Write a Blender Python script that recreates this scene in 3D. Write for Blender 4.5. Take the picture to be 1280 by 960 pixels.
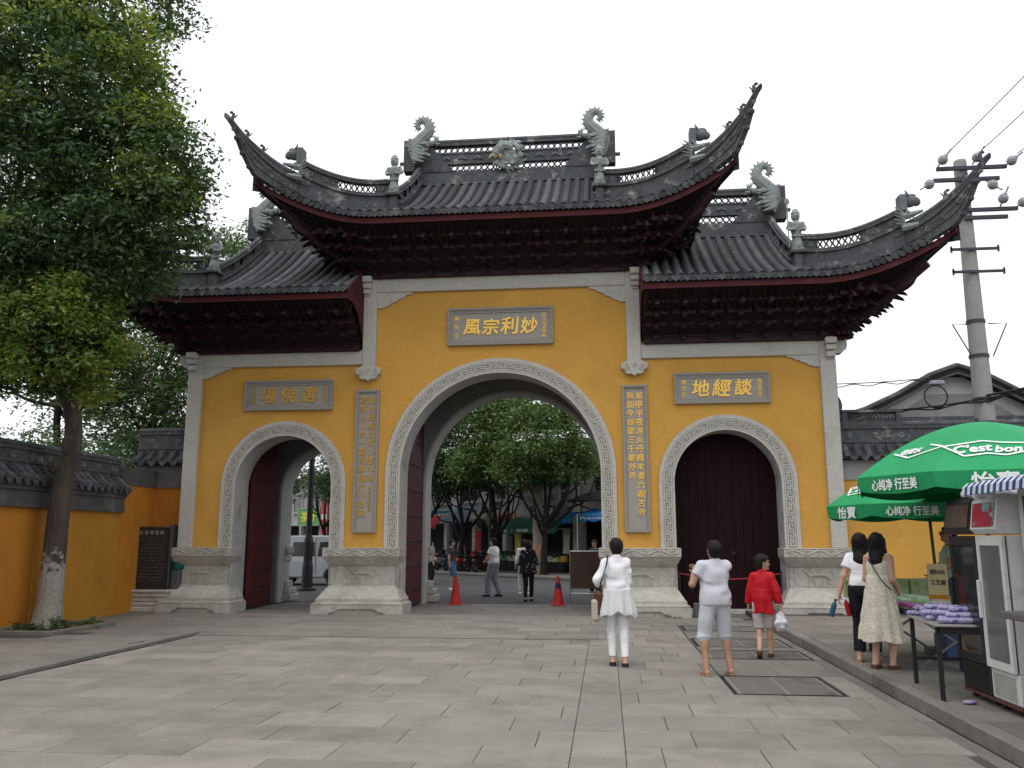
import bpy, bmesh, math, random
import numpy as np
from mathutils import Vector, Matrix
for o in list(bpy.data.objects): bpy.data.objects.remove(o)
SC = bpy.context.scene; COL = SC.collection
rad = math.radians
# ------------------------------------------------ camera
cam_d = bpy.data.cameras.new('camera'); cam = bpy.data.objects.new('camera', cam_d); COL.objects.link(cam)
cam.location = (2.43, -19.79, 1.65); cam.rotation_euler = (rad(90 + 10.29), 0, rad(6.16))
cam_d.sensor_width = 36; cam_d.lens = 36 * 1074.2 / 1280; cam_d.clip_end = 2000; cam_d.clip_start = .05
SC.camera = cam
# ------------------------------------------------ overcast sky
SUN_EL, SUN_AZ = rad(70), rad(205)
W = bpy.data.worlds.new('World'); SC.world = W; W.use_nodes = True
nt = W.node_tree; nt.nodes.clear()
sky = nt.nodes.new('ShaderNodeTexSky'); sky.sky_type = 'NISHITA'; sky.sun_disc = False
sky.sun_elevation = SUN_EL; sky.sun_rotation = SUN_AZ; sky.air_density = 1.0; sky.dust_density = 6.0; sky.ozone_density = 1.0
hs = nt.nodes.new('ShaderNodeHueSaturation'); hs.inputs['Saturation'].default_value = .25
mx = nt.nodes.new('ShaderNodeMix'); mx.data_type = 'RGBA'; mx.inputs[0].default_value = .78
mx.inputs[7].default_value = (9.6, 9.8, 10.2, 1)                  # an even cloud deck over the clear sky
bg = nt.nodes.new('ShaderNodeBackground'); bg.inputs[1].default_value = .12
wo = nt.nodes.new('ShaderNodeOutputWorld')
nt.links.new(sky.outputs[0], hs.inputs['Color']); nt.links.new(hs.outputs[0], mx.inputs[6])
nt.links.new(mx.outputs[2], bg.inputs[0]); nt.links.new(bg.outputs[0], wo.inputs[0])
sd = bpy.data.lights.new('sun', 'SUN'); sd.energy = .8; sd.angle = rad(40); sd.color = (1, .98, .95)
sun = bpy.data.objects.new('sun', sd); COL.objects.link(sun); sun.location = (0, -10, 30)
sun.rotation_euler = Vector((math.sin(SUN_AZ) * math.cos(SUN_EL), math.cos(SUN_AZ) * math.cos(SUN_EL), math.sin(SUN_EL))).to_track_quat('Z', 'Y').to_euler()
SC.view_settings.view_transform = 'Standard'; SC.view_settings.look = 'None'
SC.view_settings.exposure = .33; SC.view_settings.gamma = 1
SC.view_settings.use_curve_mapping = False
# ------------------------------------------------ helpers
class MB:
    """collects shapes, builds ONE mesh object"""
    def __init__(s): s.v = []; s.f = []; s.M = None
    def add(s, vs, fs):
        o = len(s.v)
        if s.M is not None: vs = [tuple(s.M @ Vector(p)) for p in vs]
        s.v.extend(tuple(p) for p in vs); s.f.extend(tuple(i + o for i in f) for f in fs); return s
    def box(s, x0, x1, y0, y1, z0, z1):
        return s.add([(x0,y0,z0),(x1,y0,z0),(x1,y1,z0),(x0,y1,z0),(x0,y0,z1),(x1,y0,z1),(x1,y1,z1),(x0,y1,z1)],
                     [(3,2,1,0),(4,5,6,7),(0,1,5,4),(1,2,6,5),(2,3,7,6),(3,0,4,7)])
    def cbox(s, x0, x1, y0, y1, z0, z1, c=.012):
        """box with chamfered edges"""
        c = min(c, (x1-x0)/2.1, (y1-y0)/2.1, (z1-z0)/2.1)
        o = []; X = (x0, x1); Y = (y0, y1); Z = (z0, z1); idx = {}
        for i in (0,1):
            for j in (0,1):
                for k in (0,1):
                    sx, sy, sz = (1-2*i)*c, (1-2*j)*c, (1-2*k)*c
                    for a, d in enumerate(((0,sy,sz),(sx,0,sz),(sx,sy,0))):
                        idx[i,j,k,a] = len(o); o.append((X[i]+d[0], Y[j]+d[1], Z[k]+d[2]))
        F = []
        for i in (0,1): F.append([idx[i,0,0,0],idx[i,1,0,0],idx[i,1,1,0],idx[i,0,1,0]][::(-1 if i==0 else 1)])
        for j in (0,1): F.append([idx[0,j,0,1],idx[1,j,0,1],idx[1,j,1,1],idx[0,j,1,1]][::(1 if j==0 else -1)])
        for k in (0,1): F.append([idx[0,0,k,2],idx[1,0,k,2],idx[1,1,k,2],idx[0,1,k,2]][::(-1 if k==0 else 1)])
        for a in (0,1):
            for b in (0,1):
                F.append([idx[0,a,b,1],idx[1,a,b,1],idx[1,a,b,2],idx[0,a,b,2]][::(1 if a!=b else -1)])
                F.append([idx[a,0,b,0],idx[a,1,b,0],idx[a,1,b,2],idx[a,0,b,2]][::(1 if a==b else -1)])
                F.append([idx[a,b,0,0],idx[a,b,1,0],idx[a,b,1,1],idx[a,b,0,1]][::(1 if a!=b else -1)])
        for i in (0,1):
            for j in (0,1):
                for k in (0,1): F.append([idx[i,j,k,0],idx[i,j,k,1],idx[i,j,k,2]][::(1 if (i+j+k)%2==0 else -1)])
        return s.add(o, F)
    def prism(s, poly, a, b, ax='y'):
        """polygon extruded from a to b; ax='y': poly is (x,z); 'z': (x,y); 'x': (y,z)"""
        n = len(poly)
        P = {'y': lambda p, t: (p[0], t, p[1]), 'z': lambda p, t: (p[0], p[1], t), 'x': lambda p, t: (t, p[0], p[1])}[ax]
        vs = [P(p, a) for p in poly] + [P(p, b) for p in poly]
        return s.add(vs, [tuple(range(n))[::-1], tuple(range(n, 2*n))] + [(i, (i+1) % n, n + (i+1) % n, n + i) for i in range(n)])
    def tube(s, path, r, n=8, cap=True, squash=None, up=(0,0,1)):
        path = [Vector(p) for p in path]; m = len(path)
        if not hasattr(r, '__len__'): r = [r] * m
        vs = []; fs = []; N = Vector(up)
        for i, p in enumerate(path):
            T = (path[min(i+1, m-1)] - path[max(i-1, 0)])
            if T.length < 1e-9: T = Vector((0,0,1))
            T.normalize()
            A = N - T * N.dot(T)
            if A.length < 1e-3: A = Vector((1,0,0)) - T * T.x
            A.normalize(); B = T.cross(A)
            if squash is None: N = A
            for k in range(n):
                t = 2 * math.pi * k / n
                vs.append(p + (A * math.cos(t) * (squash or 1) + B * math.sin(t)) * r[i])
        for i in range(m-1):
            for k in range(n):
                a = i*n + k; b = i*n + (k+1) % n
                fs.append((a, b, b + n, a + n))
        if cap: fs += [tuple(range(n))[::-1], tuple(range((m-1)*n, m*n))]
        return s.add(vs, fs)
    def lathe(s, prof, n=16, c=(0,0,0), cap=True):
        vs = [(c[0] + r*math.cos(2*math.pi*k/n), c[1] + r*math.sin(2*math.pi*k/n), c[2] + z) for r, z in prof for k in range(n)]
        m = len(prof)
        fs = [(i*n+k, i*n+(k+1)%n, (i+1)*n+(k+1)%n, (i+1)*n+k) for i in range(m-1) for k in range(n)]
        if cap: fs += [tuple(range(n))[::-1], tuple(range((m-1)*n, m*n))]
        return s.add(vs, fs)
    def grid(s, P, flip=False):
        """P: rows of points"""
        n = len(P); m = len(P[0])
        fs = [(i*m+j, i*m+j+1, (i+1)*m+j+1, (i+1)*m+j) for i in range(n-1) for j in range(m-1)]
        if flip: fs = [f[::-1] for f in fs]
        return s.add([p for row in P for p in row], fs)
    def ball(s, c, r, n=8, m=6):
        if not hasattr(r, '__len__'): r = (r, r, r)
        vs = [(c[0], c[1], c[2]-r[2])]
        for i in range(1, m):
            t = math.pi * i / m
            for k in range(n):
                a = 2*math.pi*k/n; vs.append((c[0]+r[0]*math.sin(t)*math.cos(a), c[1]+r[1]*math.sin(t)*math.sin(a), c[2]-r[2]*math.cos(t)))
        vs.append((c[0], c[1], c[2]+r[2])); L = len(vs)-1
        fs = [(0, 1+(k+1)%n, 1+k) for k in range(n)]
        for i in range(m-2):
            for k in range(n): fs.append((1+i*n+k, 1+i*n+(k+1)%n, 1+(i+1)*n+(k+1)%n, 1+(i+1)*n+k))
        fs += [(L, 1+(m-2)*n+k, 1+(m-2)*n+(k+1)%n) for k in range(n)]
        return s.add(vs, fs)
    def mesh(s, name, mat=None, smooth=False):
        me = bpy.data.meshes.new(name); me.from_pydata([tuple(p) for p in s.v], [], s.f)
        if mat: me.materials.append(mat)
        if smooth: me.shade_smooth()
        return me
    def build(s, name, mat=None, parent=None, smooth=False, fix=False):
        me = s.mesh(name, mat, smooth)
        if fix:
            bm = bmesh.new(); bm.from_mesh(me); bmesh.ops.recalc_face_normals(bm, faces=bm.faces); bm.to_mesh(me); bm.free()
        return link(name, me, parent)
def link(name, me, parent=None, loc=None, rz=None):
    o = bpy.data.objects.new(name, me); COL.objects.link(o)
    if parent is not None: o.parent = parent
    if loc is not None: o.location = loc
    if rz is not None: o.rotation_euler = (0, 0, rz)
    return o
def tag(o, label, cat, group=None):
    o['label'] = label; o['category'] = cat
    if group: o['group'] = group
    return o
def thing(name, label, cat, loc=(0,0,0), rz=0, group=None):
    return tag(link(name, None, None, loc, rz), label, cat, group)
def struct(o): o['kind'] = 'structure'; return o
def stuff(o): o['kind'] = 'stuff'; return o
def copy_tree(o, parent=None):
    c = o.copy(); COL.objects.link(c)
    if parent is not None: c.parent = parent
    for ch in list(o.children): copy_tree(ch, c)
    return c
def arc(cx, cz, r, a0, a1, n):
    return [(cx + r*math.cos(a0+(a1-a0)*i/n), cz + r*math.sin(a0+(a1-a0)*i/n)) for i in range(n+1)]
def catm(pts, k=6):
    """Catmull-Rom through points"""
    P = [Vector(p) for p in pts]; P = [P[0]*2-P[1]] + P + [P[-1]*2-P[-2]]; out = []
    for i in range(1, len(P)-2):
        for j in range(k):
            t = j/k; a, b, c, d = P[i-1:i+3]
            out.append(.5*((2*b)+(c-a)*t+(2*a-5*b+4*c-d)*t*t+(3*b-a-3*c+d)*t**3))
    out.append(P[-2]); return out
def lerp(a, b, t): return a + (b-a)*t
# ------------------------------------------------ materials
MATS = {}
def pm(name, col, col2=None, sc=3., rough=.8, bump=.0, bsc=40., spec=.3, rand=0., metal=0., co='obj', detail=5, stretch=(1,1,1), c3=None, c3sc=1.2, c3lo=.55, c3hi=.7, trans=0., alpha=1., fine=None, spots=None):
    """noise-mottled principled material; c3 = a third colour in patches with a shape of their own (dirt, lichen)"""
    if name in MATS: return MATS[name]
    m = bpy.data.materials.new(name); m.use_nodes = True; T = m.node_tree; N = T.nodes; L = T.links
    b = N['Principled BSDF']; b.inputs['Roughness'].default_value = rough; b.inputs['Metallic'].default_value = metal
    b.inputs['Specular IOR Level'].default_value = spec
    if trans: b.inputs['Transmission Weight'].default_value = trans
    if alpha < 1: b.inputs['Alpha'].default_value = alpha
    if co == 'world': g = N.new('ShaderNodeNewGeometry'); cs = g.outputs['Position']
    else: g = N.new('ShaderNodeTexCoord'); cs = g.outputs['Object']
    mp = N.new('ShaderNodeMapping'); mp.inputs['Scale'].default_value = stretch; L.new(cs, mp.inputs[0]); cs = mp.outputs[0]
    c4 = lambda c: (c[0], c[1], c[2], 1)
    if col2 is None: col2 = tuple(x*.8 for x in col)
    n = N.new('ShaderNodeTexNoise'); n.inputs['Scale'].default_value = sc; n.inputs['Detail'].default_value = detail; n.inputs['Roughness'].default_value = .62; L.new(cs, n.inputs['Vector'])
    r = N.new('ShaderNodeMapRange'); r.inputs[1].default_value = .33; r.inputs[2].default_value = .67; L.new(n.outputs['Fac'], r.inputs[0])
    x = N.new('ShaderNodeMix'); x.data_type = 'RGBA'; x.inputs[6].default_value = c4(col); x.inputs[7].default_value = c4(col2); L.new(r.outputs[0], x.inputs[0]); out = x.outputs[2]
    if c3:
        n3 = N.new('ShaderNodeTexNoise'); n3.inputs['Scale'].default_value = c3sc; n3.inputs['Detail'].default_value = 7; n3.inputs['Roughness'].default_value = .7; L.new(cs, n3.inputs['Vector'])
        r3 = N.new('ShaderNodeMapRange'); r3.inputs[1].default_value = c3lo; r3.inputs[2].default_value = c3hi; L.new(n3.outputs['Fac'], r3.inputs[0])
        x3 = N.new('ShaderNodeMix'); x3.data_type = 'RGBA'; x3.inputs[7].default_value = c4(c3); L.new(r3.outputs[0], x3.inputs[0]); L.new(out, x3.inputs[6]); out = x3.outputs[2]
    if fine:                                   # grain: (scale, amount)
        nf = N.new('ShaderNodeTexNoise'); nf.inputs['Scale'].default_value = fine[0]; nf.inputs['Detail'].default_value = 8; nf.inputs['Roughness'].default_value = .75; L.new(cs, nf.inputs['Vector'])
        rf_ = N.new('ShaderNodeMapRange'); rf_.inputs[1].default_value = .3; rf_.inputs[2].default_value = .7; rf_.inputs[3].default_value = 1-fine[1]; rf_.inputs[4].default_value = 1+fine[1]; L.new(nf.outputs['Fac'], rf_.inputs[0])
        hf = N.new('ShaderNodeHueSaturation'); L.new(out, hf.inputs['Color']); L.new(rf_.outputs[0], hf.inputs['Value']); out = hf.outputs[0]
    if spots:                                  # small round stains: (scale, radius, darkening)
        vo = N.new('ShaderNodeTexVoronoi'); vo.inputs['Scale'].default_value = spots[0]; L.new(cs, vo.inputs['Vector'])
        rs = N.new('ShaderNodeMapRange'); rs.inputs[1].default_value = spots[1]*.6; rs.inputs[2].default_value = spots[1]; rs.inputs[3].default_value = spots[2]; rs.inputs[4].default_value = 1; L.new(vo.outputs['Distance'], rs.inputs[0])
        hv = N.new('ShaderNodeHueSaturation'); L.new(out, hv.inputs['Color']); L.new(rs.outputs[0], hv.inputs['Value']); out = hv.outputs[0]
    if rand:
        oi = N.new('ShaderNodeObjectInfo'); rr = N.new('ShaderNodeMapRange'); rr.inputs[3].default_value = 1-rand; rr.inputs[4].default_value = 1+rand; L.new(oi.outputs['Random'], rr.inputs[0])
        h = N.new('ShaderNodeHueSaturation'); L.new(out, h.inputs['Color']); L.new(rr.outputs[0], h.inputs['Value']); out = h.outputs[0]
    L.new(out, b.inputs['Base Color'])
    if bump:
        nb = N.new('ShaderNodeTexNoise'); nb.inputs['Scale'].default_value = bsc; nb.inputs['Detail'].default_value = 4; L.new(cs, nb.inputs['Vector'])
        bp = N.new('ShaderNodeBump'); bp.inputs['Strength'].default_value = bump; bp.inputs['Distance'].default_value = .02; L.new(nb.outputs['Fac'], bp.inputs['Height']); L.new(bp.outputs[0], b.inputs['Normal'])
    MATS[name] = m; return m
def leafmat(name, c_dark, c_mid, c_light, tr=.35):
    m = bpy.data.materials.new(name); m.use_nodes = True; T = m.node_tree; N = T.nodes; L = T.links; N.clear()
    g = N.new('ShaderNodeNewGeometry'); cr = N.new('ShaderNodeValToRGB'); L.new(g.outputs['Random Per Island'], cr.inputs[0])
    e = cr.color_ramp.elements; e[0].color = (*c_dark, 1); e[1].color = (*c_light, 1); e[1].position = 1; k = e.new(.6); k.color = (*c_mid, 1)
    d = N.new('ShaderNodeBsdfDiffuse'); t = N.new('ShaderNodeBsdfTranslucent'); gl = N.new('ShaderNodeBsdfGlossy'); gl.inputs['Roughness'].default_value = .45; gl.inputs[0].default_value = (.7,.75,.75,1)
    h = N.new('ShaderNodeHueSaturation'); h.inputs['Value'].default_value = 1.5; h.inputs['Hue'].default_value = .48; L.new(cr.outputs[0], h.inputs['Color'])
    L.new(cr.outputs[0], d.inputs[0]); L.new(h.outputs[0], t.inputs[0])
    m1 = N.new('ShaderNodeMixShader'); m1.inputs[0].default_value = tr; L.new(d.outputs[0], m1.inputs[1]); L.new(t.outputs[0], m1.inputs[2])
    m2 = N.new('ShaderNodeMixShader'); m2.inputs[0].default_value = .06; L.new(m1.outputs[0], m2.inputs[1]); L.new(gl.outputs[0], m2.inputs[2])
    o = N.new('ShaderNodeOutputMaterial'); L.new(m2.outputs[0], o.inputs[0]); return m
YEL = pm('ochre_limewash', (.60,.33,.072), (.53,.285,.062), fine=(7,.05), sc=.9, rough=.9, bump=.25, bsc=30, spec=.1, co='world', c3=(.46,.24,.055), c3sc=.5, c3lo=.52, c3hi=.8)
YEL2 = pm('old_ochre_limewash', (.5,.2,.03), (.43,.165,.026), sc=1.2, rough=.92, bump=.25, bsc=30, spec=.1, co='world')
STONE = pm('granite_trim', (.50,.48,.435), (.42,.40,.36), fine=(45,.12), sc=14, rough=.85, bump=.3, bsc=90, spec=.2, co='world', c3=(.30,.285,.25), c3sc=.9, c3lo=.56, c3hi=.8)
STONE2 = pm('granite_plinth', (.47,.45,.40), (.37,.35,.31), fine=(30,.16), sc=9, rough=.88, bump=.35, bsc=60, spec=.2, co='world', c3=(.24,.225,.19), c3sc=1.6, c3lo=.5, c3hi=.75)
PLAQ = pm('plaque_stone', (.30,.28,.255), (.26,.242,.22), sc=16, rough=.8, bump=.2, bsc=80, co='world')
PLAQ2 = pm('plaque_panel_stone', (.34,.315,.28), (.29,.27,.24), sc=16, rough=.8, bump=.2, bsc=80, co='world')
GOLD = pm('gold_leaf', (.95,.62,.13), (.8,.47,.08), sc=20, rough=.42, metal=.35, spec=.5, co='world')
GOLDO = pm('faded_gold_leaf', (.62,.38,.09), (.48,.29,.08), sc=20, rough=.6, metal=.15, co='world')
TILE = pm('grey_roof_tile', (.082,.086,.093), (.05,.053,.057), fine=(18,.32), sc=6, rough=.85, bump=.3, bsc=50, spec=.25, rand=.35, co='world', c3=(.15,.15,.135), c3sc=2.2, c3lo=.56, c3hi=.72)
TILED = pm('dark_roof_bed', (.045,.047,.05), (.03,.031,.033), sc=5, rough=.9, bump=.3, bsc=40, co='world')
RIDGE = pm('ridge_plaster', (.10,.105,.11), (.066,.07,.074), fine=(14,.28), sc=5, rough=.88, bump=.3, bsc=45, spec=.2, co='world', c3=(.32,.32,.31), c3sc=2.6, c3lo=.565, c3hi=.68)
RIDGEL = pm('ridge_plaster_light', (.17,.18,.185), (.11,.116,.12), sc=7, rough=.88, bump=.35, bsc=45, co='world', c3=(.34,.34,.32), c3sc=3, c3lo=.56, c3hi=.7)
FIGM = pm('figure_plaster', (.30,.325,.32), (.18,.195,.195), sc=9, rough=.85, bump=.35, bsc=40, c3=(.46,.47,.44), c3sc=4, c3lo=.55, c3hi=.7)
FASC = pm('red_fascia', (.085,.013,.017), (.055,.010,.013), sc=4, rough=.75, bump=.1, co='world', c3=(.11,.03,.03), c3sc=1.5)
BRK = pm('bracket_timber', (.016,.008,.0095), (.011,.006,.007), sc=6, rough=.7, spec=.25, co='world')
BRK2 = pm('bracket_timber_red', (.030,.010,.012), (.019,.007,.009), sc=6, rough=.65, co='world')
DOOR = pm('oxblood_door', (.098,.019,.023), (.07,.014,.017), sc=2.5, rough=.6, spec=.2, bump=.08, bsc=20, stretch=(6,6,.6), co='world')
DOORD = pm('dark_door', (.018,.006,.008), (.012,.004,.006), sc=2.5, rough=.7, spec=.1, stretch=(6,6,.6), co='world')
IRON = pm('black_iron', (.02,.02,.022), (.012,.012,.013), sc=8, rough=.5, spec=.4)
WHITEW = pm('whitewash', (.62,.62,.60), (.5,.5,.49), sc=1.4, rough=.9, bump=.1, co='world', c3=(.36,.355,.34), c3sc=1.2)
PLAST = pm('grey_plaster', (.22,.215,.205), (.17,.165,.158), sc=1.5, rough=.92, bump=.15, co='world')
GREYB = pm('grey_coping_plaster', (.10,.10,.10), (.07,.07,.07), sc=3, rough=.9, bump=.2, co='world', c3=(.16,.16,.15), c3sc=1.4)
GREYBL = pm('grey_coping_plaster_pale', (.17,.17,.165), (.12,.12,.115), sc=2, rough=.9, bump=.2, co='world')
# ================================================ ground and pavements
random.seed(7)
SLAB = pm('granite_slab', (.238,.221,.193), (.192,.178,.155), fine=(28,.14), spots=(2.3,.045,.55), sc=2.2, rough=.78, bump=.25, bsc=120, spec=.35, rand=.13, co='world', c3=(.155,.143,.122), c3sc=.55, c3lo=.5, c3hi=.72)
SLABR = pm('worn_side_slab', (.205,.19,.166), (.16,.148,.13), fine=(28,.15), spots=(2.6,.045,.55), sc=2.2, rough=.8, bump=.25, bsc=120, spec=.3, rand=.14, co='world', c3=(.13,.122,.108), c3sc=.7, c3lo=.48, c3hi=.7)
JOINT = pm('joint_grit', (.085,.078,.068), (.06,.055,.048), sc=12, rough=.95, co='world')
ASPH = pm('asphalt', (.088,.09,.092), (.068,.07,.072), sc=.8, rough=.9, bump=.4, bsc=150, spec=.2, co='world', c3=(.12,.12,.118), c3sc=.35)
KERBM = pm('granite_kerb', (.20,.188,.167), (.155,.145,.13), sc=6, rough=.85, bump=.3, bsc=80, rand=.12, co='world', c3=(.10,.093,.083), c3sc=.9)
EARTH = pm('bare_earth', (.06,.05,.04), (.04,.034,.028), sc=6, rough=.95, bump=.6, bsc=25, co='world')
g = MB().grid([[(x, y, -.07) for x in (-900, -60, 0, 60, 900)] for y in (-900, -40, 0, 60, 900)], flip=False)
g = struct(g.build('ground', ASPH))
def sheet(name, poly, z, mat, parent=None):
    o = MB().add([(x, y, z) for x, y in poly], [tuple(range(len(poly)))]).build(name, mat, parent)
    if parent is None: struct(o)
    return o
def slab_mesh(lx, ly, mat, t=.05, gap=.006):
    c = .004; x, y = lx/2-gap/2, ly/2-gap/2
    v = [(-x,-y,-t),(x,-y,-t),(x,y,-t),(-x,y,-t),(-x,-y,-c),(x,-y,-c),(x,y,-c),(-x,y,-c),(-x+c,-y+c,0),(x-c,-y+c,0),(x-c,y-c,0),(-x+c,y-c,0)]
    f = [(0,1,5,4),(1,2,6,5),(2,3,7,6),(3,0,4,7),(4,5,9,8),(5,6,10,9),(6,7,11,10),(7,4,8,11),(8,9,10,11)]
    return MB().add(v, f).mesh('paving_slab', mat)
_sm = {}
def slab(parent, x0, x1, y0, y1, z, mat, name='paving_slab'):
    k = (round(x1-x0,3), round(y1-y0,3), mat.name)
    if k not in _sm: _sm[k] = slab_mesh(x1-x0, y1-y0, mat)
    o = link(name, _sm[k], parent, ((x0+x1)/2, (y0+y1)/2, z + random.uniform(-.0025, .0025)))
    o.rotation_euler = (random.uniform(-.0025,.0025), random.uniform(-.0025,.0025), random.uniform(-.002,.002)); return o
def bond(parent, x0, x1, y0, y1, L, H, z, mat, along='x', skip=None, off=.5):
    """running bond of slabs, L along `along`, rows H across; end pieces are cut"""
    a0, a1, b0, b1 = (x0, x1, y0, y1) if along == 'x' else (y0, y1, x0, x1)
    nrow = max(1, round((b1-b0)/H)); h = (b1-b0)/nrow; n = 0
    for r in range(nrow):
        a = a0 - (L*off if r % 2 else 0) - L*.13*((r*7) % 3)
        while a < a1 - .01:
            p, q = max(a, a0), min(a+L, a1); a += L
            if q - p < .12: continue
            bb = (b0+r*h, b0+(r+1)*h)
            X = (p, q, *bb) if along == 'x' else (*bb, p, q)
            if skip and skip(*X): continue
            slab(parent, *X, z, mat); n += 1
    return n
plaza = sheet('plaza', [(-4.8,-30),(5.45,-30),(5.45,3.25),(-7.3,3.25),(-7.3,-1.3),(-8.7,-1.3),(-8.7,-4.78),(-4.8,-4.78)], -.018, JOINT)
bond(plaza, -4.78, 2.12, -13.6, -4.82, 1.15, .585, 0, SLAB)
bond(plaza, 2.12, 2.55, -13.6, -4.82, .9, .43, 0, SLAB, along='y')
GR = [(3.86,5.3,-3.1,-2.05), (3.84,5.3,-5.5,-4.3), (3.84,5.3,-6.9,-5.9), (3.8,4.98,-9.78,-8.45)]
cut = lambda x0,x1,y0,y1: any(x1>a+.02 and x0<b-.02 and y1>c+.02 and y0<d-.02 for a,b,c,d in GR)
bond(plaza, 2.55, 5.28, -13.6, -9.8, .78, .63, 0, SLAB)
bond(plaza, 2.55, 3.78, -9.8, -2.0, .72, .6, 0, SLAB)
for (a,b,c,d), (e, f) in zip(GR, ((-2.05,-2.0),(-4.3,-3.1),(-5.9,-5.5),(-8.45,-6.9))):
    bond(plaza, 3.8, 5.28, e, f, .74, max(.3, (f-e)/2), -.004, SLABR)
bond(plaza, 5.0, 5.28, -9.8, -8.45, .9, .28, 0, SLAB, along='y')
bond(plaza, 2.55, 5.28, -2.0, -.35, 1.05, .55, 0, SLAB)
bond(plaza, -8.55, 2.55, -4.77, -.35, 1.2, .63, .012, SLAB)
bond(plaza, -6.2, 6.2, -.35, 3.2, 1.2, .59, .0, SLABR)
for y in np.arange(-13.6, -.9, .85): slab(plaza, 5.285, 5.44, y, y+.85, -.006, SLABR, 'gutter_slab')
far_paving = stuff(sheet('rear_paving', [(-4.78,-30),(5.44,-30),(5.44,-13.62),(-4.78,-13.62)], 0, SLAB, plaza))
# left raised strip beside the wall
lp = struct(MB().box(-8.75, -4.83, -30, -4.84, -.05, .03).build('left_pavement', JOINT))
TP = (-8.55,-7.1,-5.45,-3.45)
bond(lp, -8.5, -4.98, -13.6, -4.86, 1.15, .6, .05, SLABR, along='x', skip=lambda x0,x1,y0,y1: x1>-8.5 and x0<-7.1 and y1>-5.45)
for y in np.arange(-13.6, -5.2, .9): slab(lp, -4.975, -4.815, y, y+.9, .052, SLABR, 'edging_stone')
# right pavement with kerb
rp = struct(MB().box(5.5, 40, -40, .5, -.05, .10).build('right_pavement', JOINT))
bond(rp, 5.62, 8.9, -13.6, -1.2, .95, .47, .13, SLABR, along='x')
kb = struct(MB().box(5.46, 5.5, -30, -1.0, -.05, .02).build('kerb', JOINT))
km = MB().cbox(-.08, .08, -.44, .44, -.16, 0, .018).mesh('kerbstone', KERBM)
for y in np.arange(-13.4, -1.2, .886):
    link('kerbstone', km, kb, (5.535 + random.uniform(-.004,.004), y + .44, .135 + random.uniform(-.004,.004)))
# iron drain covers sunk in the plaza
GRT = pm('drain_cover_concrete', (.205,.192,.17), (.165,.155,.138), sc=7, rough=.85, bump=.4, bsc=70, co='world', c3=(.09,.085,.075), c3sc=1.3)
for i, (a,b,c,d) in enumerate(GR):
    t = thing('drain_cover', ['ribbed drain cover close to the closed arch, before the gate', 'ribbed drain cover where the boy in red walks', 'ribbed drain cover ahead of the man in grey shorts', 'ribbed drain cover at the heels of the man in flip flops'][i], 'drain cover', ((a+b)/2,(c+d)/2,0), group='drain covers in the plaza')
    w, h = (b-a)/2-.03, (d-c)/2-.03
    MB().box(-w, w, -h, h, -.04, -.008).build('plate', GRT, t)
    m = MB(); n = int(2*h/.06)
    for k in range(n): y = -h+.05+k*(2*h-.1)/max(1,n-1); m.box(-w+.05, -.02, y-.012, y+.012, -.0085, -.001); m.box(.02, w-.05, y-.012, y+.012, -.0085, -.001)
    m.build('ribs', GRT, t)
    m = MB(); m.box(-w-.025,-w-.003,-h-.025,h+.025,-.04,.001); m.box(w+.003,w+.025,-h-.025,h+.025,-.04,.001); m.box(-w,w,-h-.025,-h-.003,-.04,.001); m.box(-w,w,h+.003,h+.025,-.04,.001); m.build('frame', IRON, t)
# street behind the gate: runs at an angle to it
SU = Vector((.7129,-.7012,0)); SN = Vector((.7012,.7129,0)); SK = Vector((-1.93,20.53,0)); SRZ = rad(-44.53)
def stp(a, b, z=0): return SK + SU*a + SN*b + Vector((0,0,z))
ra = stp(-60,0); rb = stp(30,0)
sheet('road', [(-70,3.26),(30,3.26),(rb.x,rb.y),(ra.x,ra.y)], -.045, ASPH)
fp = MB()
q = [stp(-60,0), stp(30,0), stp(30,40), stp(-60,40)]
fp.add([(p.x,p.y,-.06) for p in q]+[(p.x,p.y,.09) for p in q], [(4,5,6,7),(0,1,5,4)])
fpo = struct(fp.build('far_pavement', SLABR))
fk = struct(link('far_kerb', MB().box(-60,30,-.02,.0,-.05,.02).mesh('far_kerb', JOINT), None, SK, SRZ))
km2 = MB().cbox(-.49, .49, -.07, .07, -.13, 0, .02).mesh('kerbstone', KERBM)
for k in range(-24, 12): link('kerbstone', km2, fk, (k*1.0, -.09, .098))

# ================================================ the gate
CO, CI, PO, PI_, SO, SI, TI, TO, MO, MI = 7.67, 7.32, 3.316, 2.99, 6.69, 6.34, 3.987, 3.61, 2.688, 2.336
ZS, ZBB, ZBT, ZCB, ZCT = 1.476, 5.795, 6.124, 7.574, 7.906
SPC, SPS, CXS, RS = 3.20, 2.93, 5.163, 1.177
DEP, TH = 3.8, .75
gate = thing('temple_gate', 'ochre temple gate with three stone arches and grey tiled upturned roofs', 'gate')
def wall_with_arches(y0, y1, name, mat):
    m = MB(); e = .06
    for s in (-1, 1):
        m.box(*sorted((s*CO, s*(SI+e))), y0, y1, 0, ZBT+.1)
        m.box(*sorted((s*(TI-e), s*PO)), y0, y1, 0, ZBT+.1)
        m.box(*sorted((s*PO, s*(MI+e))), y0, y1, 0, SPC)
        c = s*CXS; r = RS+e; x0, x1 = sorted((s*(SI+e), s*(TI-e)))
        m.prism([(x0, SPS)] + arc(c, SPS, r, math.pi, 0, 24)[1:-1] + [(x1, SPS), (x1, ZBT+.1), (x0, ZBT+.1)], y0, y1)
    r = MI+e
    m.prism([(-PO, SPC), (-r, SPC)] + arc(0, SPC, r, math.pi, 0, 32)[1:-1] + [(r, SPC), (PO, SPC), (PO, ZCT+.15), (-PO, ZCT+.15)], y0, y1)
    return m.build(name, mat, gate)
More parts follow.
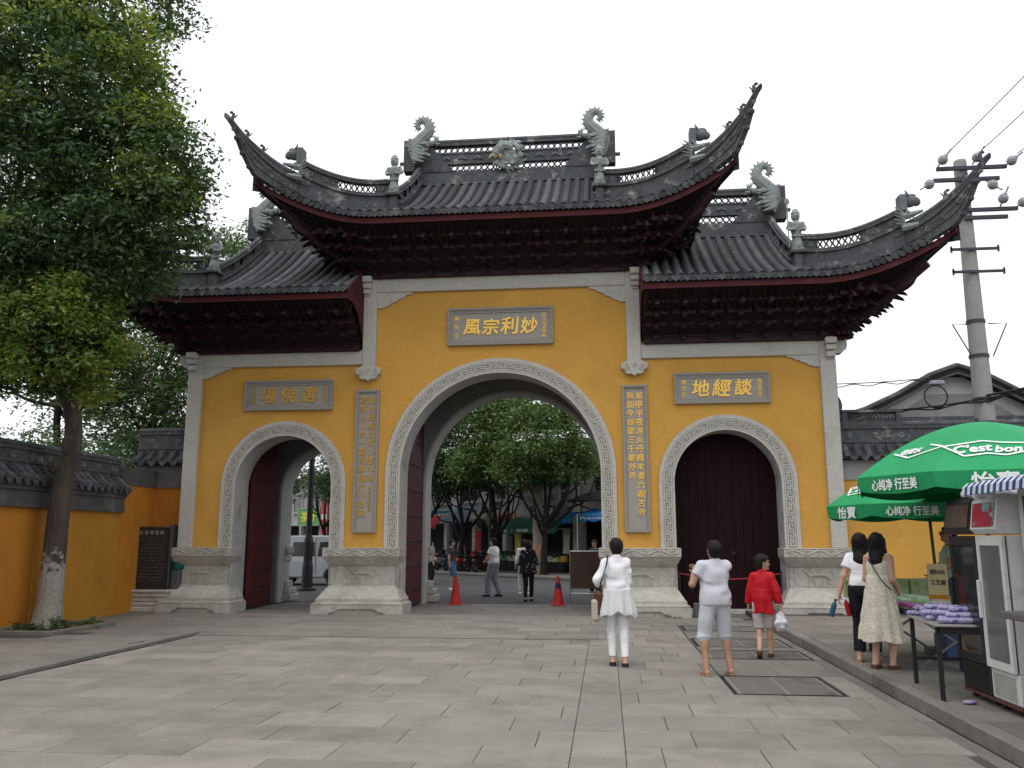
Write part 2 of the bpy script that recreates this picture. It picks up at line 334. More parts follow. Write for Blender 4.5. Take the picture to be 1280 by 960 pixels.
wall_with_arches(0, TH, 'front_wall', YEL)
wall_with_arches(DEP-TH, DEP, 'rear_wall', PLAST)
for s in (-1, 1):
    MB().box(*sorted((s*2.6, s*3.2)), TH, DEP-TH, 0, 7.9).build('partition_wall', PLAST, gate); MB().box(*sorted((s*(CO-.45), s*(CO-.01))), TH, DEP-TH, 0, 6.2).build('end_wall', PLAST, gate)
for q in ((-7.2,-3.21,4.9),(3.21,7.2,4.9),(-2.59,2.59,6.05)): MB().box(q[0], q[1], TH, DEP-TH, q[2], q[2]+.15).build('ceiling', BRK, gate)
def archpath(cx, sp, z0, s, r, Rm):
    h = sp-z0; A = math.pi*Rm
    if s < h: return (cx-r, z0+s)
    if s < h+A: t = math.pi-(s-h)/Rm; return (cx+r*math.cos(t), sp+r*math.sin(t))
    return (cx+r, sp-(s-h-A))
FRET = [((0,0),(0,.72)), ((0,.72),(.36,.72)), ((.36,.36),(.36,.72)), ((.18,.36),(.36,.36)),
        ((.86,.28),(.86,1)), ((.5,.28),(.86,.28)), ((.5,.28),(.5,.64)), ((.5,.64),(.68,.64)),
        ((0,0),(.5,0)), ((.5,0),(1,0)), ((0,1),(.5,1)), ((.5,1),(1,1))]
GROOVE = pm('fret_recess_stone', (.27,.26,.23), (.22,.21,.185), sc=14, rough=.9, co='world')
def surround(cx, sp, rin, rout, z0, y, flip=1):
    n = 36 if rin > 2 else 26
    def ring(r0, r1, ya, yb, mb):
        out = [(cx-r1, z0)] + arc(cx, sp, r1, math.pi, 0, n) + [(cx+r1, z0)]
        inn = [(cx-r0, z0)] + arc(cx, sp, r0, math.pi, 0, n) + [(cx+r0, z0)]
        N = len(out); vs = [(x, ya, z) for x, z in out]+[(x, ya, z) for x, z in inn]+[(x, yb, z) for x, z in out]+[(x, yb, z) for x, z in inn]
        fs = []
        for i in range(N-1):
            fs += [(i, i+1, N+i+1, N+i), (2*N+i, i*1+2*N+1, i+1, i), (N+i, N+i+1, 3*N+i+1, 3*N+i), (3*N+i, 3*N+i+1, 2*N+i+1, 2*N+i)]
        fs += [(0, N, 3*N, 2*N), (N-1, 3*N-1, 4*N-1, 2*N-1)]
        mb.add(vs, fs)
    b = MB(); w = rout-rin
    ring(rin, rin+w*.14, y, y+.0495, b); ring(rout-w*.26, rout, y, y+.0495, b)
    o = b.build('arch_surround', STONE, gate, fix=True)
    b2 = MB(); ring(rin+w*.135, rout-w*.255, y+.015, y+.049, b2); b2.build('fret_bed', GROOVE, o, fix=True)
    v0, v1 = rin+w*.21, rout-w*.33; Rm = (v0+v1)/2; Ltot = 2*(sp-z0)+math.pi*Rm; per = .36; npd = round(Ltot/per); per = Ltot/npd
    f = MB(); hw = .0145
    def seg(ua, va, ub, vb, lift=0.):
        if abs(ua-ub) > abs(va-vb):
            a, b2 = sorted((ua, ub)); a -= hw; b2 += hw; ra, rb_ = lerp(v0, v1, va)-hw, lerp(v0, v1, va)+hw; k = 3
        else:
            a, b2 = ua-hw, ua+hw; l, h = sorted((va, vb)); ra, rb_ = lerp(v0, v1, l)-hw, lerp(v0, v1, h)+hw; k = 1
        for i in range(k):
            sa, sb = lerp(a, b2, i/k), lerp(a, b2, (i+1)/k); sa = min(max(sa, 0), Ltot); sb = min(max(sb, 0), Ltot)
            q = [archpath(cx, sp, z0, sa, ra, Rm), archpath(cx, sp, z0, sb, ra, Rm), archpath(cx, sp, z0, sb, rb_, Rm), archpath(cx, sp, z0, sa, rb_, Rm)]
            f.prism(q, y+.003+lift, y+flip*.0155)
    for c in range(npd):
        for q_, ((a, b1), (c2, d)) in enumerate(FRET): seg((c+a)*per, b1, (c+c2)*per, d, .0004*(q_+(c % 2)*12)*.5)
    stuff(f.build('fret_relief', STONE, o, fix=True))
    return o
surround(0, SPC, MI, MO, ZS, -.05)
for s in (-1, 1): surround(s*CXS, SPS, RS, SO-CXS, ZS, -.05)
def lining(cx, sp, r, ya, yb, mat, z0=0):
    n = 30; b = MB(); e = .062; pts = [(cx-r, z0)]+arc(cx, sp, r, math.pi, 0, n)+[(cx+r, z0)]; po = [(cx-r-e, z0)]+arc(cx, sp, r+e, math.pi, 0, n)+[(cx+r+e, z0)]
    N = len(pts); vs = [(x, ya, z) for x, z in pts]+[(x, yb, z) for x, z in pts]+[(x, ya, z) for x, z in po]+[(x, yb, z) for x, z in po]
    fs = []
    for i in range(N-1): fs += [(i, i+1, N+i+1, N+i), (i+1, i, 2*N+i, 2*N+i+1), (N+i, N+i+1, 3*N+i+1, 3*N+i)]
    b.add(vs, fs); return b.build('arch_lining', mat, gate)
LIN = pm('arch_reveal_plaster', (.46,.455,.44), (.36,.355,.34), sc=1.4, rough=.9, bump=.12, co='world', c3=(.22,.215,.2), c3sc=1.1)
lining(0, SPC, MI, .003, TH+.003, LIN); lining(0, SPC, MI+.03, DEP-TH-.003, DEP+.003, LIN)
for s in (-1, 1): lining(s*CXS, SPS, RS, .003, TH+.003, LIN); lining(s*CXS, SPS, RS+.02, DEP-TH-.003, DEP+.06, LIN)
# columns, hanging pillars, beams, corbels
def stepped(w, h, n=4):
    """queti: polygon with a stepped ogee lower edge, from (0,0) to (w,0), depth h"""
    p = [(0, 0), (0, -h), (w*.16, -h)]
    for i in range(n):
        x = w*(.16+.84*i/n); z = -h*(1-(i+.15)/(n+.0)); x2 = w*(.16+.84*(i+1)/n)
        p += [(x+w*.03, z+h*.02), (x+w*.09, z+h*.07), (x2-w*.03, z+h*.13), (x2, z+h*.2)] if i < n-1 else [(x+w*.03, z+h*.02), (x2-w*.05, z+h*.06), (w, -h*.12)]
    p.append((w, 0)); return p
def cloud_poly(cx, cz, w, h):
    P = [(-.32,.5),(.32,.5),(.36,.42),(.5,.36),(.5,.05),(.42,-.06),(.36,-.12),(.34,-.28),(.24,-.36),(.1,-.36),(0,-.5),(-.1,-.36),(-.24,-.36),(-.34,-.28),(-.36,-.12),(-.42,-.06),(-.5,.05),(-.5,.36),(-.36,.42)]
    return [(cx+a*w, cz+b*h) for a, b in P]
def spiral(cx, cz, r, turns=1.6, n=22, a0=0, sgn=1): return [(cx+r*(1-i/n*.85)*math.cos(a0+sgn*turns*2*math.pi*i/n), cz+r*(1-i/n*.85)*math.sin(a0+sgn*turns*2*math.pi*i/n)) for i in range(n+1)]
for s in (-1, 1):
    MB().cbox(*sorted((s*CI, s*CO)), -.09, .06, ZS, ZBT-.004, .014).cbox(*sorted((s*(CO-.02), s*(CO+.004))), .06, DEP-.01, 0, ZBT).build('column', STONE, gate)
    b = MB(); c = s*(CO-.12)
    for i, (z0, z1, yy, hw) in enumerate(((5.66,5.72,-.13,.085),(5.72,5.86,-.2,.105),(5.87,6.0,-.25,.115),(6.01,6.16,-.3,.125))): b.cbox(c-hw, c+hw, yy, -.08, z0, z1, .02)
    b.build('corbel', STONE, gate)
    x0 = s*(CO+.003); b = MB(); b.prism([(x0, 5.83), (x0+s*.16, 5.83), (x0+s*.2, 5.88), (x0+s*.26, 5.92), (x0+s*.28, 6.0), (x0+s*.28, 6.13), (x0, 6.13)], -.03, .22); b.build('beam_end', STONE, gate, fix=True)
    MB().cbox(*sorted((s*PO, s*CI)), -.075, .03, ZBB, ZBT, .01).build('beam', STONE, gate)
    MB().cbox(*sorted((s*PI_, s*PO)), -.11, .04, 5.72, ZCT-.004, .014).build('hanging_pillar', STONE, gate)
    b = MB(); c = s*(PO-.1)
    for z0, z1, yy, hw in ((7.46,7.52,-.15,.085),(7.52,7.64,-.2,.1),(7.65,7.78,-.24,.11),(7.79,7.95,-.29,.12)): b.cbox(c-hw, c+hw, yy, -.1, z0, z1, .02)
    b.build('corbel', STONE, gate)
    cc = s*(PI_+PO)/2
    o = MB().prism(cloud_poly(cc, 5.56, .60, .36), -.14, -.002).build('cloud_drop', STONE, gate, fix=True)
    b = MB()
    for dx, sg in ((-.16, 1), (.16, -1)):
        b.tube([(x, -.145, z) for x, z in spiral(cc+dx, 5.58, .085, a0=math.pi/2, sgn=sg)], .012, 5)
    b.tube([(x, -.145, z) for x, z in spiral(cc, 5.63, .06)], .011, 5); b.build('carving', STONE, o)
    P = stepped(.86, .39); MB().prism([(s*(-PI_)*-1 - s*x, ZCB+z) for x, z in P], -.05, -.001).build('spandrel_bracket', STONE, gate, fix=True)
    P = stepped(.72, .27, 4); MB().prism([(s*CI - s*x, ZBB+z) for x, z in P], -.05, -.001).build('spandrel_bracket', STONE, gate, fix=True)
MB().cbox(-PI_+.001, PI_-.001, -.08, .03, ZCB, ZCT, .01).build('beam', STONE, gate)
# moulded timber plates over the beams
b = MB()
for x0, x1, z in ((-PO-.06, PO+.06, ZCT), (PO+.07, CO+.25, ZBT+.003), (-CO-.25, -PO-.07, ZBT+.003)):
    b.box(x0, x1, -.17, DEP+.17, z, z+.07); b.box(x0, x1, -.12, DEP+.12, z+.07, z+.15); b.box(x0, x1, -.16, DEP+.16, z+.15, z+.19)
b.build('timber_plate', BRK2, gate)
# pedestals
def pedestal(x0, x1, seed):
    """moulded plinth round a pier: rings of (offset, z)"""
    prof = [(.30,.20),(.31,.24),(.22,.27),(.22,.34),(.17,.37),(.13,.42),(.06,.50),(.0,.56),(-.05,.60),(-.08,.63),(-.08,1.05),(-.05,1.07),(-.02,1.10),(.05,1.19),(.09,1.25),(.10,1.275)]
    yb = .42; m = MB(); V = []; F = []
    for off, z in prof: ox = off*.72; V += [(x0-ox, -.12-off*1.15, z), (x1+ox, -.12-off*1.15, z), (x1+ox, yb, z), (x0-ox, yb, z)]
    n = len(prof)
    for i in range(n-1):
        for k in range(4): F.append((4*i+k, 4*i+(k+1)%4, 4*(i+1)+(k+1)%4, 4*(i+1)+k))
    F += [(3,2,1,0), (4*n-4,4*n-3,4*n-2,4*n-1)]
    m.add(V, F)
    o = m.build('pedestal', STONE2, gate)
    t = MB(); t.cbox(x0-.08, x1+.08, -.12-.14, yb+.01, 1.277, ZS, .012); sl = t.build('cap_slab', STONE2, o)
    # vine scroll on the cap
    yv = -.266; a, c2 = x0-.02, x1+.02; n = max(2, round((c2-a)/.3)); v = MB(); L = c2-a; zc = (1.277+ZS)/2
    v.tube([(a+L*i/(n*12), yv, zc+.045*math.sin(math.pi*2*i/24)) for i in range(n*12+1)], .015, 5)
    for k in range(n):
        cxk = a+L*(k+.5)/n; sg = 1 if k % 2 == 0 else -1
        v.tube([(x, yv, z) for x, z in spiral(cxk, zc-sg*.018, .05, 1.3, 12, sg*math.pi/2, 1)], .012, 5)
        for d in (-.07, .07): v.ball((cxk+d, yv, zc-sg*.045), (.032,.008,.018), 6, 4)
    v.box(a-.05, c2+.05, yv-.004, yv+.01, ZS-.022, ZS-.01); v.box(a-.05, c2+.05, yv-.004, yv+.01, 1.285, 1.297)
    v.build('vine_carving', STONE2, sl)
    # scalloped apron feet with a low recess between them
    X0, X1, y = x0-.235, x1+.235, -.12-.36; w = X1-X0
    sc = [(0,0),(.10,0),(.125,.035),(.15,0),(.175,.03),(.20,0),(.225,.05),(.28,.08),(.33,.13)]
    pl = [(X0, .205)] + [(X0+a_*w*.95+.0, b_) for a_, b_ in sc] + [(X1-a_*w*.95, b_) for a_, b_ in sc[::-1]] + [(X1, .205)]
    ft = MB(); ft.prism(pl, y, y+.10); ft.box(X0+.03, X1-.03, y+.06, yb, .0, .20)
    for xs, d in ((X0, .10), (X1-.10, .10)): ft.box(xs, xs+d, y+.1, yb, 0, .205)
    ft.build('apron', STONE2, o, fix=True)
    # panel relief on the die
    pn = MB(); yd = -.12+.092; zc = .84; xc = (x0+x1)/2; hw = min(.42, (x1-x0)/2-.18)
    for (p, q, r_, s_) in ((-hw, hw, .20, .215), (-hw, hw, -.2, -.185), (-hw, -hw+.015, -.2, .215), (hw-.015, hw, -.2, .215)): pn.box(xc+p, xc+q, yd-.008, yd+.012, zc+r_, zc+s_)
    for sg in (-1, 1):
        xe = (x1+.04) if sg > 0 else (x0-.04)-.0
        for dx in (.06, .2): pn.box(*sorted((xe-sg*dx, xe-sg*(dx+.012))), yd-.006, yd+.012, zc-.19, zc+.2)
        for zz in (-.19, 0, .188): pn.box(*sorted((xe-sg*.06, xe-sg*.2)), yd-.006, yd+.012, zc+zz, zc+zz+.012)
    rnd = random.Random(seed); sg = rnd.choice((-1, 1))
    q_ = 1.35; yd2 = yd-.008
    body = [(-.2,-.02),(-.1,.05),(.05,.05),(.13,.03),(.19,.1),(.24,.12)]
    pn.tube([(xc+sg*a_*q_, yd2, zc+b_*q_) for a_, b_ in body], [.024,.042,.046,.04,.026,.018], 7)
    for lx, kx in ((-.13,-.17), (-.08,-.05), (.08,.06), (.12,.17)): pn.tube([(xc+sg*lx*q_, yd2, zc+.02), (xc+sg*(lx+kx)/2*q_, yd2, zc-.08), (xc+sg*kx*q_, yd2, zc-.165)], [.022,.015,.013], 5)
    pn.tube([(xc+sg*.26, yd2, zc+.14), (xc+sg*.22, yd2, zc+.18), (xc+sg*.14, yd2, zc+.185)], .012, 5); pn.tube([(xc-sg*.28, yd2, zc-.02), (xc-sg*.34, yd2, zc+.05), (xc-sg*.30, yd2, zc+.11)], .013, 5)
    for k in range(9): pn.ball((xc+rnd.uniform(-.36,.36), yd, zc+rnd.choice((-.165,.165))+rnd.uniform(-.015,.015)), (.035,.018,.018), 6, 4)
    pn.build('panel_relief', STONE2, o)
    return o
for i, (a, c) in enumerate(((-CO, -SI), (-TI, -MI), (MI, TI), (SI, CO))): pedestal(a, c, i)
# rear pedestals, plain
for a, c in ((-CO, -SI), (-TI, -MI), (MI, TI), (SI, CO)):
    b = MB()
    for off, z0, z1 in ((.3,0,.2),(.22,.2,.36),(.1,.36,.56),(-.05,.56,1.07),(.03,1.07,1.27),(.1,1.27,ZS)): b.cbox(a-off*.6, c+off*.6, DEP-.3, DEP+.1+off, z0, z1, .03)
    b.build('rear_pedestal', STONE2, gate)
# doors
def leaf(x, y, ang, w, h, mat, stud_rows, side=1, name='door_leaf', nst=5):
    o = MB().box(0, w, -.035, .035, .06, h).build(name, mat, gate); o.location = (x, y, 0); o.rotation_euler = (0, 0, ang)
    pl = MB(); n = 6
    for k in range(n): pl.cbox(w*k/n+.004, w*(k+1)/n-.004, *sorted((side*.03, side*.047)), .08, h-.02, .005)
    pl.build('planks', mat, o)
    st = MB()
    for z in stud_rows:
        for k in range(nst): st.ball((w*(k+.5)/nst, side*.05, z), (.035, .045, .035), 8, 5)
    (stuff(st.build('studs', IRON, o)) if st.v else None); return o
rows = [.42, 1.02, 1.62, 2.24, 2.86, 3.5, 4.1, 4.7]
leaf(-MI-.06, .82, rad(92.5), 2.28, 6.0, DOOR, rows, -1)
leaf(MI+.06, .82, rad(87.5), 2.28, 6.0, DOOR, rows, 1)
leaf(-SI+.04, .85, rad(84), 1.15, 4.75, DOORD if False else DOOR, [.4,.95,1.5,2.05,2.6,3.15,3.7,4.2], -1, nst=4)
leaf(-TI-.04, .85, rad(93), 1.15, 4.75, DOOR, [.4,.95,1.5,2.05,2.6,3.15,3.7,4.2], 1, nst=4)
for s in (1, -1):
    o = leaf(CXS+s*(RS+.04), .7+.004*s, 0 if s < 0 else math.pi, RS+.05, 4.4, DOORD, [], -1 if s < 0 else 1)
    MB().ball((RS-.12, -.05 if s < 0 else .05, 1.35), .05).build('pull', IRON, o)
MB().cbox(SI-2.5, SI+.15, .52, .64, 0, .12, .015).build('threshold', STONE2, gate)
# ------------------------------------------------ carved inscriptions
def glyph(txt, size, depth=.012, bold=.0, shear=0.):
    cu = bpy.data.curves.new('t', 'FONT'); cu.body = txt; cu.size = size; cu.extrude = depth; cu.offset = bold; cu.shear = shear; cu.resolution_u = 2
    cu.align_x = 'CENTER'; cu.align_y = 'CENTER'
    ob = bpy.data.objects.new('t', cu); me = bpy.data.meshes.new_from_object(ob)
    v = [tuple(q.co) for q in me.vertices]; f = [tuple(p.vertices) for p in me.polygons]
    bpy.data.objects.remove(ob); bpy.data.meshes.remove(me); bpy.data.curves.remove(cu); return v, f
def center(v):
    a = np.array(v); c = (a.min(0)+a.max(0))/2; return [(x-c[0], y-c[1], z) for x, y, z in v]
def carve(parent, txt, size, x, y, z, mat, bold=.012, depth=.012, tilt=0, sx=1., sh=0.):
    """one raised character, facing -y; brush weight comes from a few shifted strokes, each a hair deeper"""
    v, f = glyph(txt, size, depth, 0, sh); v = center(v); ct, st_ = math.cos(tilt), math.sin(tilt); b = MB(); k = 0
    for dx, dz in ((0,0), (.6,.8), (-.7,.5), (.7,-.6), (-.5,-.8)):
        b.add([(sx*(a*ct-c*st_)+dx*bold*size, -d+k*.0008, a*st_+c*ct+dz*bold*size) for a, c, d in v], f); k += 1
    o = b.build('character', mat, parent); o.location = (x, y, z); return o
def plaque(cx, cz, w, h, chars, mat, side_l, side_r, size, smat):
    y = -.055; fw = .115
    o = MB().box(cx-w/2+.05, cx+w/2-.05, -.03, .0, cz-h/2+.05, cz+h/2-.05).build('plaque', PLAQ2, gate)
    b = MB(); X0, X1, Z0, Z1 = cx-w/2, cx+w/2, cz-h/2, cz+h/2
    for k, (d0, d1, yy) in enumerate(((0,.05,-.085),(.05,.085,-.06),(.085,.125,-.05))):
        p = [(X0+d0,Z0+d0),(X1-d0,Z0+d0),(X1-d0,Z1-d0),(X0+d0,Z1-d0)]; q = [(X0+d1,Z0+d1),(X1-d1,Z0+d1),(X1-d1,Z1-d1),(X0+d1,Z1-d1)]
        for i in range(4): j = (i+1) % 4; b.prism([p[i], p[j], q[j], q[i]], yy-(.0 if k else 0), -.001)
    b.build('frame', PLAQ, o, fix=True)
    n = len(chars); rnd = random.Random(n)
    span = w-.25-.45; 
    for i, ch in enumerate(chars): carve(o, ch, size*rnd.uniform(.95,1.05), cx-span/2+span*(i+.5)/n, -.042, cz+rnd.uniform(-.01,.01), mat, .028, .014, rnd.uniform(-.05,.05), 1.0, .12)
    for s, txt in ((-1, side_l), (1, side_r)):
        k = len(txt); st_ = (h-.3)/max(k,1)
        for i, ch in enumerate(txt): carve(o, ch, min(.105, st_*.95), cx+s*(w/2-.22), -.036, cz+(h-.3)/2-(i+.5)*st_, smat, .015, .006)
    return o
plaque(.015, 6.665, 2.53, .91, '風宗利妙', GOLD, '釋性空', '西元丙戌年春', .43, GOLD)
plaque(5.12, 5.075, 2.14, .72, '地經談', GOLD, '釋性空', '歲次癸未', .42, GOLD)
plaque(-5.115, 5.085, 2.2, .73, '場佛選', GOLDO, '釋性空題', '歲次癸未', .42, GOLDO)
def couplet(cx, rcol, lcol, mat, r2=''):
    w, z0, z1 = .565, 1.82, 5.175
    o = MB().box(cx-w/2+.04, cx+w/2-.04, -.03, 0, z0+.04, z1-.04).build('couplet_board', PLAQ2, gate)
    b = MB(); X0, X1 = cx-w/2, cx+w/2
    for d0, d1, yy in ((0,.045,-.08),(.045,.075,-.055)):
        p = [(X0+d0,z0+d0),(X1-d0,z0+d0),(X1-d0,z1-d0),(X0+d0,z1-d0)]; q = [(X0+d1,z0+d1),(X1-d1,z0+d1),(X1-d1,z1-d1),(X0+d1,z1-d1)]
        for i in range(4): j = (i+1) % 4; b.prism([p[i], p[j], q[j], q[i]], yy, -.001)
    b.build('frame', PLAQ, o, fix=True); rnd = random.Random(len(rcol))
    for x, txt, zt in ((cx+.10, rcol, 4.93), (cx-.10, lcol, 4.93)):
        for i, ch in enumerate(txt): carve(o, ch, .185*rnd.uniform(.9,1.06), x+rnd.uniform(-.012,.012), -.038, zt-i*.205, mat, .013, .008, rnd.uniform(-.08,.08), 1, .12)
    for i, ch in enumerate(r2): carve(o, ch, .08, cx+.1, -.038, 4.93-len(rcol)*.205-.02-i*.1, mat, .01, .006)
couplet(3.14, '船停半夜漁火丹楓來看六朝古寺', '到如今經是三千塵外界', GOLD)
couplet(-3.155, '踞水聲塵且高小樓中還', '霜客心人的一聽到寒鐘六不禪海', GOLDO, '歲次癸未吉日')
# ================================================ roofs of the gate
YR = DEP/2                      # ridge line
def ey(E): t = min(max((E+.2)/2.34, 0), 1.05); return -1.4-.72*t*t
def ez(E): t = min(max((E+.6)/2.72, 0), 1.05); return .78*t**1.9
EC = 2.1                        # corner, measured out from the wall's end
def rz(E, y, zE):               # height of the tile bed over a point of the front slope
    v = (y-ey(E))/(YR-ey(E)); return zE+.10+ez(E)*(1-v*.9)+2.12*(.70*v+.30*v*v)
def yh(E): return -.78-1.22*(max(E+.9, 0)/3.0)**1.5      # hip line in plan
EG = -.9                        # gable plane
def mir(pts, s): return [(s*x, y, z) for x, y, z in pts]
ROLL_R = .083
def roll(path, s, parent, w=ROLL_R):
    """one row of barrel tiles: a ribbed half tube that ends in a round tile"""
    b = MB(); V = []; F = []; n = 7; P = [Vector(p) for p in path]; m = len(P)
    for i, p in enumerate(P):
        T = (P[min(i+1, m-1)]-P[max(i-1, 0)]).normalized(); A = Vector((1,0,0)); A = (A-T*A.dot(T)).normalized(); B = A.cross(T); B = B if B.z > 0 else -B
        for r in ((w*1.07, w*.97) if 0 < i < m-1 else ((w*1.07,) if i == 0 else (w*.97,))):
            for k in range(n): a = math.pi*k/(n-1); V.append(p+A*r*math.cos(a)*1.0+B*r*math.sin(a)*1.15)
    R = len(V)//n
    for i in range(R-1):
        for k in range(n-1): F.append((i*n+k, i*n+k+1, (i+1)*n+k+1, (i+1)*n+k))
    b.add(V, F); p = P[0]; d = (P[0]-P[1]).normalized(); q = p+d*.012+Vector((0,0,-.012)); c = []
    for k in range(12): a = 2*math.pi*k/12; c.append((q.x+w*1.12*math.cos(a), q.y, q.z+w*.42+w*1.12*math.sin(a)))
    c2 = [(x, y+.03, z) for x, y, z in c]; b.add(c+c2, [tuple(range(12))[::-1]]+[(k, (k+1)%12, 12+(k+1)%12, 12+k) for k in range(12)])
    b.add([(q.x, q.y-.012, q.z+w*.42)]+[(q.x+w*.7*math.cos(2*math.pi*k/8), q.y-.004, q.z+w*.42+w*.7*math.sin(2*math.pi*k/8)) for k in range(8)], [(0, 1+(k+1)%8, 1+k) for k in range(8)])
    return b.build('tile_row', TILE, parent, smooth=False, fix=True)
drip = MB().prism([(x*1.2,z*1.15) for x,z in [(-.075,.045),(-.05,.03),(-.025,.022),(0,.02),(.025,.022),(.05,.03),(.075,.045),(.07,-.01),(.045,-.055),(0,-.085),(-.045,-.055),(-.07,-.01)]], -.018, .0).mesh('drip_tile', TILE)
# a bracket set: arms and blocks stepping outwards and upwards from the wall
def bracket_mesh(k=1.0):
    b = MB()
    for i in range(4):
        y = -.10-.285*i*k; z = .02+.2*i
        hw = .2+.03*i
        b.box(-hw, hw, y-.045, y+.045, z+.06, z+.15)
        for dx in (-hw+.05, 0, hw-.05): b.add([(dx-.04,y-.05,z+.15),(dx+.04,y-.05,z+.15),(dx+.04,y+.05,z+.15),(dx-.04,y+.05,z+.15),(dx-.065,y-.07,z+.215),(dx+.065,y-.07,z+.215),(dx+.065,y+.07,z+.215),(dx-.065,y+.07,z+.215)], [(3,2,1,0),(4,5,6,7),(0,1,5,4),(1,2,6,5),(2,3,7,6),(3,0,4,7)])
        b.prism([(.0, z+.05), (y-.1, z+.04), (y-.26, z-.03), (y-.24, z+.03), (y-.12, z+.15), (0, z+.15)], -.045, .045, 'x')
        b.prism([(y-.02, z-.03), (y-.06, z+.0), (y-.08, z+.06), (y+.05, z+.06)], -.055, .055, 'x')
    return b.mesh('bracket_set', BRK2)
BM = bracket_mesh()
FLAME = MB()
for a_, l_ in ((0,.15),(-.5,.13),(.5,.13)): FLAME.prism([(-.04+a_*.2,0),(a_*.3-.045,-.0+l_*.5),(a_*.34,l_),(a_*.3+.045,l_*.5),(.04+a_*.2,0)], -.025, .0)
def lattice_band(mb, f0, f1, n, lo, hi, kind='fret', th=.05):
    """openwork between two path functions' parameters: f(t)->(point on base), up = z. lo..hi heights"""
    pass
def ribbon(mb, path, z0, z1, th, nrm=None):
    """upright band that follows a path (list of xyz base points), from z0 to z1 above it, th thick"""
    P = [Vector(p) for p in path]; m = len(P); V = []; F = []
    if not hasattr(z0, '__len__'): z0 = [z0]*m
    if not hasattr(z1, '__len__'): z1 = [z1]*m
    if not hasattr(th, '__len__'): th = [th]*m
    for i, p in enumerate(P):
        T = P[min(i+1, m-1)]-P[max(i-1, 0)]; N = Vector((-T.y, T.x, 0)); N = N.normalized() if N.length > 1e-6 else Vector((0,1,0))
        for d, z in ((-1, z0[i]), (1, z0[i]), (1, z1[i]), (-1, z1[i])): V.append(p+N*d*th[i]/2+Vector((0,0,z)))
    for i in range(m-1):
        for k in range(4): F.append((4*i+k, 4*i+(k+1)%4, 4*(i+1)+(k+1)%4, 4*(i+1)+k))
    F += [(3,2,1,0), (4*m-4,4*m-3,4*m-2,4*m-1)]
    mb.add(V, F)
def pathpt(P, t):
    t = min(max(t, 0), 1)*(len(P)-1); i = min(int(t), len(P)-2); return Vector(P[i]).lerp(Vector(P[i+1]), t-i)
def openwork(P, h0, h1, parent, mat, bays, light):
    """ridge wall on a path: base courses, posts, panels that alternate relief and pierced lattice, round coping"""
    b = MB(); n = 26; Q = [pathpt(P, i/n) for i in range(n+1)]; H = h1-h0
    ribbon(b, Q, -.3, h0+H*.16, .15); ribbon(b, Q, h0+H*.16, h0+H*.24, .24); ribbon(b, Q, h0+H*.24, h0+H*.34, .16)
    ribbon(b, Q, h1-H*.26, h1-H*.18, .18)
    b.tube([q+Vector((0,0,h1-H*.10)) for q in Q], H*.115, 8)
    o = b.build('ridge_wall', RIDGE, parent, fix=True)
    lo, hi = h0+H*.34, h1-H*.26
    pl = MB(); lt = MB(); fl = MB(); t = 0
    tot = sum(w for w, _ in bays)
    for w, kind in bays:
        t0, t1 = t/tot, (t+w)/tot; t += w
        for tt in (t0, t1): p = pathpt(P, tt); a = pathpt(P, tt-.008); c = pathpt(P, tt+.008); ribbon(pl, [a, p, c], lo-.01, hi+.01, .13)
        S = [pathpt(P, lerp(t0, t1, i/4)) for i in range(5)]
        if kind == 'solid':
            ribbon(pl, S, lo-.01, hi+.01, .06)
            for u in (.3, .7):
                c = pathpt(P, lerp(t0, t1, u))
                T = (pathpt(P, t1)-pathpt(P, t0)).normalized(); z = (lo+hi)/2
                for k in range(5):
                    a = 2*math.pi*k/5; q = c+T*.04*math.cos(a)+Vector((0,-.035,z+.04*math.sin(a))); fl.ball(q, (.03,.02,.03), 6, 4)
        else:
            L = (pathpt(P, t1)-pathpt(P, t0)).length; kx = max(3, int(L/.115))
            for i in range(kx):
                for sg in (0, 1):
                    a = pathpt(P, lerp(t0, t1, i/kx)); c = pathpt(P, lerp(t0, t1, (i+1)/kx))
                    za, zc = (lo, hi) if sg else (hi, lo)
                    mid = (a+c)/2+Vector((0,0,(lo+hi)/2))
                    lt.tube([a+Vector((0,0,za)), c+Vector((0,0,zc))], .017, 4)
                q = pathpt(P, lerp(t0, t1, (i+.5)/kx))+Vector((0,0,(lo+hi)/2)); lt.ball(q,   .034, 6, 4)
    stuff(pl.build('panel', RIDGE, o, fix=True))
    if fl.v: stuff(fl.build('flower_relief', RIDGEL, o))
    if lt.v: stuff(lt.build('lattice', RIDGE, o))
    return o
def figurine(x, y, z, parent, rzv=0, guard=True):
    """robed roof guardian on a small plinth"""
    b = MB()
    b.box(-.12,.12,-.1,.1,0,.06)
    b.lathe([(.12,.06),(.125,.12),(.10,.3),(.105,.40),(.135,.52),(.14,.60),(.10,.66),(.055,.69),(.055,.71),(.085,.74),(.097,.80),(.092,.86),(.1,.87),(.085,.9),(.06,.95),(.03,.98)], 12)
    b.M = Matrix.Diagonal((1.15,1.1,1,1))
    b.box(-.11,.11,-.11,-.02,.3,.34)
    for s in (-1,1):
        b.tube([(s*.11,0,.66),(s*.16,-.02,.52),(s*.12,-.09,.46),(s*.04,-.12,.47)], [.05,.045,.04,.03], 7)
        b.tube([(s*.05,-.05,.08),(s*.055,-.08,.07)], .04, 6)
    b.ball((0,-.095,.80), (.022,.022,.03), 6, 4)
    b.M = None
    if guard: b.tube([(-.21,-.1,.05),(-.21,-.1,1.05)], .014, 6); b.ball((-.21,-.1,1.12), (.06,.015,.08), 8, 6)
    o = b.build('roof_guardian', FIGM, parent, smooth=False, fix=True); o.location = (x, y, z); o.rotation_euler = (0,0,rzv); return o
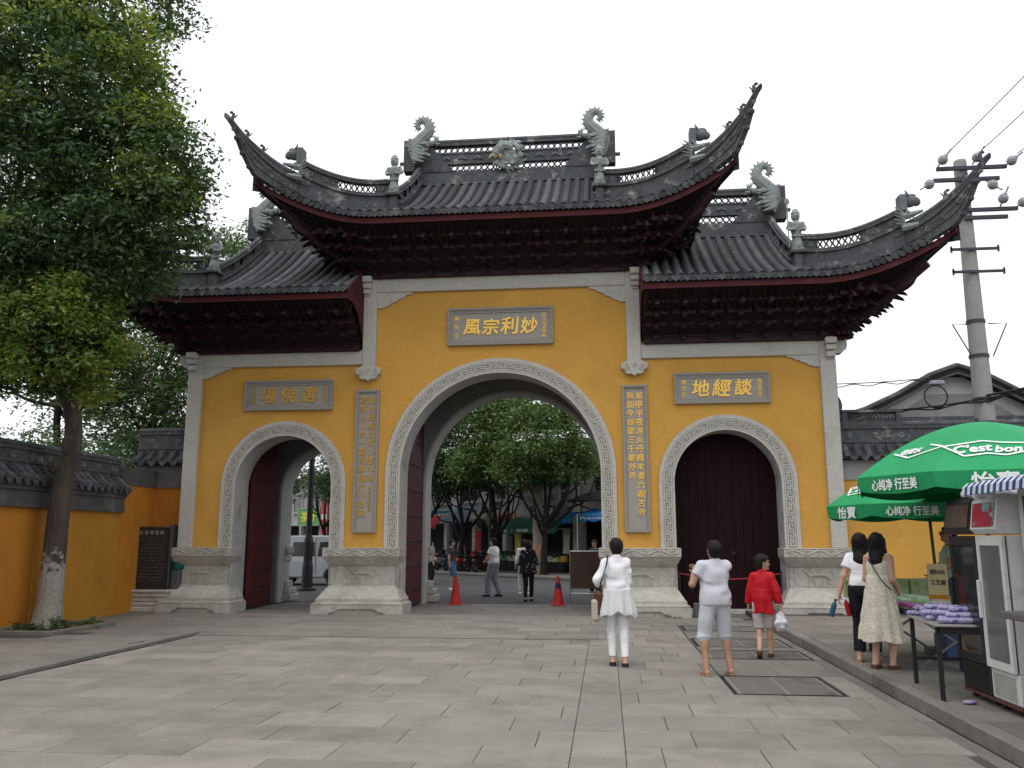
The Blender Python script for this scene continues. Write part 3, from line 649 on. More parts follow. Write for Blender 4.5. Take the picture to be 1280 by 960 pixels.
def dragon(x, y, z, s, parent, sc=1.):
    """ridge-end dragon: winged body biting the ridge, tail curling up and out. s=+1: outer side is +x"""
    b = MB()
    tail = catm([(0.05,0,.1),(.16,0,.34),(.20,0,.56),(.02,0,.78),(-.16,0,.98),(-.17,0,1.18),(-.04,0,1.32),(.10,0,1.28),(.13,0,1.15),(.05,0,1.08)], 5)
    n = len(tail); rr = [lerp(.20, .17, i/(n*.35)) if i < n*.35 else lerp(.17, .035, (i-n*.35)/(n*.65)) for i in range(n)]
    b.tube(tail, rr, 9, squash=.9, up=(0,1,0))
    for i in range(int(n*.38), n-2, 2):       # spines along the back of the tail
        T = (tail[i+1]-tail[i-1]).normalized(); N = Vector((-T.z,0,T.x)); p = tail[i]+N*rr[i]*.8
        b.add([p-T*.035+Vector((0,.02,0)), p+T*.035+Vector((0,.02,0)), p+N*.1+T*.02, p-T*.035-Vector((0,.02,0)), p+T*.035-Vector((0,.02,0))], [(0,1,2),(4,3,2),(3,0,2),(1,4,2),(0,3,4,1)])
    for k in range(6):                       # feathers on the breast
        zz = .62-.105*k; l = .34-.02*k
        for yy in (-.16,):
            b.prism([(.02, zz), (.18, zz+.075), (l+.02, zz+.10), (l*.75, zz-.01), (.12, zz-.055), (-.14, zz-.10)], yy-.05-.01*k, yy+.03)
    b.tube(catm([(.0,-.02,.62),(-.15,-.02,.6),(-.32,-.02,.66),(-.46,-.02,.72)], 4), [.12]*2+[.1]*3+[.08]*3+[.06]*3+[.045]*2, 8)
    b.tube([(-.38,-.02,.60),(-.5,-.02,.62)], [.05,.02], 6)
    for k in range(4): b.tube([(-.44+.03*k,-.05,.74),(-.46+.05*k,-.06,.82+.02*k)], [.025,.006], 5)
    for dx, dz in ((-.2,.4),(-.12,.3),(-.26,.2),(-.05,.15)): b.tube([(.05,-.15,.35),(dx,-.18,dz)], [.09,.03], 6)
    o = b.build('ridge_dragon', FIGM, parent, fix=True); o.location = (x, y, z); o.scale = (s*sc, sc, sc); return o
def rings(mb, x0, x1, z, y, r, n):
    for i in range(n):
        cx = lerp(x0, x1, (i+.5)/n); k = 8
        for a in range(k):
            t0, t1 = 2*math.pi*a/k, 2*math.pi*(a+1)/k
            mb.prism([(cx+r*math.cos(t0), z+r*math.sin(t0)), (cx+r*math.cos(t1), z+r*math.sin(t1)), (cx+.66*r*math.cos(t1), z+.66*r*math.sin(t1)), (cx+.66*r*math.cos(t0), z+.66*r*math.sin(t0))], y-.025, y+.025)
def main_ridge(x0, x1, zb, parent, ends, full=True):
    """straight ridge: base courses, pierced band of rings, coping"""
    y = YR; H = 1.14; b = MB()
    b.box(x0, x1, y-.2, y+.2, zb-.15, zb+.10); b.box(x0, x1, y-.14, y+.14, zb+.10, zb+.19); b.box(x0, x1, y-.11, y+.11, zb+.19, zb+.26)
    b.box(x0, x1, y-.10, y+.10, zb+H-.13, zb+H-.06); b.tube([(x0, y, zb+H), (x1, y, zb+H)], .085, 8)
    o = b.build('main_ridge', RIDGE, parent)
    lt = MB(); zs = (zb+.385, zb+H-.235); n = int((x1-x0)/.17)
    for z in zs: rings(lt, x0+.1, x1-.1, z, y, .092, n)
    stuff(lt.build('ring_lattice', RIDGE, o))
    mid = MB(); mid.box(x0+.55, x1-.55, y-.05, y+.05, zb+.50, zb+H-.34)
    mid.box(x0+.5, x1-.5, y-.07, y+.07, zb+.48, zb+.51); mid.box(x0+.5, x1-.5, y-.07, y+.07, zb+H-.36, zb+H-.33)
    mid.build('panel', RIDGE, o)
    cl = MB(); k = int((x1-x0-1.2)/.4)
    for i in range(k):
        cx = lerp(x0+.6, x1-.6, (i+.5)/k)
        for dx, dz, r in ((-.06,0,.05),(.06,0,.05),(0,.03,.06),(-.1,-.02,.03),(.1,-.02,.03)): cl.ball((cx+dx, y-.06, zb+.64+dz), (r, .03, r*.7), 7, 5)
    cl.build('cloud_relief', RIDGEL, o)
    for s, xe in ends:      # solid gusset and block behind the dragon
        e = MB(); e.prism([(xe-s*.95, zb+.25), (xe+s*.1, zb+.25), (xe+s*.1, zb+H), (xe-s*.25, zb+H)], y-.13, y+.13)
        e.box(*sorted((xe+s*.1, xe+s*.42)), y-.15, y+.15, zb+.3, zb+H+.06); e.box(*sorted((xe+s*.42, xe+s*.55)), y-.04, y+.04, zb+.55, zb+.62)
        e.build('end_block', RIDGE, o, fix=True)
        c = MB()
        for dx, dz, r in ((-.1,.1,.07),(-.25,.08,.06),(-.18,.16,.06),(-.35,.04,.05),(-.02,.04,.06)): c.tube([(xe+s*(dx)+p*1., y-.135, zb+.3+dz+q) for p, q in spiral(0,0,r,1.2,10)], .014, 5)
        c.build('cloud_relief', RIDGEL, o)
        dragon(xe-s*.1, y-.18, zb+.42, s, o)
    return o
def hip(xw, zE, s, parent):
    """hip ridge of the front corner: guardian, openwork, beast, horn"""
    E0, E1 = EG+.02, 1.22
    P = [(s*(xw+E), yh(E)-.02, lerp(zE+.62, zE+.88, ((E-E0)/(E1-E0))**2.2)-.10*math.sin(math.pi*(E-E0)/(E1-E0))) for E in np.linspace(E0, E1, 16)]
    openwork(P, .06, .60, parent, RIDGE, [(.55,'solid'),(1.1,'open'),(1.0,'solid')], True)
    figurine(s*(xw+EG+.02), yh(EG)-.12, zE+.78, parent, s*.12, xw > 5)
    pl = MB().cbox(s*(xw+EG+.02)-.17, s*(xw+EG+.02)+.17, yh(EG)-.28, yh(EG)+.08, zE+.70, zE+.785, .02); pl.cbox(s*(xw+EG+.02)-.1, s*(xw+EG+.02)+.1, yh(EG)-.22, yh(EG)+.06, zE+.3, zE+.70, .03); pl.build('guardian_plinth', RIDGE, parent)
    # beast on the end of the openwork
    bx, by, bz = P[-1]; b = MB(); b.box(-.07,.07,-.14,.14,.5,.86)
    b.ball((s*.16,0,.74), (.17,.14,.13), 9, 7); b.ball((s*.3,0,.72), (.1,.1,.09), 8, 6)
    for k in (-1, 1): b.tube([(s*.12,k*.08,.83),(s*.05,k*.12,.95)], [.04,.01], 5); b.ball((s*.3,k*.07,.78), .03, 6, 4)
    b.ball((s*.22,0,.86), (.1,.06,.05), 7, 5)
    bo = b.build('ridge_beast', RIDGEL, parent); bo.location = (bx-s*.02, by, bz-.03)
    b = MB()                                  # open-jawed dragon head that swallows the horn
    for dz, l in ((.30,.34),(.05,.36)): b.tube(catm([(-s*.1,-.1,dz),(s*.1,-.16,dz+.02),(s*l,-.15,dz+.10)], 4), [.09,.09,.08,.08,.07,.06,.05,.04,.03], 7)
    for k in range(5): b.tube([(-s*.05,-.16,.1+.06*k),(-s*(.24+.03*(k%2)),-.2,.12+.09*k)], [.04,.01], 5)
    for k in range(4): b.tube([(s*(.06+.07*k),-.17,.26),(s*(.07+.07*k),-.18,.18)], [.018,.006], 4)
    b.ball((s*.02,-.19,.36), .045, 7, 5)
    bo = b.build('jaw_ornament', FIGM, parent); bo.location = (bx+s*.0, by-.02, bz+.03)
    # horn sweeping up to the tip
    K = [(1.05, yh(1.05), .95, .36, .17), (1.4, -1.62, 1.06, .36, .16), (1.75, -1.92, 1.24, .33, .14), (2.05, -2.22, 1.47, .26, .12), (2.27, -2.5, 1.70, .18, .09), (2.42, -2.74, 1.92, .10, .06), (2.50, -2.86, 1.985, .06, .05)]
    C = catm([(s*(xw+e), y, zE+z) for e, y, z, h, t in K], 4); n = len(C)-1
    hh = [np.interp(i/4, range(len(K)), [k[3] for k in K]) for i in range(n+1)]; tt = [np.interp(i/4, range(len(K)), [k[4] for k in K]) for i in range(n+1)]
    b = MB(); ribbon(b, C, [-h for h in hh], [-h*.42 for h in hh], [t*.8 for t in tt]); ribbon(b, C, [-h*.45 for h in hh], [-h*.28 for h in hh], [t*1.35 for t in tt]); ribbon(b, C, [-h*.3 for h in hh], [0.02]*(n+1), [t*.95 for t in tt])
    b.tube([c+Vector((0,0,.02)) for c in C], [t*.62 for t in tt], 8)
    # deep flank below the horn down to the corner tiles, with scroll ends
    fl = [c for c in C if abs(c.x)-xw < 2.34]; lowz = []; 
    for c in fl:
        E_ = abs(c.x)-xw; surf_ = zE+.06+ez(min(E_, EC)); lowz.append((surf_ if E_ < EC-.06 else lerp(surf_, c.z-.16, min(1, (E_-EC+.06)/.30)**1.0))-c.z)
    ribbon(b, fl, lowz, [-.05]*len(fl), .10)
    for f0, f1, w_ in ((.02,.14,.15),(.40,.47,.14),(.68,.74,.135)): ribbon(b, fl, [lerp(z, -.1, f0) for z in lowz], [lerp(z, -.1, f1) for z in lowz], w_)
    for q in (-1, -3, -5):
        c = fl[q]; b.ball((c.x, c.y, c.z+lowz[q]+.03), (.085,.07,.07), 8, 6)
    ho = b.build('horn', RIDGE, parent, fix=True)
    sc = MB()
    for i in (6, 9, 12, 15, 18): c = C[min(i, n)]; sc.tube([(c.x+p, c.y-.085, c.z-hh[min(i,n)]*.9+q) for p, q in spiral(0,0,.08-.002*i,1.3,10)], .018, 5)
    stuff(sc.build('scroll_relief', RIDGEL, ho))
    for i in (10, 14, 19):                     # small beasts riding on the horn
        c = C[min(i, n)]; b = MB(); b.tube(catm([(-.02,0,0),(0,0,.08),(-s*.02,0,.13),(s*.03,0,.17)], 3), [.05,.05,.045,.04,.04,.035,.03,.03,.025,.02], 6); b.ball((s*.04,0,.18), (.045,.03,.035), 6, 5); b.tube([(s*.05,0,.06),(s*.1,0,0)], .016, 5); b.tube([(-s*.04,0,.05),(-s*.11,0,.12)], [.02,.01], 5)
        bo = b.build('horn_beast', RIDGE, ho); bo.location = (c.x, c.y, c.z+.06)
def vridge(xg, zE, s, parent):
    """ridge that runs down the gable edge from the dragon to the guardian"""
    P = []
    for i in range(13):
        y = lerp(YR-.25, yh(EG)+.02, i/12); P.append((s*xg, y, rz(EG, y, zE)))
    openwork(P, .08, .58, parent, RIDGE, [(.5,'solid'),(.8,'open'),(.5,'solid'),(.8,'open')], False)
def eave_front(xw, a0, n=30): return [lerp(a0, EC, i/n) for i in range(n+1)]
def half_roof(xw, zE, s, roof, x_in):
    """tiles, fascia, soffit, brackets of one half: x from x_in to the corner"""
    zW = zE-1.02
    a0 = x_in-xw
    Es = [lerp(a0, EC, i/28) for i in range(29)]
    # fascia board along front and side eaves (front and back halves)
    b = MB(); fr = [(s*(xw+E), ey(E)+.05, zE+ez(E)) for E in Es]
    sd = [(s*(xw-ey(F)-.05), -F, zE+ez(F)) for F in [lerp(EC, -YR, i/14) for i in range(15)]]
    for path in (fr, sd, [(x, DEP-y, z) for x, y, z in fr], [(x, DEP-y, z) for x, y, z in sd]): ribbon(b, path, -.125, .01, .05)
    b.build('fascia', FASC, roof, fix=True)
    # soffit: boards from the wall plate out to the fascia
    sf = MB()
    top = [(s*(xw+min(E, 0)), -.03, zW) for E in Es]; mid = [tuple(Vector(t).lerp(Vector(f), .5)+Vector((0,0,.07))) for t, f in zip(top, fr)]; bot = [(x, y+.02, z-.1) for x, y, z in fr]
    sf.grid([top, mid, bot], flip=s > 0)
    t2 = [(s*xw, max(-.03, y), zW) for x, y, z in sd]; m2 = [tuple(Vector(t).lerp(Vector(f), .5)+Vector((0,0,.07))) for t, f in zip(t2, sd)]; b2 = [(x-s*.02, y, z-.1) for x, y, z in sd]
    sf.grid([t2, m2, b2], flip=s > 0)
    for rows_ in ([top, mid, bot], [t2, m2, b2]): sf.grid([[(x, DEP-y, z) for x, y, z in r] for r in rows_])
    # rafters under the soffit
    E = a0+.08
    while E < EC-.05:
        x = xw+min(E, 0) if E < 0 else xw+E*.25; p = Vector((s*x, -.35, zW+.36)); q = Vector((s*(xw+E), ey(E)+.1, zE+ez(E)-.14)); sf.tube([p, q], .035, 5); E += .15
    for F in np.arange(-YR+.05, EC-.05, .15): sf.tube([(s*(xw+.35), -F if F < 0 else -F*.25, zW+.36), (s*(xw-ey(F)-.1), -F, zE+ez(F)-.14)], .035, 5)
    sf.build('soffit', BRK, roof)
    # tie rails between bracket sets
    b = MB()
    for i in range(4):
        y = -.10-.285*i; z = zW+.02+.2*i
        b.box(*sorted((s*x_in, s*(xw-y))), y-.03, y+.03, z+.215, z+.26); b.box(*sorted((s*(xw-y-.03), s*(xw-y+.03))), y, DEP-y, z+.215, z+.26)
    b.build('tie_rail', BRK, roof)
    L = xw-x_in; n = max(1, round(L/.62)) if x_in > 1 else 5
    xs = [x_in+L*(k+.5)/n for k in range(n)] if x_in > 1 else [.33+.66*k for k in range(5)]
    for x in xs: link('bracket_set', BM, roof, (s*x, 0, zW))
    for y in (.35, 1.1, 1.9, 2.7, 3.45): link('bracket_set', BM, roof, (s*xw, y, zW), s*rad(90))
    for a in (8, 22, 34, 45, 56, 68, 82):
        o = link('bracket_set', BM, roof, (s*(xw-.02), .02, zW), s*rad(a)); k = 1+.42*math.sin(rad(2*a)); o.scale = (.75, k, 1+.18*math.sin(rad(2*a)))
    # carved head that carries the corner beam
    b = MB(); b.tube([(0,0,.1),(s*.9,-.9,.62),(s*1.6,-1.6,1.2)], [.1,.1,.09], 7); b.tube(catm([(s*1.1,-1.1,.78),(s*1.28,-1.28,.86),(s*1.4,-1.4,.98)], 3), [.1,.11,.11,.10,.09,.07,.05], 8); b.ball((s*1.26,-1.26,.98), .08, 8, 6)
    o = b.build('corner_beam', BRK2, roof); o.location = (s*xw, 0, zW)
    # bed under the tiles
    bed = MB()
    def col(E, y1): return [(s*(xw+E), y, rz(E, y, zE)-.012) for y in [lerp(ey(E)-.01, max(y1, ey(E)+.03), k/12) for k in range(13)]]
    A = [col(E, YR) for E in np.linspace(a0, EG, 16)]; B = [col(E, min(YR, yh(E)+.06)) for E in np.linspace(EG, EC, 20)]
    for R_ in (A, B): bed.grid(R_, flip=s < 0); bed.grid([[(x, DEP-y, z) for x, y, z in r] for r in R_], flip=s > 0)
    # hipped side slope below the gable
    S_ = []
    for F in np.linspace(EC, -YR, 16):
        xe = xw-ey(F); Ei = EG if F < .78 else EG+3.0*((F-.78)/1.22)**(1/1.5); S_.append([(s*lerp(xe, xw+min(Ei, EC), k/8), -F, zE+.1+ez(F)*(1-.5*k/8)+lerp(0, .5 if F < .78 else .5*max(0, (EC-F)/(EC-.78)), k/8)) for k in range(9)])
    bed.grid(S_, flip=s < 0); bed.grid([[(x, DEP-y, z) for x, y, z in r] for r in S_], flip=s > 0)
    gx_ = xw+EG; bed.prism([(-.7, zE+.45), (DEP+.7, zE+.45), (YR, zE+2.3)], s*gx_-.04, s*gx_+.04, 'x')
    bed.build('tile_bed', TILED, roof)
    # barrel tiles and drip tiles
    x = x_in+.085 if x_in > 1 else .124
    while x < xw+EC-.03:
        E = x-xw; y1 = YR-.16 if E < EG-.07 else yh(E)-.02; y0 = ey(E)-.03; y1 = max(y1, y0+.16)
        n = max(3, int((y1-y0)/.2)); roll([(s*x, y, rz(E, y, zE)+.0) for y in [lerp(y0, y1, k/n) for k in range(n+1)]], s, roof)
        xd = x+.124; E2 = xd-xw
        if E2 < EC-.05: o = link('drip_tile', drip, roof, (s*xd, ey(E2)-.03, rz(E2, ey(E2), zE)+.0))
        x += .248
    if x_in < 1 and s > 0: link('drip_tile', drip, roof, (0, ey(-xw)-.03, rz(-xw, ey(-xw), zE)))
    hip(xw, zE, s, roof)
ZEC, ZES = 8.97, 7.21
cr = MB().box(-PO+.02, PO-.02, .1, DEP-.1, ZCT+.16, ZEC+.5).build('main_roof', BRK, gate)
for s in (-1, 1): half_roof(PO, ZEC, s, cr, 0.); vridge(PO+EG, ZEC, s, cr)
mr = main_ridge(-2.5, 2.5, ZEC+2.25, cr, ((-1, -2.45), (1, 2.45)))
# coiled dragon in the middle of the ridge
b = MB(); rnd = random.Random(4); y = YR-.16; zc = ZEC+2.25+.62
b.tube([(.0+.34*math.cos(t)*(1-.06*t/6), y-.05*math.sin(t*2), zc-.02+.36*math.sin(t)*(1-.05*t/6)) for t in np.linspace(.4, 8.6, 46)], [.085-.0008*i for i in range(46)], 8)
b.tube(catm([(.1,y,.2+zc),(-.15,y-.1,.22+zc),(-.3,y-.14,.02+zc),(-.38,y-.16,-.12+zc)], 4), [.12]*4+[.13]*3+[.11]*3+[.08]*3, 8)
for k in range(26): a = rnd.uniform(0, 6.28); r = rnd.uniform(.32,.42); b.tube([(r*math.cos(a), y, zc+r*math.sin(a)), ((r+.14)*math.cos(a+.25), y-.03, zc+(r+.14)*math.sin(a+.25))], [.035,.006], 5)
for k in range(9): b.ball((rnd.uniform(-.2,.2), y-.0, zc+rnd.uniform(-.2,.2)), (.16,.1,.13), 8, 6)
for k in range(26): b.ball((rnd.uniform(-.36,.36), y-.08, zc+rnd.uniform(-.36,.36)), (.08,.04,.06), 7, 5)
b.build('dragon_medallion', FIGM, mr)
b = MB()
for k in range(7): b.tube([(-.42+.04*k, y-.16, zc-.02), (-.5+.05*k, y-.2, zc-.16+.03*(k%3))], [.03,.012], 5)
b.build('gilt_beard', GOLDO, mr)
for s in (-1, 1):
    r = MB().box(*sorted((s*(PO+.04), s*(CO-.02))), .1, DEP-.1, ZBT+.16, ZES+.5).build('side_roof', BRK, gate)
    half_roof(CO, ZES, s, r, PO+.03); vridge(CO+EG, ZES, s, r)
    main_ridge(*sorted((s*(PO+.02), s*(CO+EG+.1))), ZES+2.25, r, ((s, s*(CO+EG+.0)),))
    # red boards that close the inner end
    prof = [(ey(-2)+.02, ZES-.14), (ey(-2)+.02, ZES+.1), (-.6, ZES+.62), (-.115, ZES+.88), (-.115, ZBT+.35), (-.3, ZES-.55), (-.55, ZES-.28), (-.95, ZES-.13)]
    MB().prism(prof, s*(PO+.012)-.01, s*(PO+.012)+.01, 'x').build('end_board', FASC, r, fix=True)
# ================================================ side walls
def wall_cap(parent, L, z, fw, name_tile='tile_row', pitch=.24, over=.42, ridge_h=.5, back=True):
    """tiled coping along local x (0..L), centred on local y=0: eave band, sloping barrel tiles on the front, ridge"""
    b = MB(); b.box(0, L, -over, over, z+.0, z+.03)
    for sgn in (-1, 1):
        b.add([(0, sgn*over, z+.03), (L, sgn*over, z+.03), (L, sgn*.1, z+.30), (0, sgn*.1, z+.30)], [(0,1,2,3) if sgn < 0 else (3,2,1,0)])
    b.add([(0,-over,z+.03),(0,over,z+.03),(0,.1,z+.3),(0,-.1,z+.3)], [(0,3,2,1)]); b.add([(L,-over,z+.03),(L,over,z+.03),(L,.1,z+.3),(L,-.1,z+.3)], [(0,1,2,3)])
    bed = b.build('tile_bed', TILED, parent)
    r = MB(); V = []; F = []; n = 7; w = .07
    for i, (y, zz) in enumerate(((-over-.03, z+.045), (-over+.1, z+.12), (-.22, z+.22), (-.1, z+.31))):
        for k in range(n): a = math.pi*k/(n-1); V.append((w*math.cos(a), y, zz+w*math.sin(a)*1.1))
    for i in range(3):
        for k in range(n-1): F.append((i*n+k, i*n+k+1, (i+1)*n+k+1, (i+1)*n+k))
    F.append(tuple(range(n))[::-1]); r.add(V, F); me = r.mesh('tile_row', TILE)
    k = int(L/pitch)
    for i in range(k): link('tile_row', me, bed, (L*(i+.5)/k, 0, 0)); link('drip_tile', drip, bed, (L*(i+1)/k-.001, -over-.02, z+.035)) if i < k-1 else None
    rd = MB(); rd.box(-.02, L+.02, -.12, .12, z+.26, z+.38); rd.box(-.02, L+.02, -.15, .15, z+.38, z+.42); rd.box(-.02, L+.02, -.09, .09, z+.42, z+.3+ridge_h-.1); rd.box(-.02, L+.02, -.13, .13, z+.3+ridge_h-.1, z+.3+ridge_h-.05); rd.tube([(-.04, 0, z+.3+ridge_h), (L+.04, 0, z+.3+ridge_h)], .075, 8)
    ro = rd.build('coping_ridge', RIDGE, parent)
    f = MB(); k = max(2, int(L/.55))
    for i in range(k):
        cx = L*(i+.5)/k
        for q in range(5): a = 2*math.pi*q/5; f.ball((cx+.045*math.cos(a), -.095, z+.3+ridge_h*.5+.0+.045*math.sin(a)), (.032,.02,.032), 6, 4)
    stuff(f.build('flower_relief', RIDGEL, ro))
    return bed
# long wall on the left, seen along its length (local x runs along world -y)
t = thing('boundary_wall', 'long ochre boundary wall with dark tiled coping behind the whitewashed tree trunk', 'wall', (-8.65, -1.25, 0), rad(-90))
MB().box(0, 2.85, -.2, .2, 0, 2.26).build('wall_panel', pm('tree_shade_tinted_limewash', (.47,.225,.035), (.40,.185,.03), sc=1, rough=.9, bump=.25, bsc=30, spec=.1, co='world', c3=(.33,.15,.03), c3sc=.7), t)  # shade of the tree crown is put into this panel's darker colour
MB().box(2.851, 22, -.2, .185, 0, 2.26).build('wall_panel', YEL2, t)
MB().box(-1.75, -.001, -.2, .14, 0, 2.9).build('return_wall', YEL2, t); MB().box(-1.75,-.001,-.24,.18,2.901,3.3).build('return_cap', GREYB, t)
MB().box(0, 22, -.26, .30, 2.26, 2.33).box(0.001, 22, -.24, .27, 2.33, 2.58).box(0, 22, -.27, .32, 2.58, 2.66).box(0.001,22,-.33,.38,2.66,2.72).build('cornice_band', GREYB, t)
w = link('coping', None, t, (22, 0, 0), math.pi); wall_cap(w, 22, 2.72, .4, ridge_h=.42)
w2 = MB().box(0,22,-.05,.05,2.70,2.76).build('coping_core', GREYB, t)
for ch in list(w.children): ch.parent = w2; ch.matrix_parent_inverse.identity(); ch.location = (22, 0, 0); ch.rotation_euler = (0, 0, math.pi)
bpy.data.objects.remove(w)
b = MB(); b.ball((.1, 0, 3.22), (.2,.1,.16), 9, 7); b.tube(catm([(.05,0,3.1),(-.16,0,3.2),(-.22,0,3.38),(-.08,0,3.46)], 4), [.1]*4+[.08]*3+[.06]*3+[.04]*3, 7); b.build('ridge_end', RIDGEL, t)
# short wall between it and the gate, facing the plaza
t = thing('boundary_wall', 'short ochre wall with pale band and tiled coping behind the black stele', 'wall', (-9.05, .45, 0))
MB().box(-1.2, -.03, -.14, .14, 0, 3.3).build('wall_end', YEL2, t)
MB().box(0, 1.38, -.15, .15, 0, 2.9).build('wall_panel', YEL2, t)
MB().box(-.02, 1.379, -.18, .18, 2.9, 3.42).build('cornice_band', GREYBL, t)
MB().box(-.04,1.379,-.2,.2,3.42,3.47).build('cornice_moulding', GREYB, t)
wall_cap(t, 1.38, 3.47, .4, ridge_h=.55)
# black stele on a carved base in the corner
t = thing('stele', 'black stone stele with rows of small writing on a carved grey base', 'stele', (-8.2, -.15, 0))
BLK = pm('black_slate', (.028,.029,.03), (.018,.019,.02), sc=6, rough=.35, spec=.5)
MB().cbox(-.43,.43,-.14,.14,.52,1.96,.02).build('tablet', BLK, t)
MB().cbox(-.5,-.43,-.17,.17,.52,1.4,.02).build('side_rail', BLK, t); MB().cbox(.43,.5,-.17,.17,.52,2.0,.02).build('side_rail', BLK, t)
b = MB()
for off, z0, z1 in ((.06,0,.14),(.0,.14,.24),(-.03,.24,.34),(.02,.34,.44),(.06,.44,.52)): b.cbox(-.5-off,.5+off,-.26-off*.5,.26+off*.5,z0,z1,.03)
b.build('base', STONE2, t)
TXT = pm('carved_white', (.35,.35,.34), (.22,.22,.22), sc=30, rough=.8)
for i, ch in enumerate('寺普明塔院'): carve(t, ch, .1, -.26+.13*i, -.143, 1.82, TXT, .01, .003)
b = MB(); rnd = random.Random(3)
for r in range(14):
    for c in range(16):
        if rnd.random() < .85: x = -.34+.0425*c; z = 1.68-.075*r; b.box(x, x+.026, -.1432, -.139, z, z+.034*rnd.uniform(.6,1)); 
stuff(b.build('inscription_rows', pm('worn_carving', (.10,.10,.10), (.05,.05,.05), sc=30, rough=.8), t))
o = MB().lathe([(.1,0),(.14,.02),(.15,.1),(.13,.17),(.05,.2)], 14).build('cloth_bundle', pm('teal_cloth', (.01,.12,.10), (.008,.08,.07), sc=12, rough=.8, bump=.4, bsc=20), None, True); o.location = (-7.55, .2, 1.0)
tag(o, 'small teal bundle tucked beside the black stele', 'bundle')
o.location = (-7.62,-.02,.96); b = MB().cbox(-.08,.2,-.12,.28,0,.96,.03).build('stone_post', GREYB); b.location = (-7.72,-.05,0); tag(b, 'dark stone block between the stele and the gate plinth', 'stone block')
# right wall
t = thing('boundary_wall', 'ochre wall with grey plinth and pierced tiled coping behind the green umbrellas', 'wall', (7.7, .45, 0))
MB().box(0, 1.52, -.2, .2, .62, 2.98).build('wall_panel', YEL, t)
MB().box(1.521, 9, -.19, .2, .62, 2.98).build('wall_panel', YEL, t)
MB().box(0, 9, -.24, .2, 0, .62).build('plinth', PLAST, t)
MB().box(0, 9, -.23, .23, 2.98, 3.42).build('cornice_band', pm('pale_band', (.30,.30,.29), (.24,.24,.23), sc=2, rough=.9, co='world'), t)
wall_cap(t, 9, 3.44, .4, ridge_h=.5)
lt = MB()
for i in range(14):
    x = .25+.075*i; lt.tube([(x,0,4.27),(x+.075,0,4.52)], .013, 4); lt.tube([(x+.075,0,4.27),(x,0,4.52)], .013, 4)
stuff(lt.build('lattice', RIDGE, t)); MB().box(.15,1.45,-.08,.08,4.2,4.27).box(.15,1.45,-.1,.1,4.52,4.58).box(.15,.25,-.08,.08,4.27,4.52).box(1.33,1.45,-.08,.08,4.27,4.52).build('lattice_frame', RIDGE, t)
b = MB(); b.tube(catm([(.1,0,4.5),(.14,0,4.75),(.04,0,4.95),(-.04,0,5.02)], 4), [.05]*4+[.04]*4+[.03]*3+[.015]*2, 6); b.build('ridge_end', RIDGE, t)
# gabled hall behind it
t = thing('gabled_hall', 'white gabled hall with dark tiled roof standing behind the utility pole', 'building', (15.6, 14, 0))
HW = pm('hall_white_plaster', (.6,.6,.58), (.5,.5,.49), sc=1, rough=.9, co='world')
MB().prism([(-5,0),(5,0),(5,5.4),(.4,7.75),(-.4,7.75),(-5,5.4)], 0, 10).build('gable_wall', HW, t)
rf = MB()
for s in (-1, 1):
    P = [(s*x, z) for x, z in ((0,8.1),(1,7.75),(2.2,7.05),(3.4,6.5),(4.6,6.1),(5.4,6.0))]
    Q = [(x, z-.22) for x, z in P[::-1]]; rf.prism(P+Q, -.6, 10.5)
rf.build('roof', TILED, t, fix=True)
b = MB()
for s in (-1, 1):
    C = [(s*x, -.66, z) for x, z in ((0,8.1),(1,7.75),(2.2,7.05),(3.4,6.5),(4.6,6.1),(5.4,6.0))]; b.tube(C, .09, 6); b.tube([(x,y+.02,z-.3) for x,y,z in C], .05, 6)
    b.tube(catm([(s*4.3,-.66,6.2),(s*5.2,-.66,6.3),(s*5.9,-.66,6.9)], 5), [.13]*5+[.1]*4+[.06,.04], 6)
b.build('barge_ridge', GREYB, t)
b = MB().box(-5.6,5.6,-1.5,-.3,5.3,5.42); b.add([(-5.6,-1.6,5.3),(5.6,-1.6,5.3),(5.6,-.2,6.0),(-5.6,-.2,6.0)], [(0,1,2,3)]); b.box(-5.7,5.7,-.35,-.05,5.95,6.2)
for i in range(45): x = -5.5+.25*i; b.tube([(x,-1.63,5.33),(x,-.2,6.03)], .075, 6)
o = b.build('skirt_roof', TILE, t)
MB().prism([(-2.2,6.25),(2.2,6.25),(.9,7.1),(-.9,7.1)], -.03, -.001).build('gable_panel', pm('gable_grey', (.33,.33,.32), (.26,.26,.25), sc=2), t)
# ================================================ utility pole and wires
CONC = pm('spun_concrete', (.34,.335,.325), (.29,.285,.275), sc=3, rough=.9, bump=.15, bsc=60, co='world', c3=(.24,.235,.225), c3sc=1.0)
STEEL = pm('galvanised_steel', (.07,.075,.09), (.05,.053,.064), sc=8, rough=.6, metal=.3)
CERA = pm('grey_porcelain', (.32,.33,.35), (.24,.25,.27), sc=8, rough=.3, spec=.5)
t = thing('utility_pole', 'tall tapered concrete utility pole with steel crossarms and insulators behind the ochre wall', 'utility pole', (11.42, 1.5, 0))
MB().lathe([(.25,0),(.235,3.5),(.205,6),(.175,8.5),(.15,10.95),(.14,11.0)], 18).build('shaft', CONC, t, smooth=False)
def ins(b, p, d, n=3):
    d = Vector(d).normalized(); p = Vector(p)
    b.ball(p+d*.2, .125, 9, 6); b.ball(p+d*.3, .06, 7, 5)
    b.tube([p, p+d*.5], .022, 5)
for z, x0, x1, y in ((10.72,-.65,1.0,-.2), (10.42,-.75,.8,-.2), (9.62,-.25,1.15,-.2), (9.42,-.1,.9,-.2)):
    o = MB().box(x0, x1, y-.04, y+.04, z-.045, z+.045).build('crossarm', STEEL, t)
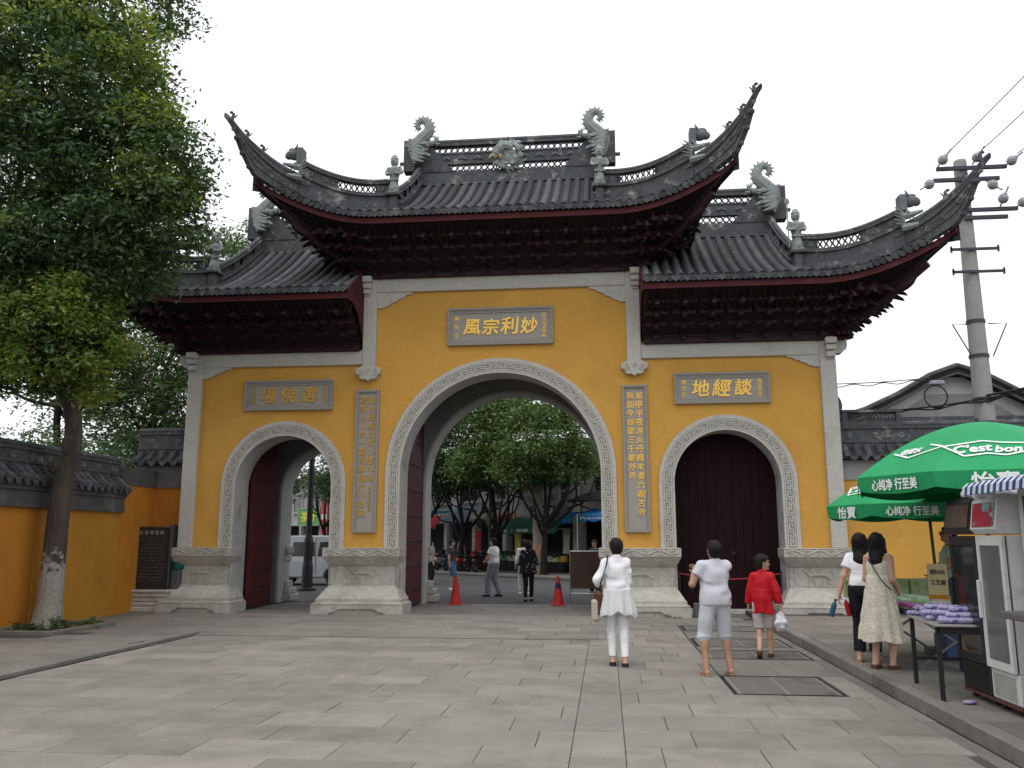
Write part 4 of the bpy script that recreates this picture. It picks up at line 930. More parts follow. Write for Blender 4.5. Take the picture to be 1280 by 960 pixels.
for z, x0, x1 in ((8.62,-.5,.62),(8.05,-.5,.7)): MB().box(x0,x1,-.24,-.18,z-.03,z+.03).box(x0,x0+.03,-.24,-.18,z-.08,z+.08).box(x1-.03,x1,-.24,-.18,z-.08,z+.08).build('step_iron', STEEL, t)
b = MB()
for p, d in (((-.62,-.2,10.78),(.6,-.5,.8)), ((.2,-.2,10.8),(.5,-.5,.8)), ((.95,-.2,10.72),(.7,-.6,.5)), ((-.7,-.2,10.42),(-.8,-.2,-.5)), ((.75,-.2,9.68),(.2,-.3,.6)), ((1.1,-.2,9.64),(.6,-.4,.4)), ((.5,-.2,10.35),(.3,-.4,-.5))): ins(b, p, d)
stuff(b.build('insulators', CERA, t))
for s in (-1, 1): MB().tube([(s*.2,-.2,6.75),(s*.62,-.2,6.75),(s*.24,-.2,5.95)], .017, 5).build('stay_bracket', STEEL, t)
for z, r in ((6.8,.215),(5.95,.225),(4.9,.24)): MB().lathe([(r,z),(r,z+.08)], 18).build('clamp_band', STEEL, t)
WIRE = pm('black_cable', (.015,.015,.017), (.01,.01,.011), sc=5, rough=.6)
def wire(name, a, c, sag, r, label, bundle=1):
    b = MB(); a = Vector(a); c = Vector(c)
    for q in range(bundle):
        off = Vector((0,0,-.05*q)); b.tube([a.lerp(c, i/24)+Vector((0,0,-4*sag*(i/24)*(1-i/24)))+off*(1+.6*math.sin(i*.9+q)) for i in range(25)], r, 5)
    return tag(b.build(name, WIRE), label, 'cable', 'cables on the utility pole')
wire('power_cable', (10.98,1.2,11.05), (16.6,-8,17.2), .35, .012, 'thin power cable leaving the left insulator of the pole top')
wire('power_cable', (11.8,1.2,11.1), (17.6,-8,17), .35, .012, 'thin power cable leaving the middle insulator of the pole top')
wire('power_cable', (12.6,1.1,10.95), (18.4,-8,15.6), .35, .012, 'thin power cable leaving the outer insulator of the pole top')
wire('communication_cable', (11.4,1.28,5.0), (16.5,-.6,6.2), .12, .028, 'thick bundled communication cable running right from the concrete pole', 3)
wire('communication_cable', (11.4,1.28,4.95), (7.9,1.6,4.75), .12, .02, 'sagging cable between the concrete pole and the gate corner', 2)
wire('communication_cable', (10.2,1.25,5.45), (7.9,1.6,5.4), .03, .012, 'thin upper cable between the cable coil and the gate corner', 2)
b = MB()
for k in range(5): b.tube([(.26*math.cos(a)+.01*k, .02*k+.01*math.sin(3*a+k), .26*math.sin(a)*(1+.02*k)) for a in np.linspace(0, 6.283, 25)], .012, 5, cap=False)
o = b.build('cable_coil', WIRE); o.location = (10.25, 1.25, 5.0); tag(o, 'coil of spare black cable hung beside the concrete pole', 'cable')
o = MB().cbox(-.16,.16,-.06,.06,-.05,.05,.02).build('junction_box', CERA); o.location = (10.3,1.22,5.32); tag(o, 'small grey cable box above the cable coil', 'junction box')
# ================================================ trees
def leaves(name, mat, blobs, parent, size, seed, up=.4, flat=.8, shape=.42):
    """crown: every leaf a folded blade of two triangles; blobs = (centre, radii, number of leaves, clump size)"""
    rg = np.random.default_rng(seed); V = []; 
    for c, r, n, cl in blobs:
        c = np.array(c); r = np.array(r) if hasattr(r, '__len__') else np.array([r]*3)
        nc = max(4, n//55); d = rg.normal(size=(nc,3)); d /= np.linalg.norm(d, axis=1)[:,None]
        rr = rg.uniform(.25, 1, nc)**.42; cc = c+d*rr[:,None]*r
        idx = rg.integers(0, nc, n); P = cc[idx]+rg.normal(size=(n,3))*cl*np.array([1,1,.62])
        ax = rg.normal(size=(n,3)); ax[:,2] *= .55; ax[:,2] -= .25; ax /= np.linalg.norm(ax, axis=1)[:,None]
        nr = rg.normal(size=(n,3))*.75+np.array([0,0,up+.5])+d[idx]*.35; nr -= ax*(nr*ax).sum(1)[:,None]; nr /= np.linalg.norm(nr, axis=1)[:,None]
        sd_ = np.cross(ax, nr); L = size*rg.uniform(.6, 1.3, n)[:,None]; w = L*shape
        V.append(np.stack([P, P+ax*L*.5+sd_*w*.5-nr*L*.06, P+ax*L, P+ax*L*.5-sd_*w*.5-nr*L*.06], 1))
    V = np.concatenate(V).reshape(-1, 3); n = len(V)//4
    me = bpy.data.meshes.new(name); me.vertices.add(len(V)); me.vertices.foreach_set('co', V.ravel())
    base = np.arange(n)*4; tri = np.stack([base, base+1, base+2, base, base+2, base+3], 1).ravel()
    me.loops.add(n*6); me.loops.foreach_set('vertex_index', tri); me.polygons.add(n*2); me.polygons.foreach_set('loop_start', np.arange(n*2)*3); me.update(); me.validate()
    me.materials.append(mat); return link(name, me, parent)
BARK = pm('grey_bark', (.085,.07,.055), (.045,.037,.03), sc=5, rough=.95, bump=.9, bsc=14, stretch=(1,1,.35), c3=(.12,.115,.10), c3sc=2)
def painted_bark():
    m = BARK.copy(); m.name = 'limewashed_bark'; T = m.node_tree; N = T.nodes; L = T.links; b = N['Principled BSDF']; src = b.inputs['Base Color'].links[0].from_socket
    tc = N.new('ShaderNodeTexCoord'); sx = N.new('ShaderNodeSeparateXYZ'); L.new(tc.outputs['Object'], sx.inputs[0])
    n = N.new('ShaderNodeTexNoise'); n.inputs['Scale'].default_value = 9; n.inputs['Detail'].default_value = 6; L.new(tc.outputs['Object'], n.inputs['Vector'])
    a = N.new('ShaderNodeMath'); a.operation = 'MULTIPLY_ADD'; a.inputs[1].default_value = 1.5; L.new(n.outputs['Fac'], a.inputs[0]); L.new(sx.outputs[2], a.inputs[2])
    r = N.new('ShaderNodeMapRange'); r.inputs[1].default_value = 2.12; r.inputs[2].default_value = 1.92; L.new(a.outputs[0], r.inputs[0])
    n2 = N.new('ShaderNodeTexNoise'); n2.inputs['Scale'].default_value = 34; n2.inputs['Detail'].default_value = 5; L.new(tc.outputs['Object'], n2.inputs['Vector']); r2 = N.new('ShaderNodeMapRange'); r2.inputs[1].default_value = .22; r2.inputs[2].default_value = .52; L.new(n2.outputs['Fac'], r2.inputs[0])
    k = N.new('ShaderNodeMath'); k.operation = 'MULTIPLY'; L.new(r.outputs[0], k.inputs[0]); L.new(r2.outputs[0], k.inputs[1])
    x = N.new('ShaderNodeMix'); x.data_type = 'RGBA'; x.inputs[7].default_value = (.31,.285,.25,1); L.new(src, x.inputs[6]); L.new(k.outputs[0], x.inputs[0]); L.new(x.outputs[2], b.inputs['Base Color']); return m
BARKD = pm('dark_bark', (.022,.019,.017), (.012,.011,.010), sc=5, rough=.95, bump=.8, bsc=14, stretch=(1,1,.35))
LIME = pm('limewashed_bark', (.36,.33,.29), (.24,.215,.19), sc=7, rough=.95, bump=.9, bsc=14, stretch=(1,1,.4), c3=(.10,.085,.07), c3sc=5, c3lo=.52, c3hi=.66)
L_CAM = leafmat('camphor_leaves', (.024,.058,.018), (.048,.105,.028), (.12,.20,.05))
L_YNG = leafmat('young_camphor_leaves', (.08,.15,.022), (.15,.23,.03), (.28,.34,.05), .5)
L_BAK = leafmat('pale_tree_leaves', (.05,.095,.03), (.085,.145,.04), (.16,.24,.07), .4)
L_DRK = leafmat('street_tree_leaves', (.018,.042,.014), (.034,.075,.020), (.085,.15,.032))
L_STR = leafmat('sunlight_tinted_street_leaves', (.045,.10,.022), (.085,.155,.032), (.17,.25,.05), .42)  # paler copy of the street leaves, sunlight on the crown put into the colour
def limb(b, pts, r0, r1, n=8, k=5, wob=.0, rnd=None):
    C = catm(pts, k); m = len(C)
    if wob: C = [c+Vector((rnd.uniform(-wob,wob), rnd.uniform(-wob,wob), 0)) if 0 < i < m-1 else c for i, c in enumerate(C)]
    b.tube(C, [lerp(r0, r1, (i/(m-1))**.8) for i in range(m)], n)
# the camphor by the left wall
t = thing('camphor_tree', 'large leafy tree with limewashed trunk foot growing beside the long ochre wall', 'tree', (-7.98, -4.2, 0))
rnd = random.Random(2)
b = MB(); limb(b, [(-.03,0,-.02),(-.02,0,.25),(0,0,1.0),(.0,.0,2.0),(.06,0,3.0),(.16,0,3.5),(.06,0,4.2),(-.35,-.1,5.0),(-.75,-.1,6.0)], .265, .12, 14, 6); b.tube([(-.03,0,-.03),(-.025,0,.06),(-.02,0,.2),(-.01,0,.45)], [.36,.31,.268,.24], 14)
b.ball((.16,-.15,3.45), (.14,.1,.2), 8, 6); b.ball((-.02,-.16,3.1), (.1,.08,.13), 8, 6)
for pts, r0 in (([(.02,0,4.3),(.7,-.5,5.4),(1.6,-1.0,6.6),(2.2,-1.4,7.6)], .09), ([(-.3,-.1,5),(-.1,-1.0,6.4),(.5,-1.8,8),(.9,-2,9.6)], .1), ([(-.75,-.1,6),(-1.0,-.6,7.6),(-.6,-1.2,9.5),(0,-1.6,11.3)], .12), ([(-.6,-.1,5.6),(-1.6,-.6,6.4),(-2.6,-1,7)], .08), ([(.1,0,4.1),(.9,-.2,4.5),(1.5,-.4,4.5),(1.9,-.5,4.9)], .05), ([(-.2,-.05,4.7),(.3,-.9,4.8),(.4,-1.5,4.6)], .05), ([(-.4,-.1,5.1),(-1.1,-.9,5),(-1.4,-1.4,4.6)], .05)): limb(b, pts, r0, .02, 7)
b.build('trunk', painted_bark(), t)
BL = [((-.9,-2,10.6),(2.7,1.7,1.7),15000,.2), ((.8,-2.2,9.7),(1.9,1.5,1.5),12000,.19), ((1.75,-2.0,8.3),(1.75,1.4,1.1),11000,.18), ((2.35,-1.9,7.25),(1.15,1.2,.75),7500,.16), ((-1.2,-1.6,8.2),(2.2,1.6,1.6),13000,.2), ((.6,-1.7,7.0),(1.7,1.3,.9),9500,.18), ((-1.2,-1.2,6.4),(1.8,1.3,1.0),9500,.18), ((-2.6,-1.5,7.8),(1.5,1.5,2.6),9000,.22), ((.9,-1.6,12.0),(1.9,1.5,1.3),10000,.2), ((-1.5,-1.8,12.5),(2.2,1.7,1.3),9000,.22), ((1.8,-1.7,6.35),(1.0,.9,.45),4200,.14), ((.1,-1.5,5.8),(1.6,1.0,.8),6500,.16), ((1.1,-1.4,5.3),(.9,.8,.7),4200,.14), ((-1.0,-1.3,5.0),(1.1,.9,.7),4200,.15), ((.35,-1.0,4.75),(.9,.7,.5),2600,.14)]
leaves('crown', L_CAM, BL, t, .125, 11)
BY = [((2.5,-2.3,8.9),(.75,.8,.7),2200,.13), ((2.65,-2.3,7.7),(.8,.8,.5),2000,.12), ((1.35,-2.0,5.75),(.75,.7,.6),3400,.13), ((.2,-2.0,5.6),(1.1,.8,.6),3400,.14), ((1.6,-1.8,5.0),(.6,.6,.5),2300,.12), ((.5,-1.8,4.75),(.9,.7,.45),2600,.13), ((-.7,-1.9,4.9),(.8,.7,.6),2600,.14), ((-1.2,-1.6,4.4),(.7,.6,.5),1600,.13), ((1.0,-3.2,9.9),(1.3,.7,1.2),1500,.16), ((-.4,-3.0,7.8),(1.8,.5,2.2),1500,.18), ((1.3,-1.4,4.35),(.35,.4,.3),700,.1), ((2.2,-2.6,10.2),(.8,.7,.8),1300,.14), ((1.8,-2.4,11.8),(1.0,.7,.9),1300,.14)]
leaves('young_foliage', L_YNG, BY, t, .115, 12)
# its planting pit
t = thing('tree_pit', 'square stone edged planting pit round the limewashed tree foot', 'planting pit', (-7.83,-4.3,0))
MB().box(-.6,.6,-.95,.8,-.05,.045).build('soil', EARTH, t)
for nm, q in (('edge_stone',(-.72,.72,-1.07,-.95)),('edge_stone',(-.72,.72,.8,.92)),('edge_stone',(.6,.72,-.95,.8)),('edge_stone',(-.72,-.6,-.95,.8))): MB().cbox(*q,-.05,.095,.012).build(nm, KERBM, t)
gr_ = leaves('weeds', L_BAK, [((.3,.2,.09),(.35,.4,.06),260,.08), ((-.2,-.5,.08),(.3,.3,.05),160,.06)], t, .12, 5); stuff(gr_)
def tree(name, label, base, trunk, crown, lm, bark, size, seed, group=None, r=.16, twigs=None):
    t = thing(name, label, 'tree', base, 0, group); b = MB()
    limb(b, trunk, r, r*.55, 9); rn = random.Random(seed)
    for c, rr, n, cl in crown:
        k = trunk[-1] if c[2] > trunk[-1][2] else trunk[len(trunk)//2]; m_ = ((k[0]+c[0])/2+rn.uniform(-.3,.3), (k[1]+c[1])/2+rn.uniform(-.3,.3), (k[2]+c[2])/2-.2); limb(b, [k, m_, c], r*.5, .03, 6)
    for pts, r0 in (twigs or []): limb(b, pts, r0, .03, 7)
    b.build('trunk', bark, t); leaves('crown', lm, crown, t, size, seed); return t
G1 = 'trees behind the left wall'
tree('tall_tree', 'tall pale green tree rising behind the short ochre wall', (-11.2, 5.2, 0), [(0,0,0),(.1,0,2.5),(-.2,0,5),(.1,0,7)], [((0,0,7.6),(2.0,1.8,1.3),7000,.24), ((1.2,0,5.9),(1.5,1.5,1.2),6500,.22), ((-1.0,0,5.6),(1.4,1.4,1.3),6000,.22), ((.4,0,9.2),(1.5,1.4,1.0),5000,.24), ((1.7,-.5,4.6),(1.1,.9,.9),4200,.2), ((-.4,0,4.2),(1.5,1.2,.8),4500,.22), ((.6,0,3.4),(1.4,1,.6),3000,.2), ((-2.2,0,6.8),(1.4,1.3,1.2),3800,.24)], L_BAK, BARKD, .15, 21, G1)
tree('tall_tree', 'bright crowned tree showing above the left gate roof', (-12.3, 9.5, 0), [(0,0,0),(.3,0,3),(.9,0,6),(1.6,0,9)], [((2.4,0,12.2),(1.9,1.6,1.1),4600,.26), ((4.0,0,12.6),(1.2,1.1,1.1),3400,.22), ((.6,0,11.6),(1.4,1.2,1.2),3000,.24), ((3.4,0,11.2),(1.8,1.4,.9),3200,.24), ((.4,0,9.6),(1.6,1.3,1.2),2600,.26), ((-1.2,0,8.2),(1.5,1.3,1.2),2400,.26)], L_BAK, BARKD, .16, 22, G1)
tree('shrubby_tree', 'low dark tree top just above the long wall coping', (-13.4, 1.5, 0), [(0,0,0),(0,0,1.8),(.2,0,3.2)], [((0,0,3.7),(2.0,1.4,.8),3800,.26), ((1.9,.3,3.6),(1.4,1.2,.7),2600,.24), ((-2.2,0,3.9),(1.8,1.4,.9),2600,.26)], L_CAM, BARKD, .14, 23, G1)
tree('tall_tree', 'sparse tree with bare dark limbs beyond the long wall', (-15.5, 6.5, 0), [(0,0,0),(.3,0,3),(0,0,6),(.4,0,9)], [((0,0,9),(2.6,2,1.8),2600,.4), ((2.6,0,7),(1.9,1.7,1.2),2000,.34), ((-2.2,0,7),(2,1.7,1.4),1800,.36), ((1.2,0,5.4),(2,1.6,.9),1700,.34)], L_BAK, BARKD, .18, 24, G1)
# street trees seen through the arches
G2 = 'street trees across the road'
def fork(base, h, spread, crown, seed, label, lm=L_DRK):
    rn = random.Random(seed); tw = []; n = rn.choice((3,3,4)); a0 = rn.uniform(0, 6)
    for k in range(n):
        a = a0+2*math.pi*k/n+rn.uniform(-.5,.5); q = spread*rn.uniform(.5,1.25); x, y = math.cos(a)*q, math.sin(a)*q; h2 = h*rn.uniform(.75,1.1); w = rn.uniform(-.35,.35)
        tw.append(([(0,0,h2),(x*.35+w*.3,y*.35,h2*1.2+.1),(x*.8+w,y*.7,h2*1.6+.3),(x*.9,y,h*2.5)], rn.uniform(.09,.14)))
        tw.append(([(x*.6+w*.7,y*.55,h2*1.45+.2),(x*1.3,y*.9,h2*1.8),(x*1.7,y*1.2,h*2.3)], .05))
    return tree('street_tree', label, base, [(0,0,0),(rn.uniform(-.1,.1),0,h*.5),(rn.uniform(-.15,.15),0,h)], crown, lm, BARKD, .22, seed, G2, .2, tw)
p = stp(-5.0, .8); fork((p.x,p.y,.09), 2.0, 1.7, [((0,0,6.4),(2.8,2.4,1.9),9500,.3), ((-1.4,0,4.9),(1.7,1.6,.9),3000,.3), ((1.5,0,5.0),(1.6,1.6,.9),3000,.3)], 31, 'dark forked street tree beside the parked scooters')
p = stp(-2.4, .9); fork((p.x,p.y,.09), 2.0, 1.9, [((.3,0,6.8),(2.6,2.3,2.1),9000,.28), ((-.6,0,8.2),(2.2,2,1.2),4500,.3), ((-1.2,-.6,5.2),(1.4,1.3,.9),2800,.3), ((1.9,0,5.2),(1.7,1.5,1.0),3200,.3)], 32, 'forked street tree with crown tinted as if sunlit before the green awning', L_STR)
p = stp(1.2, .9); fork((p.x,p.y,.09), 2.1, 1.8, [((0,0,6.2),(2.3,2.1,1.8),8000,.28), ((.4,0,7.9),(2,1.8,1.0),3500,.3), ((-1.0,0,4.8),(1.4,1.3,.8),2400,.3), ((1.4,0,5),(1.4,1.3,.9),2400,.3)], 33, 'street tree with bright crown beside the round concrete column', L_STR)
p = stp(-9.2, .9); fork((p.x,p.y,.09), 2.0, 1.8, [((0,0,6.4),(2.8,2.4,1.9),6000,.38), ((1.6,0,5),(1.6,1.5,.9),2600,.3), ((-1.6,0,5),(1.6,1.5,.9),2600,.3)], 34, 'street tree leaning over the blue awnings')
p = stp(-15, .9); fork((p.x,p.y,.09), 2.2, 2.0, [((0,0,6.4),(3.2,2.8,2.2),6500,.42), ((2.2,0,4.8),(2,1.8,1.0),2800,.36), ((-2.0,0,4.8),(2,1.8,1.0),2800,.36)], 35, 'dark street tree seen over the silver van')
p = stp(-21, 1.2); fork((p.x,p.y,.09), 2.4, 2.0, [((0,0,6.6),(3.4,2.8,2.4),6500,.42), ((2.2,0,4.6),(2.2,1.8,1.2),2800,.36)], 36, 'dark street tree farthest down the road past the van')
tree('street_tree', 'leafy tree on the near verge shading the silver van', (-15.2,17.5,0), [(0,0,0),(.1,0,2),(0,0,3.6)], [((0,0,5.2),(3.0,2.4,1.8),6500,.38), ((2.2,0,4.0),(1.5,1.4,.9),2600,.3), ((-2,0,4.2),(1.6,1.4,.9),2000,.3), ((1.5,0,6.8),(2.0,1.8,1.2),3000,.36)], L_DRK, BARKD, .22, 37, G2, .22)
tree('street_tree', 'leafy tree rising behind the middle of the gate over the road', (-5.2,13.2,0), [(0,0,0),(.1,0,3),(0,0,5.6)], [((-.2,0,7.4),(2.3,2.0,1.5),5600,.36), ((.9,0,6.3),(1.2,1.2,.8),2400,.28), ((-1.8,0,6.1),(1.4,1.3,.8),2400,.28)], L_DRK, BARKD, .2, 38, G2, .2)
# ================================================ figures: smooth-blended distance fields meshed by surface nets
class Field:
    def __init__(s, lo, hi, h):
        s.h = h; s.lo = np.array(lo, float)-3*h; s.n = np.ceil((np.array(hi)+3*h-s.lo)/h).astype(int)+1
        s.ax = [s.lo[i]+h*np.arange(s.n[i]) for i in range(3)]; s.f = np.full(s.n, 1.0, np.float32)
    def sub(s, lo, hi):
        i0 = np.clip(np.floor((np.array(lo)-s.lo)/s.h).astype(int), 0, s.n-1); i1 = np.clip(np.ceil((np.array(hi)-s.lo)/s.h).astype(int)+1, 1, s.n)
        sl = tuple(slice(a, b) for a, b in zip(i0, i1)); return sl, s.ax[0][sl[0]][:,None,None], s.ax[1][sl[1]][None,:,None], s.ax[2][sl[2]][None,None,:]
    def add(s, prim, k=.02):
        fn, lo, hi = prim; p = k+.03; sl, X, Y, Z = s.sub(np.array(lo)-p, np.array(hi)+p); d = fn(X, Y, Z); f = s.f[sl]
        if k > 0: hh = np.clip(.5+.5*(f-d)/k, 0, 1); s.f[sl] = f*(1-hh)+d*hh-k*hh*(1-hh)
        else: s.f[sl] = np.minimum(f, d)
    def cut(s, fn):            # keep fn<0
        X, Y, Z = s.ax[0][:,None,None], s.ax[1][None,:,None], s.ax[2][None,None,:]; s.f = np.maximum(s.f, fn(X, Y, Z).astype(np.float32))
    def carve(s, prim, k=.01):
        fn, lo, hi = prim; sl, X, Y, Z = s.sub(np.array(lo)-.03, np.array(hi)+.03); s.f[sl] = np.maximum(s.f[sl], -fn(X, Y, Z))
    def wrinkle(s, amp, freq, seed, zs=.6):
        rg = np.random.default_rng(seed); X, Y, Z = s.ax[0][:,None,None], s.ax[1][None,:,None], s.ax[2][None,None,:]; w = 0
        for _ in range(5): d = rg.normal(size=3); d[2] *= zs; d /= np.linalg.norm(d); fq = freq*rg.uniform(.6,1.6); w = w+np.sin(fq*(X*d[0]+Y*d[1]+Z*d[2])+rg.uniform(0,6.3)+1.3*np.sin(fq*.45*(Z+X*.5)+rg.uniform(0,6)))
        s.f = s.f+(amp*w/2.2).astype(np.float32)
    def mesh(s, name, mat):
        f = s.f; sg = f < 0; n = f.shape
        c = [sg[i:n[0]-1+i, j:n[1]-1+j, k:n[2]-1+k] for i in (0,1) for j in (0,1) for k in (0,1)]
        tot = sum(x.astype(np.int8) for x in c); act = (tot > 0) & (tot < 8); I = np.argwhere(act); m = len(I)
        me = bpy.data.meshes.new(name)
        if not m: return me
        idx = np.full(act.shape, -1, np.int32); idx[act] = np.arange(m)
        off = np.array([(i,j,k) for i in (0,1) for j in (0,1) for k in (0,1)])
        val = np.stack([f[I[:,0]+o[0], I[:,1]+o[1], I[:,2]+o[2]] for o in off], 1).astype(float)
        P = np.zeros((m,3)); W_ = np.zeros(m)
        for a in range(8):
            for b_ in range(a+1, 8):
                if np.abs(off[a]-off[b_]).sum() != 1: continue
                va, vb = val[:,a], val[:,b_]; k = (va < 0) != (vb < 0); t = np.where(k, va/np.where(k, va-vb, 1), 0); P += k[:,None]*(off[a]+t[:,None]*(off[b_]-off[a])); W_ += k
        P = s.lo+(I+P/W_[:,None])*s.h; Q = []
        for ax in range(3):
            a1, a2 = [q for q in range(3) if q != ax]; sl0 = [slice(None)]*3; sl1 = [slice(None)]*3; sl0[ax] = slice(0,-1); sl1[ax] = slice(1,None)
            A = sg[tuple(sl0)]; B = sg[tuple(sl1)]; E = np.argwhere(A != B); E = E[(E[:,a1] > 0) & (E[:,a2] > 0) & (E[:,a1] < n[a1]-1) & (E[:,a2] < n[a2]-1)]
            e1 = np.zeros(3, int); e1[a1] = 1; e2 = np.zeros(3, int); e2[a2] = 1
            q = np.stack([idx[tuple((E-o).T)] for o in (0*e1, e1, e1+e2, e2)], 1); flip = A[tuple(E.T)]
            if ax == 1: flip = ~flip
            q[flip] = q[flip][:,::-1]; Q.append(q)
        Q = np.concatenate(Q); Q = Q[(Q >= 0).all(1)][:,::-1]
        me.vertices.add(m); me.vertices.foreach_set('co', P.ravel()); me.loops.add(len(Q)*4); me.loops.foreach_set('vertex_index', Q.ravel().astype(np.int32)); me.polygons.add(len(Q)); me.polygons.foreach_set('loop_start', np.arange(len(Q))*4)
        me.update(); me.validate(); me.shade_smooth(); me.materials.append(mat); return me
V3 = lambda *a: np.array(a, float)
def cap(a, b, ra, rb, fl=None):
    """tapered capsule; fl = (axis vector, factor) squashes it along an axis"""
    a = np.array(a, float); b = np.array(b, float); d = b-a; L2 = max(d@d, 1e-9)
    def fn(X, Y, Z):
        x, y, z = X-a[0], Y-a[1], Z-a[2]; t = np.clip((x*d[0]+y*d[1]+z*d[2])/L2, 0, 1); ex, ey_, ez_ = x-t*d[0], y-t*d[1], z-t*d[2]
        q = ex*ex+ey_*ey_+ez_*ez_
        if fl is not None: n_ = fl[0]; s_ = ex*n_[0]+ey_*n_[1]+ez_*n_[2]; q = q+s_*s_*(fl[1]**2-1)
        return np.sqrt(q)-(ra+(rb-ra)*t)
    r = max(ra, rb); return fn, np.minimum(a, b)-r, np.maximum(a, b)+r
def ell(c, r, R=None):
    c = np.array(c, float); r = np.array(r, float)
    def fn(X, Y, Z):
        x, y, z = X-c[0], Y-c[1], Z-c[2]
        if R is not None: x, y, z = (R[0,0]*x+R[1,0]*y+R[2,0]*z, R[0,1]*x+R[1,1]*y+R[2,1]*z, R[0,2]*x+R[1,2]*y+R[2,2]*z)
        k0 = np.sqrt((x/r[0])**2+(y/r[1])**2+(z/r[2])**2); return (k0-1)*r.min()
    m = r.max() if R is not None else r; return fn, c-m, c+m
def ik(a, b, l1, l2, pole):
    a = np.array(a, float); b = np.array(b, float); d = b-a; L = np.linalg.norm(d)
    if L > l1+l2-.002: b = a+d/L*(l1+l2-.002); d = b-a; L = np.linalg.norm(d)
    u = d/L; x = (l1*l1-l2*l2+L*L)/(2*L); h = math.sqrt(max(l1*l1-x*x, 0)); p = np.array(pole, float); p -= u*(p@u); p /= max(np.linalg.norm(p), 1e-6); return a+u*x+p*h, b
SKIN = pm('skin', (.52,.32,.22), (.46,.27,.185), sc=9, rough=.55, spec=.35)
SKINB = pm('tanned_skin', (.42,.245,.16), (.36,.2,.13), sc=9, rough=.55, spec=.35)
HAIR = pm('black_hair', (.009,.008,.008), (.016,.013,.012), sc=14, rough=.62, spec=.18, bump=.5, bsc=30, stretch=(3,3,.4))
EYEM = pm('dark_eye', (.01,.008,.008), (.02,.015,.012), sc=10, rough=.2)
def cloth(name, c, c2=None, **k): return pm(name, c, c2 or tuple(v*.88 for v in c), sc=k.pop('sc', 5), rough=k.pop('rough', .85), bump=k.pop('bump', .25), bsc=k.pop('bsc', 60), spec=.15, **k)
def dots(name, base, dot, scale, r):
    m = bpy.data.materials.new(name); m.use_nodes = True; T = m.node_tree; b = T.nodes['Principled BSDF']; b.inputs['Roughness'].default_value = .85; b.inputs['Specular IOR Level'].default_value = .15
    tc = T.nodes.new('ShaderNodeTexCoord'); v = T.nodes.new('ShaderNodeTexVoronoi'); v.inputs['Scale'].default_value = scale; cr = T.nodes.new('ShaderNodeValToRGB'); e = cr.color_ramp.elements; e[0].color = (*dot, 1); e[0].position = r; e[1].color = (*base, 1); e[1].position = r+.06
    T.links.new(tc.outputs['Object'], v.inputs['Vector']); T.links.new(v.outputs['Distance'], cr.inputs[0]); T.links.new(cr.outputs[0], b.inputs['Base Color']); return m
